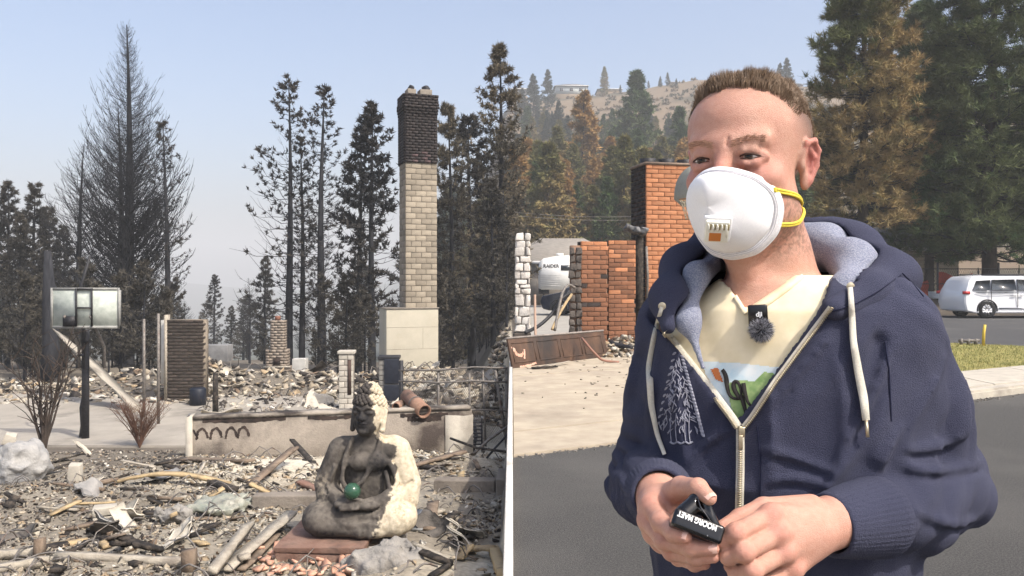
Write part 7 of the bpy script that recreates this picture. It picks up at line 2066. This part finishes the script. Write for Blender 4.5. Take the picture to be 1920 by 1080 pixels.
    for k in range(24):
        t = k / 23; yy = 660 + t * 150
        xl = 1271 - 3 - t * 36; xr = 1271 + 3 + t * 40
        pleaf(xr, yy, 0.6 + t*0.3, 8 + 4*t, 4.5 + 2*t)
        if k % 2 == 0 and yy < 800: pleaf(xl, yy, 2.5 - t*0.3, 9, 4.4)
    for k in range(150):
        t = rr.random() ** 0.7; yy = 668 + t * 138
        xx = 1271 + rr.uniform(-1, 1) * (3 + t * 34)
        pleaf(xx, yy, math.pi/2 + (xx - 1271) * -0.012 + rr.uniform(-.9, .9), rr.uniform(6, 15), 2.0)
    for sx in (1258, 1268, 1285, 1293):
        ribbon(mb, [(sx, 775), (sx - 2, 805), (sx + 1, 830)], 1.7, 0.0003, 0.0012, n=10)
    for cx in (1263, 1277, 1292):
        ribbon(mb, [(cx - 7, 828), (cx, 834), (cx + 7, 828)], 3.4, 0.0003, 0.0012, n=8)
    tag(wmb(mb, "chest_print", pr, True), kind="stuff")
    # printed picture on the t-shirt
    def decal(name, poly, mat, off=0.0012, st=2):
        poly = np.array(poly, float)
        x0, y0 = poly.min(0); x1, y1 = poly.max(0)
        xs = np.arange(x0, x1 + st, st); ys = np.arange(y0, y1 + st, st)
        def ins(x, y):
            c_ = False; j = len(poly) - 1
            for i in range(len(poly)):
                if (poly[i][1] > y) != (poly[j][1] > y) and x < (poly[j][0]-poly[i][0]) * (y-poly[i][1]) / (poly[j][1]-poly[i][1]) + poly[i][0]: c_ = not c_
                j = i
            return c_
        V = []; ix = {}; Q = []
        def vid(i, j):
            if (i, j) not in ix:
                ix[(i, j)] = len(V); V.append(hit(xs[0] + i*st, ys[0] + j*st, off, (bv_tee,), 1.06))
            return ix[(i, j)]
        for i in range(len(xs)-1):
            for j in range(len(ys)-1):
                if ins(xs[i] + st/2, ys[j] + st/2): Q.append([vid(i, j), vid(i, j+1), vid(i+1, j+1), vid(i+1, j)])
        if V: mb = MB(); mb.add(V, Q); wmb(mb, name, mat, True, tee_o)
    decal("sky_print", [(1318, 678), (1380, 680), (1470, 690), (1480, 700), (1400, 800), (1380, 790), (1322, 700)], pm("print_sky", (0.50, 0.66, 0.74), (0.72, 0.76, 0.76), 40, 0.9))
    decal("meadow_print", [(1362, 720), (1390, 712), (1415, 716), (1432, 697), (1450, 700), (1458, 706), (1400, 800), (1382, 790), (1370, 760)], pm("print_green", (0.20, 0.33, 0.12), (0.38, 0.50, 0.22), 70, 0.9), 0.0020)
    decal("flower_print", [(1332, 692), (1346, 690), (1352, 706), (1356, 716), (1342, 712)], pm("print_orange", (0.52, 0.17, 0.06), None, rough=0.9), 0.0024, 2)
    ink = pm("print_ink", (0.03, 0.027, 0.026), None, rough=0.9)
    mb = MB()
    for path in ([(1354, 693), (1361, 700), (1363, 722), (1366, 742), (1378, 750), (1388, 748)], [(1388, 748), (1376, 732), (1373, 716), (1380, 710), (1389, 722), (1390, 742)], [(1394, 718), (1397, 738), (1403, 758), (1410, 762)], [(1390, 742), (1396, 760), (1399, 778), (1396, 788)]):
        ribbon(mb, path, [7, 9, 6, 4], 0.0004, 0.0030, (bv_tee,), 1.06, 16)
    wmb(mb, "script_print", ink, True, tee_o)
    # collar rib of the t-shirt
    mb = MB()
    ribbon(mb, [(1350, 490), (1360, 515), (1378, 556), (1398, 588)], 9, 0.0018, 0.0018, (bv_tee,), None, 40)
    ribbon(mb, [(1402, 590), (1440, 568), (1490, 531), (1530, 499), (1560, 475)], 10, 0.0018, 0.0018, (bv_tee,), None, 50)
    wmb(mb, "collar", cream, True)

    # jeans and shoes, below the frame
    jeans = pm("denim", (0.035, 0.05, 0.09), (0.06, 0.08, 0.13), 120, 0.9, 0.3, 400)
    def jn(p):
        d = np.maximum(torso(np.stack([p[..., 0], p[..., 1], p[..., 2]*0 + 0.98], -1), 0.014), np.abs(p[..., 2] - 0.90) - 0.06)
        for h_, k_, a_ in ((hipL, kneeL, ankL), (hipR, kneeR, ankR)):
            d = smin(d, chain(p, [h_ - (0, 0, .04), k_, a_ - (0, 0, .03)], [.098, .078, .070], .03), .03)
        return np.maximum(d + fbm(p, 12, 2)*0.006, 0.045 - p[..., 2])
    V, Q = sdf_mesh(jn, (0.14, 0.97, 0.03), (0.66, 1.40, 0.98), 0.014)
    child("jeans", V, Q, jeans)
    shoe = pm("shoe_leather", (0.03, 0.028, 0.026), None, rough=0.6)
    for a_, yw in ((ankL, -0.45), (ankR, -0.2)):
        Rs = rotm('Z', yw)
        def sh(p):
            d = rbox(p, a_ + Rs @ np.array((0, -0.06, -0.045)), (0.047, 0.145, 0.045), 0.035, Rs)
            return smin(d, cone(p, a_ - (0, 0, .04), a_ + (0, 0, .03), .05, .045), .03)
        V, Q = sdf_mesh(sh, a_ - (0.2, 0.25, 0.1), a_ + (0.2, 0.2, 0.06), 0.008)
        V[:, 2] = np.maximum(V[:, 2], 0.001)
        child("shoe", V, Q, shoe)

    # ---------------- respirator mask
    mk = empty("respirator_mask", tuple(to_w((0, -0.10, -0.06))), 0, "white cup respirator mask with yellow straps on the man's face", "face mask")
    mbase = np.array(mk.location)
    white = pm("mask_felt", (0.80, 0.80, 0.82), (0.84, 0.84, 0.85), 300, 0.9, 0.10, 900, spec=0.15)
    mesh_white = pm("mask_mesh", (0.76, 0.75, 0.78), (0.84, 0.83, 0.84), 260, 0.85, 0.35, 330, fac=(0.44, 0.56))
    def rim(a):   # a=0 top (nose), running to +x cheek
        xs = [0, 0.35, 0.8, 1.25, 1.65, 2.1, 2.6, math.pi]
        rx = [0, 0.020, 0.042, 0.0570, 0.0600, 0.052, 0.030, 0]
        ry = [-0.124, -0.115, -0.094, -0.072, -0.062, -0.058, -0.066, -0.074]
        rz = [-0.019, -0.022, -0.031, -0.048, -0.068, -0.098, -0.122, -0.129]
        b = abs(a) if abs(a) <= math.pi else 2*math.pi - abs(a)
        s = 1 if math.sin(a) >= 0 else -1
        return np.array((s*np.interp(b, xs, rx), np.interp(b, xs, ry), np.interp(b, xs, rz)))
    NA, NTT = 96, 30
    rims = np.array([rim(2*math.pi*k/NA) for k in range(NA)])
    for _ in range(6): rims = 0.25*np.roll(rims, 1, 0) + 0.5*rims + 0.25*np.roll(rims, -1, 0)
    cen = np.array((0, -0.086, -0.070)); apex = np.array((0, -0.156, -0.070))
    rows = []
    for i in range(NTT + 1):
        t = i / NTT
        if t <= 0.86:
            u = t / 0.86 * math.pi / 2
            lat = math.sin(u) ** 0.92; fwd = math.cos(u) ** 0.80
            inner = cen + (rims - cen) * 0.965
            row = cen + (inner - cen) * lat
            fd = apex - cen
            row = row + fd * fwd * (1 - 0.12 * lat) + (np.array((0, 0, 0.004)) * fwd)
            last = row
        else:
            s = (t - 0.86) / 0.14
            row = last + (rims*1.0 - last) * s + (rims - cen) * 0.12 * s
            row[:, 1] += 0.004 * s - 0.0035 * math.sin(s * math.pi)
        rows.append(row)
    rows = np.array(rows)
    ncup = int(0.86 * NTT) + 1
    def strip(i0, i1, name, mat):
        v = to_w(rows[i0:i1+1].reshape(-1, 3)) - mbase
        n = i1 - i0
        q = [[i*NA+j, (i+1)*NA+j, (i+1)*NA+(j+1) % NA, i*NA+(j+1) % NA] for i in range(n) for j in range(NA)]
        o = link(name, mesh_np(name, v, q, None, mat, True), mk)
        md = o.modifiers.new("t", 'SOLIDIFY'); md.thickness = 0.0016; md.offset = 0
        return o
    strip(0, ncup - 1, "cup", white)
    strip(ncup - 1, NTT, "flange", mesh_white)
    # embossed rim edge
    mb = MB(); pts = to_w(np.concatenate([rows[-1], rows[-1][:2]])) - mbase; mb.tube(pts, 0.0013, 6, False); mb.build("rim_edge", white, mk, True)
    for ii in (ncup + 1, ncup + 2):
        mb = MB(); ln_ = rows[min(ii, NTT)]; pts = to_w(np.concatenate([ln_, ln_[:2]]) + np.array((0, -0.0010, 0))) - mbase; mb.tube(pts, 0.0005, 4, False); mb.build("emboss_line", pm("emboss", (0.50, 0.49, 0.53), None, rough=0.9), mk, True)
    # valve
    vl = pm("valve_plastic", (0.80, 0.79, 0.70), None, rough=0.35, spec=0.5)
    og = pm("valve_orange", (0.55, 0.19, 0.045), None, rough=0.5)
    fcup = np.array([to_w(r) for r in rows[:ncup]]).reshape(-1, 3)
    qcup = [[i*NA+j, (i+1)*NA+j, (i+1)*NA+(j+1) % NA, i*NA+(j+1) % NA] for i in range(ncup-1) for j in range(NA)]
    bv_m = BVHTree.FromPolygons([Vector(v) for v in fcup], qcup)
    vc = hit(1344, 428, 0.0, (bv_m,))
    h = bv_m.find_nearest(Vector(vc)); vn = np.array(h[1])
    if vn @ (CAMP - vc) < 0: vn = -vn
    up = np.array((0.05, 0, 1.0)); up = up - vn * (up @ vn); up /= np.linalg.norm(up)
    sx = np.cross(up, vn)
    RV = np.stack([sx, up, vn], 1)
    def vb(c, size, name, mat, bev=0.0012, parent=mk):
        m = MB(); m.box(vc + RV @ np.array(c) - mbase, size, RV); return m.build(name, mat, parent, bevel=bev)
    vb((0, 0, 0.001), (0.036, 0.040, 0.006), "valve_seat", white, 0.003)
    vo = vb((0, 0, 0.0055), (0.030, 0.033, 0.007), "valve", vl, 0.002)
    vb((-0.002, -0.0075, 0.0090), (0.015, 0.013, 0.0016), "flap", og, 0.0006, vo)
    for k in range(5):
        m = MB(); xx = -0.0115 + k*0.0056
        ln = 0.0195 if k == 4 else 0.0105
        pts = [vc + RV @ np.array(q) - mbase for q in ((xx - 0.001, 0.0125, 0.0085), (xx, 0.0135, 0.0110), (xx + 0.001, 0.0125 - ln*0.5, 0.0120), (xx + 0.0014, 0.0125 - ln, 0.0090))]
        m.tube(pts, 0.0010, 6); m.build("rib", vl, vo, True)
        m = MB(); m.box(vc + RV @ np.array((xx + 0.0026, 0.0085, 0.0090)) - mbase, (0.0030, 0.009, 0.0006), RV); m.build("slot", pm("valve_slot", (0.42, 0.36, 0.20), None, rough=0.6), vo)
    # straps
    yl = pm("strap_yellow", (0.68, 0.52, 0.03), (0.80, 0.66, 0.10), 500, 0.6, 0.3, 900, stretch=(1, 1, 4))
    bv_head = BVHTree.FromPolygons([Vector(v) for v in headV], headQ.tolist())
    for pts in ([(0.0600, -0.074, -0.044), (0.0735, -0.03, -0.049), (0.0750, 0.0, -0.054), (0.074, 0.03, -0.056), (0.066, 0.07, -0.05)], [(0.0555, -0.052, -0.088), (0.0690, -0.005, -0.085), (0.0690, 0.012, -0.074), (0.062, 0.035, -0.066), (0.05, 0.06, -0.062)]):
        for dz in (0.0016, -0.0016):
            w_ = to_w(np.array(pts) + np.array((0, 0, dz)))
            q = np.stack([np.interp(np.linspace(0, 4, 40), range(5), w_[:, k]) for k in range(3)], 1)
            for _ in range(4): q[1:-1] = 0.25*q[:-2] + 0.5*q[1:-1] + 0.25*q[2:]
            out = []
            for i, pnt in enumerate(q):
                hh = bv_head.find_nearest(Vector(pnt))
                n_ = np.array(hh[1])
                if n_ @ (pnt - HO) < 0: n_ = -n_
                sdist = (pnt - np.array(hh[0])) @ n_
                if i > 3: pnt = np.array(hh[0]) + n_ * 0.0022
                elif sdist < 0.002: pnt = np.array(hh[0]) + n_ * 0.002
                out.append(pnt)
            m = MB(); m.tube(np.array(out) - mbase, 0.0019, 6); m.build("strap", yl, mk, True)
        m = MB(); a = to_w(np.array(pts[0])); m.box(a - mbase, (0.005, 0.004, 0.006), R); m.build("strap_staple", yl, mk, bevel=0.001)

    # ---------------- clip-on microphone
    mcp = hit(1421, 592, 0.007, (bv_tee,), 1.06)
    mic = empty("clip_microphone", tuple(mcp), 0, "small black clip-on microphone with a grey furry windscreen at the shirt neckline", "microphone")
    m = MB(); Rm = rotm('Z', -0.2) @ rotm('Y', -0.06)
    m.box((0, 0, 0), (0.0255, 0.011, 0.030), Rm); m.build("case", black, mic, bevel=0.003)
    lt = text_mesh("dji", 0.009, pm("white_ink", (0.8, 0.8, 0.8), None, rough=0.6), bold=0.0002)
    lo_ = link("lettering", lt, mic); lo_.location = Rm @ np.array((0.001, -0.0062, 0.002)); lo_.rotation_euler = (Matrix(Rm.tolist()) @ Matrix.Rotation(math.pi/2, 3, 'X')).to_euler()
    m = MB(); n = 2600
    dv = rng.normal(size=(n, 3)); dv /= np.linalg.norm(dv, axis=1)[:, None]
    r0 = 0.010; c0 = np.array((0.002, -0.008, -0.019))
    tipv = dv + rng.normal(size=(n, 3)) * 0.35; tipv /= np.linalg.norm(tipv, axis=1)[:, None]
    sv = np.cross(dv, rng.normal(size=(n, 3))); sv /= np.linalg.norm(sv, axis=1)[:, None]
    ln = rng.uniform(0.006, 0.0105, n)
    Vf = np.stack([c0 + dv*r0 - sv*0.0005, c0 + dv*r0 + sv*0.0005, c0 + dv*r0 + tipv*ln[:, None]], 1)
    half = rng.uniform(size=n) < 0.5
    for sel, cc, nm in ((half, (0.04, 0.04, 0.05), "dark_fur"), (~half, (0.42, 0.42, 0.46), "pale_fur")):
        v = Vf[sel].reshape(-1, 3); tt = np.arange(len(v)).reshape(-1, 3)
        link("windscreen_fur", mesh_np("windscreen_fur", v, None, tt, pm(nm, cc, None, rough=0.9)), mic)
    V, Q = sdf_mesh(lambda p: ell(p, c0, (r0*1.05,)*3), c0 - 0.016, c0 + 0.016, 0.002)
    link("windscreen_core", mesh_np("windscreen_core", V, Q, None, pm("fur_core", (0.05, 0.05, 0.06), None, rough=1), True), mic)

    # ---------------- device in the hands
    A = PA(1262, 966, .892); B = PA(1356, 1004, .884)
    dc = (A + B) / 2
    dev = empty("black_case", tuple(dc), 0, "glossy black handheld case with white lettering held in the man's hands", "case")
    ax = (B - A); Lb = np.linalg.norm(ax); ax /= Lb
    nrm = np.array((0.12, -0.93, 0.36)); nrm -= ax * (nrm @ ax); nrm /= np.linalg.norm(nrm)
    upv = np.cross(nrm, ax) ; upv = -upv if upv[2] < 0 else upv
    RD = np.stack([ax, upv, nrm], 1)
    def D(fn, lo, hi, name, mat, hstep=0.0012):
        V, Q = sdf_mesh(fn, lo, hi, hstep)
        return link(name, mesh_np(name, V @ RD.T, Q, None, mat, True), dev)
    D(lambda p: rbox(p, (0, -0.001, -0.006), (Lb/2, 0.0105, 0.011), 0.004), (-.034, -.014, -.02), (.034, .014, .008), "case_body", black)
    def lid(p):
        d = smin(cone(p, (-0.016, 0.008, -0.008), (-0.004, 0.030, -0.010), 0.011, 0.010), cone(p, (-0.004, 0.030, -0.010), (0.020, 0.008, -0.010), 0.010, 0.006), 0.006)
        return smax(d, -ell(p, (0.002, 0.022, 0.001), (0.013, 0.007, 0.005), rotm('Z', -0.6)), 0.002)
    D(lid, (-.035, -.01, -.04), (.035, .045, .008), "case_lid", black)
    m = MB(); m.tube([RD @ np.array(q) for q in ((-0.012, 0.034, -0.002), (-0.004, 0.020, 0.0030), (0.010, 0.010, 0.002))], 0.0006, 6); m.build("crease", pm("gloss_edge", (0.10, 0.10, 0.11), None, rough=0.2), dev, True)
    lt = text_mesh("MOORG MAET", 0.0085, pm("white_ink", (0.8, 0.8, 0.8), None), bold=0.0003)
    lo_ = link("lettering", lt, dev)
    RT = RD @ rotm('Z', math.pi)
    lo_.rotation_euler = Matrix(RT.tolist()).to_euler(); lo_.location = RD @ np.array((-0.003, 0.0035, 0.0054)); lo_.scale = (0.80, 1, 1)
    for q in ((0.012, -0.0075, 0.0045), (0.022, -0.0085, 0.004)):
        m = MB(); m.lathe([(0, .0008), (.0008, .0004), (.001, -.001)], RD @ np.array(q), 8, RD); m.build("contact_pin", pm("pin_metal", (0.6, 0.6, 0.6), None, rough=0.3, metal=1.0), dev, True)
build_man()
# ================================================================== smoke haze in the air
m = MB(); m.box2((-2600, -200, -80), (2600, 2600, 118))
hz = m.build("haze", None, kind="stuff", label="thin pale wildfire smoke haze filling the air")
hz.data.materials.clear()
hm = bpy.data.materials.new("haze"); hm.use_nodes = True
hn = hm.node_tree.nodes; hn.clear()
ho = hn.new("ShaderNodeOutputMaterial"); hv = hn.new("ShaderNodeVolumePrincipled")
hv.inputs["Color"].default_value = (0.90, 0.92, 0.93, 1)
hv.inputs["Density"].default_value = 0.0012
hv.inputs["Anisotropy"].default_value = 0.0
hm.node_tree.links.new(hv.outputs[0], ho.inputs["Volume"])
hz.data.materials.append(hm)
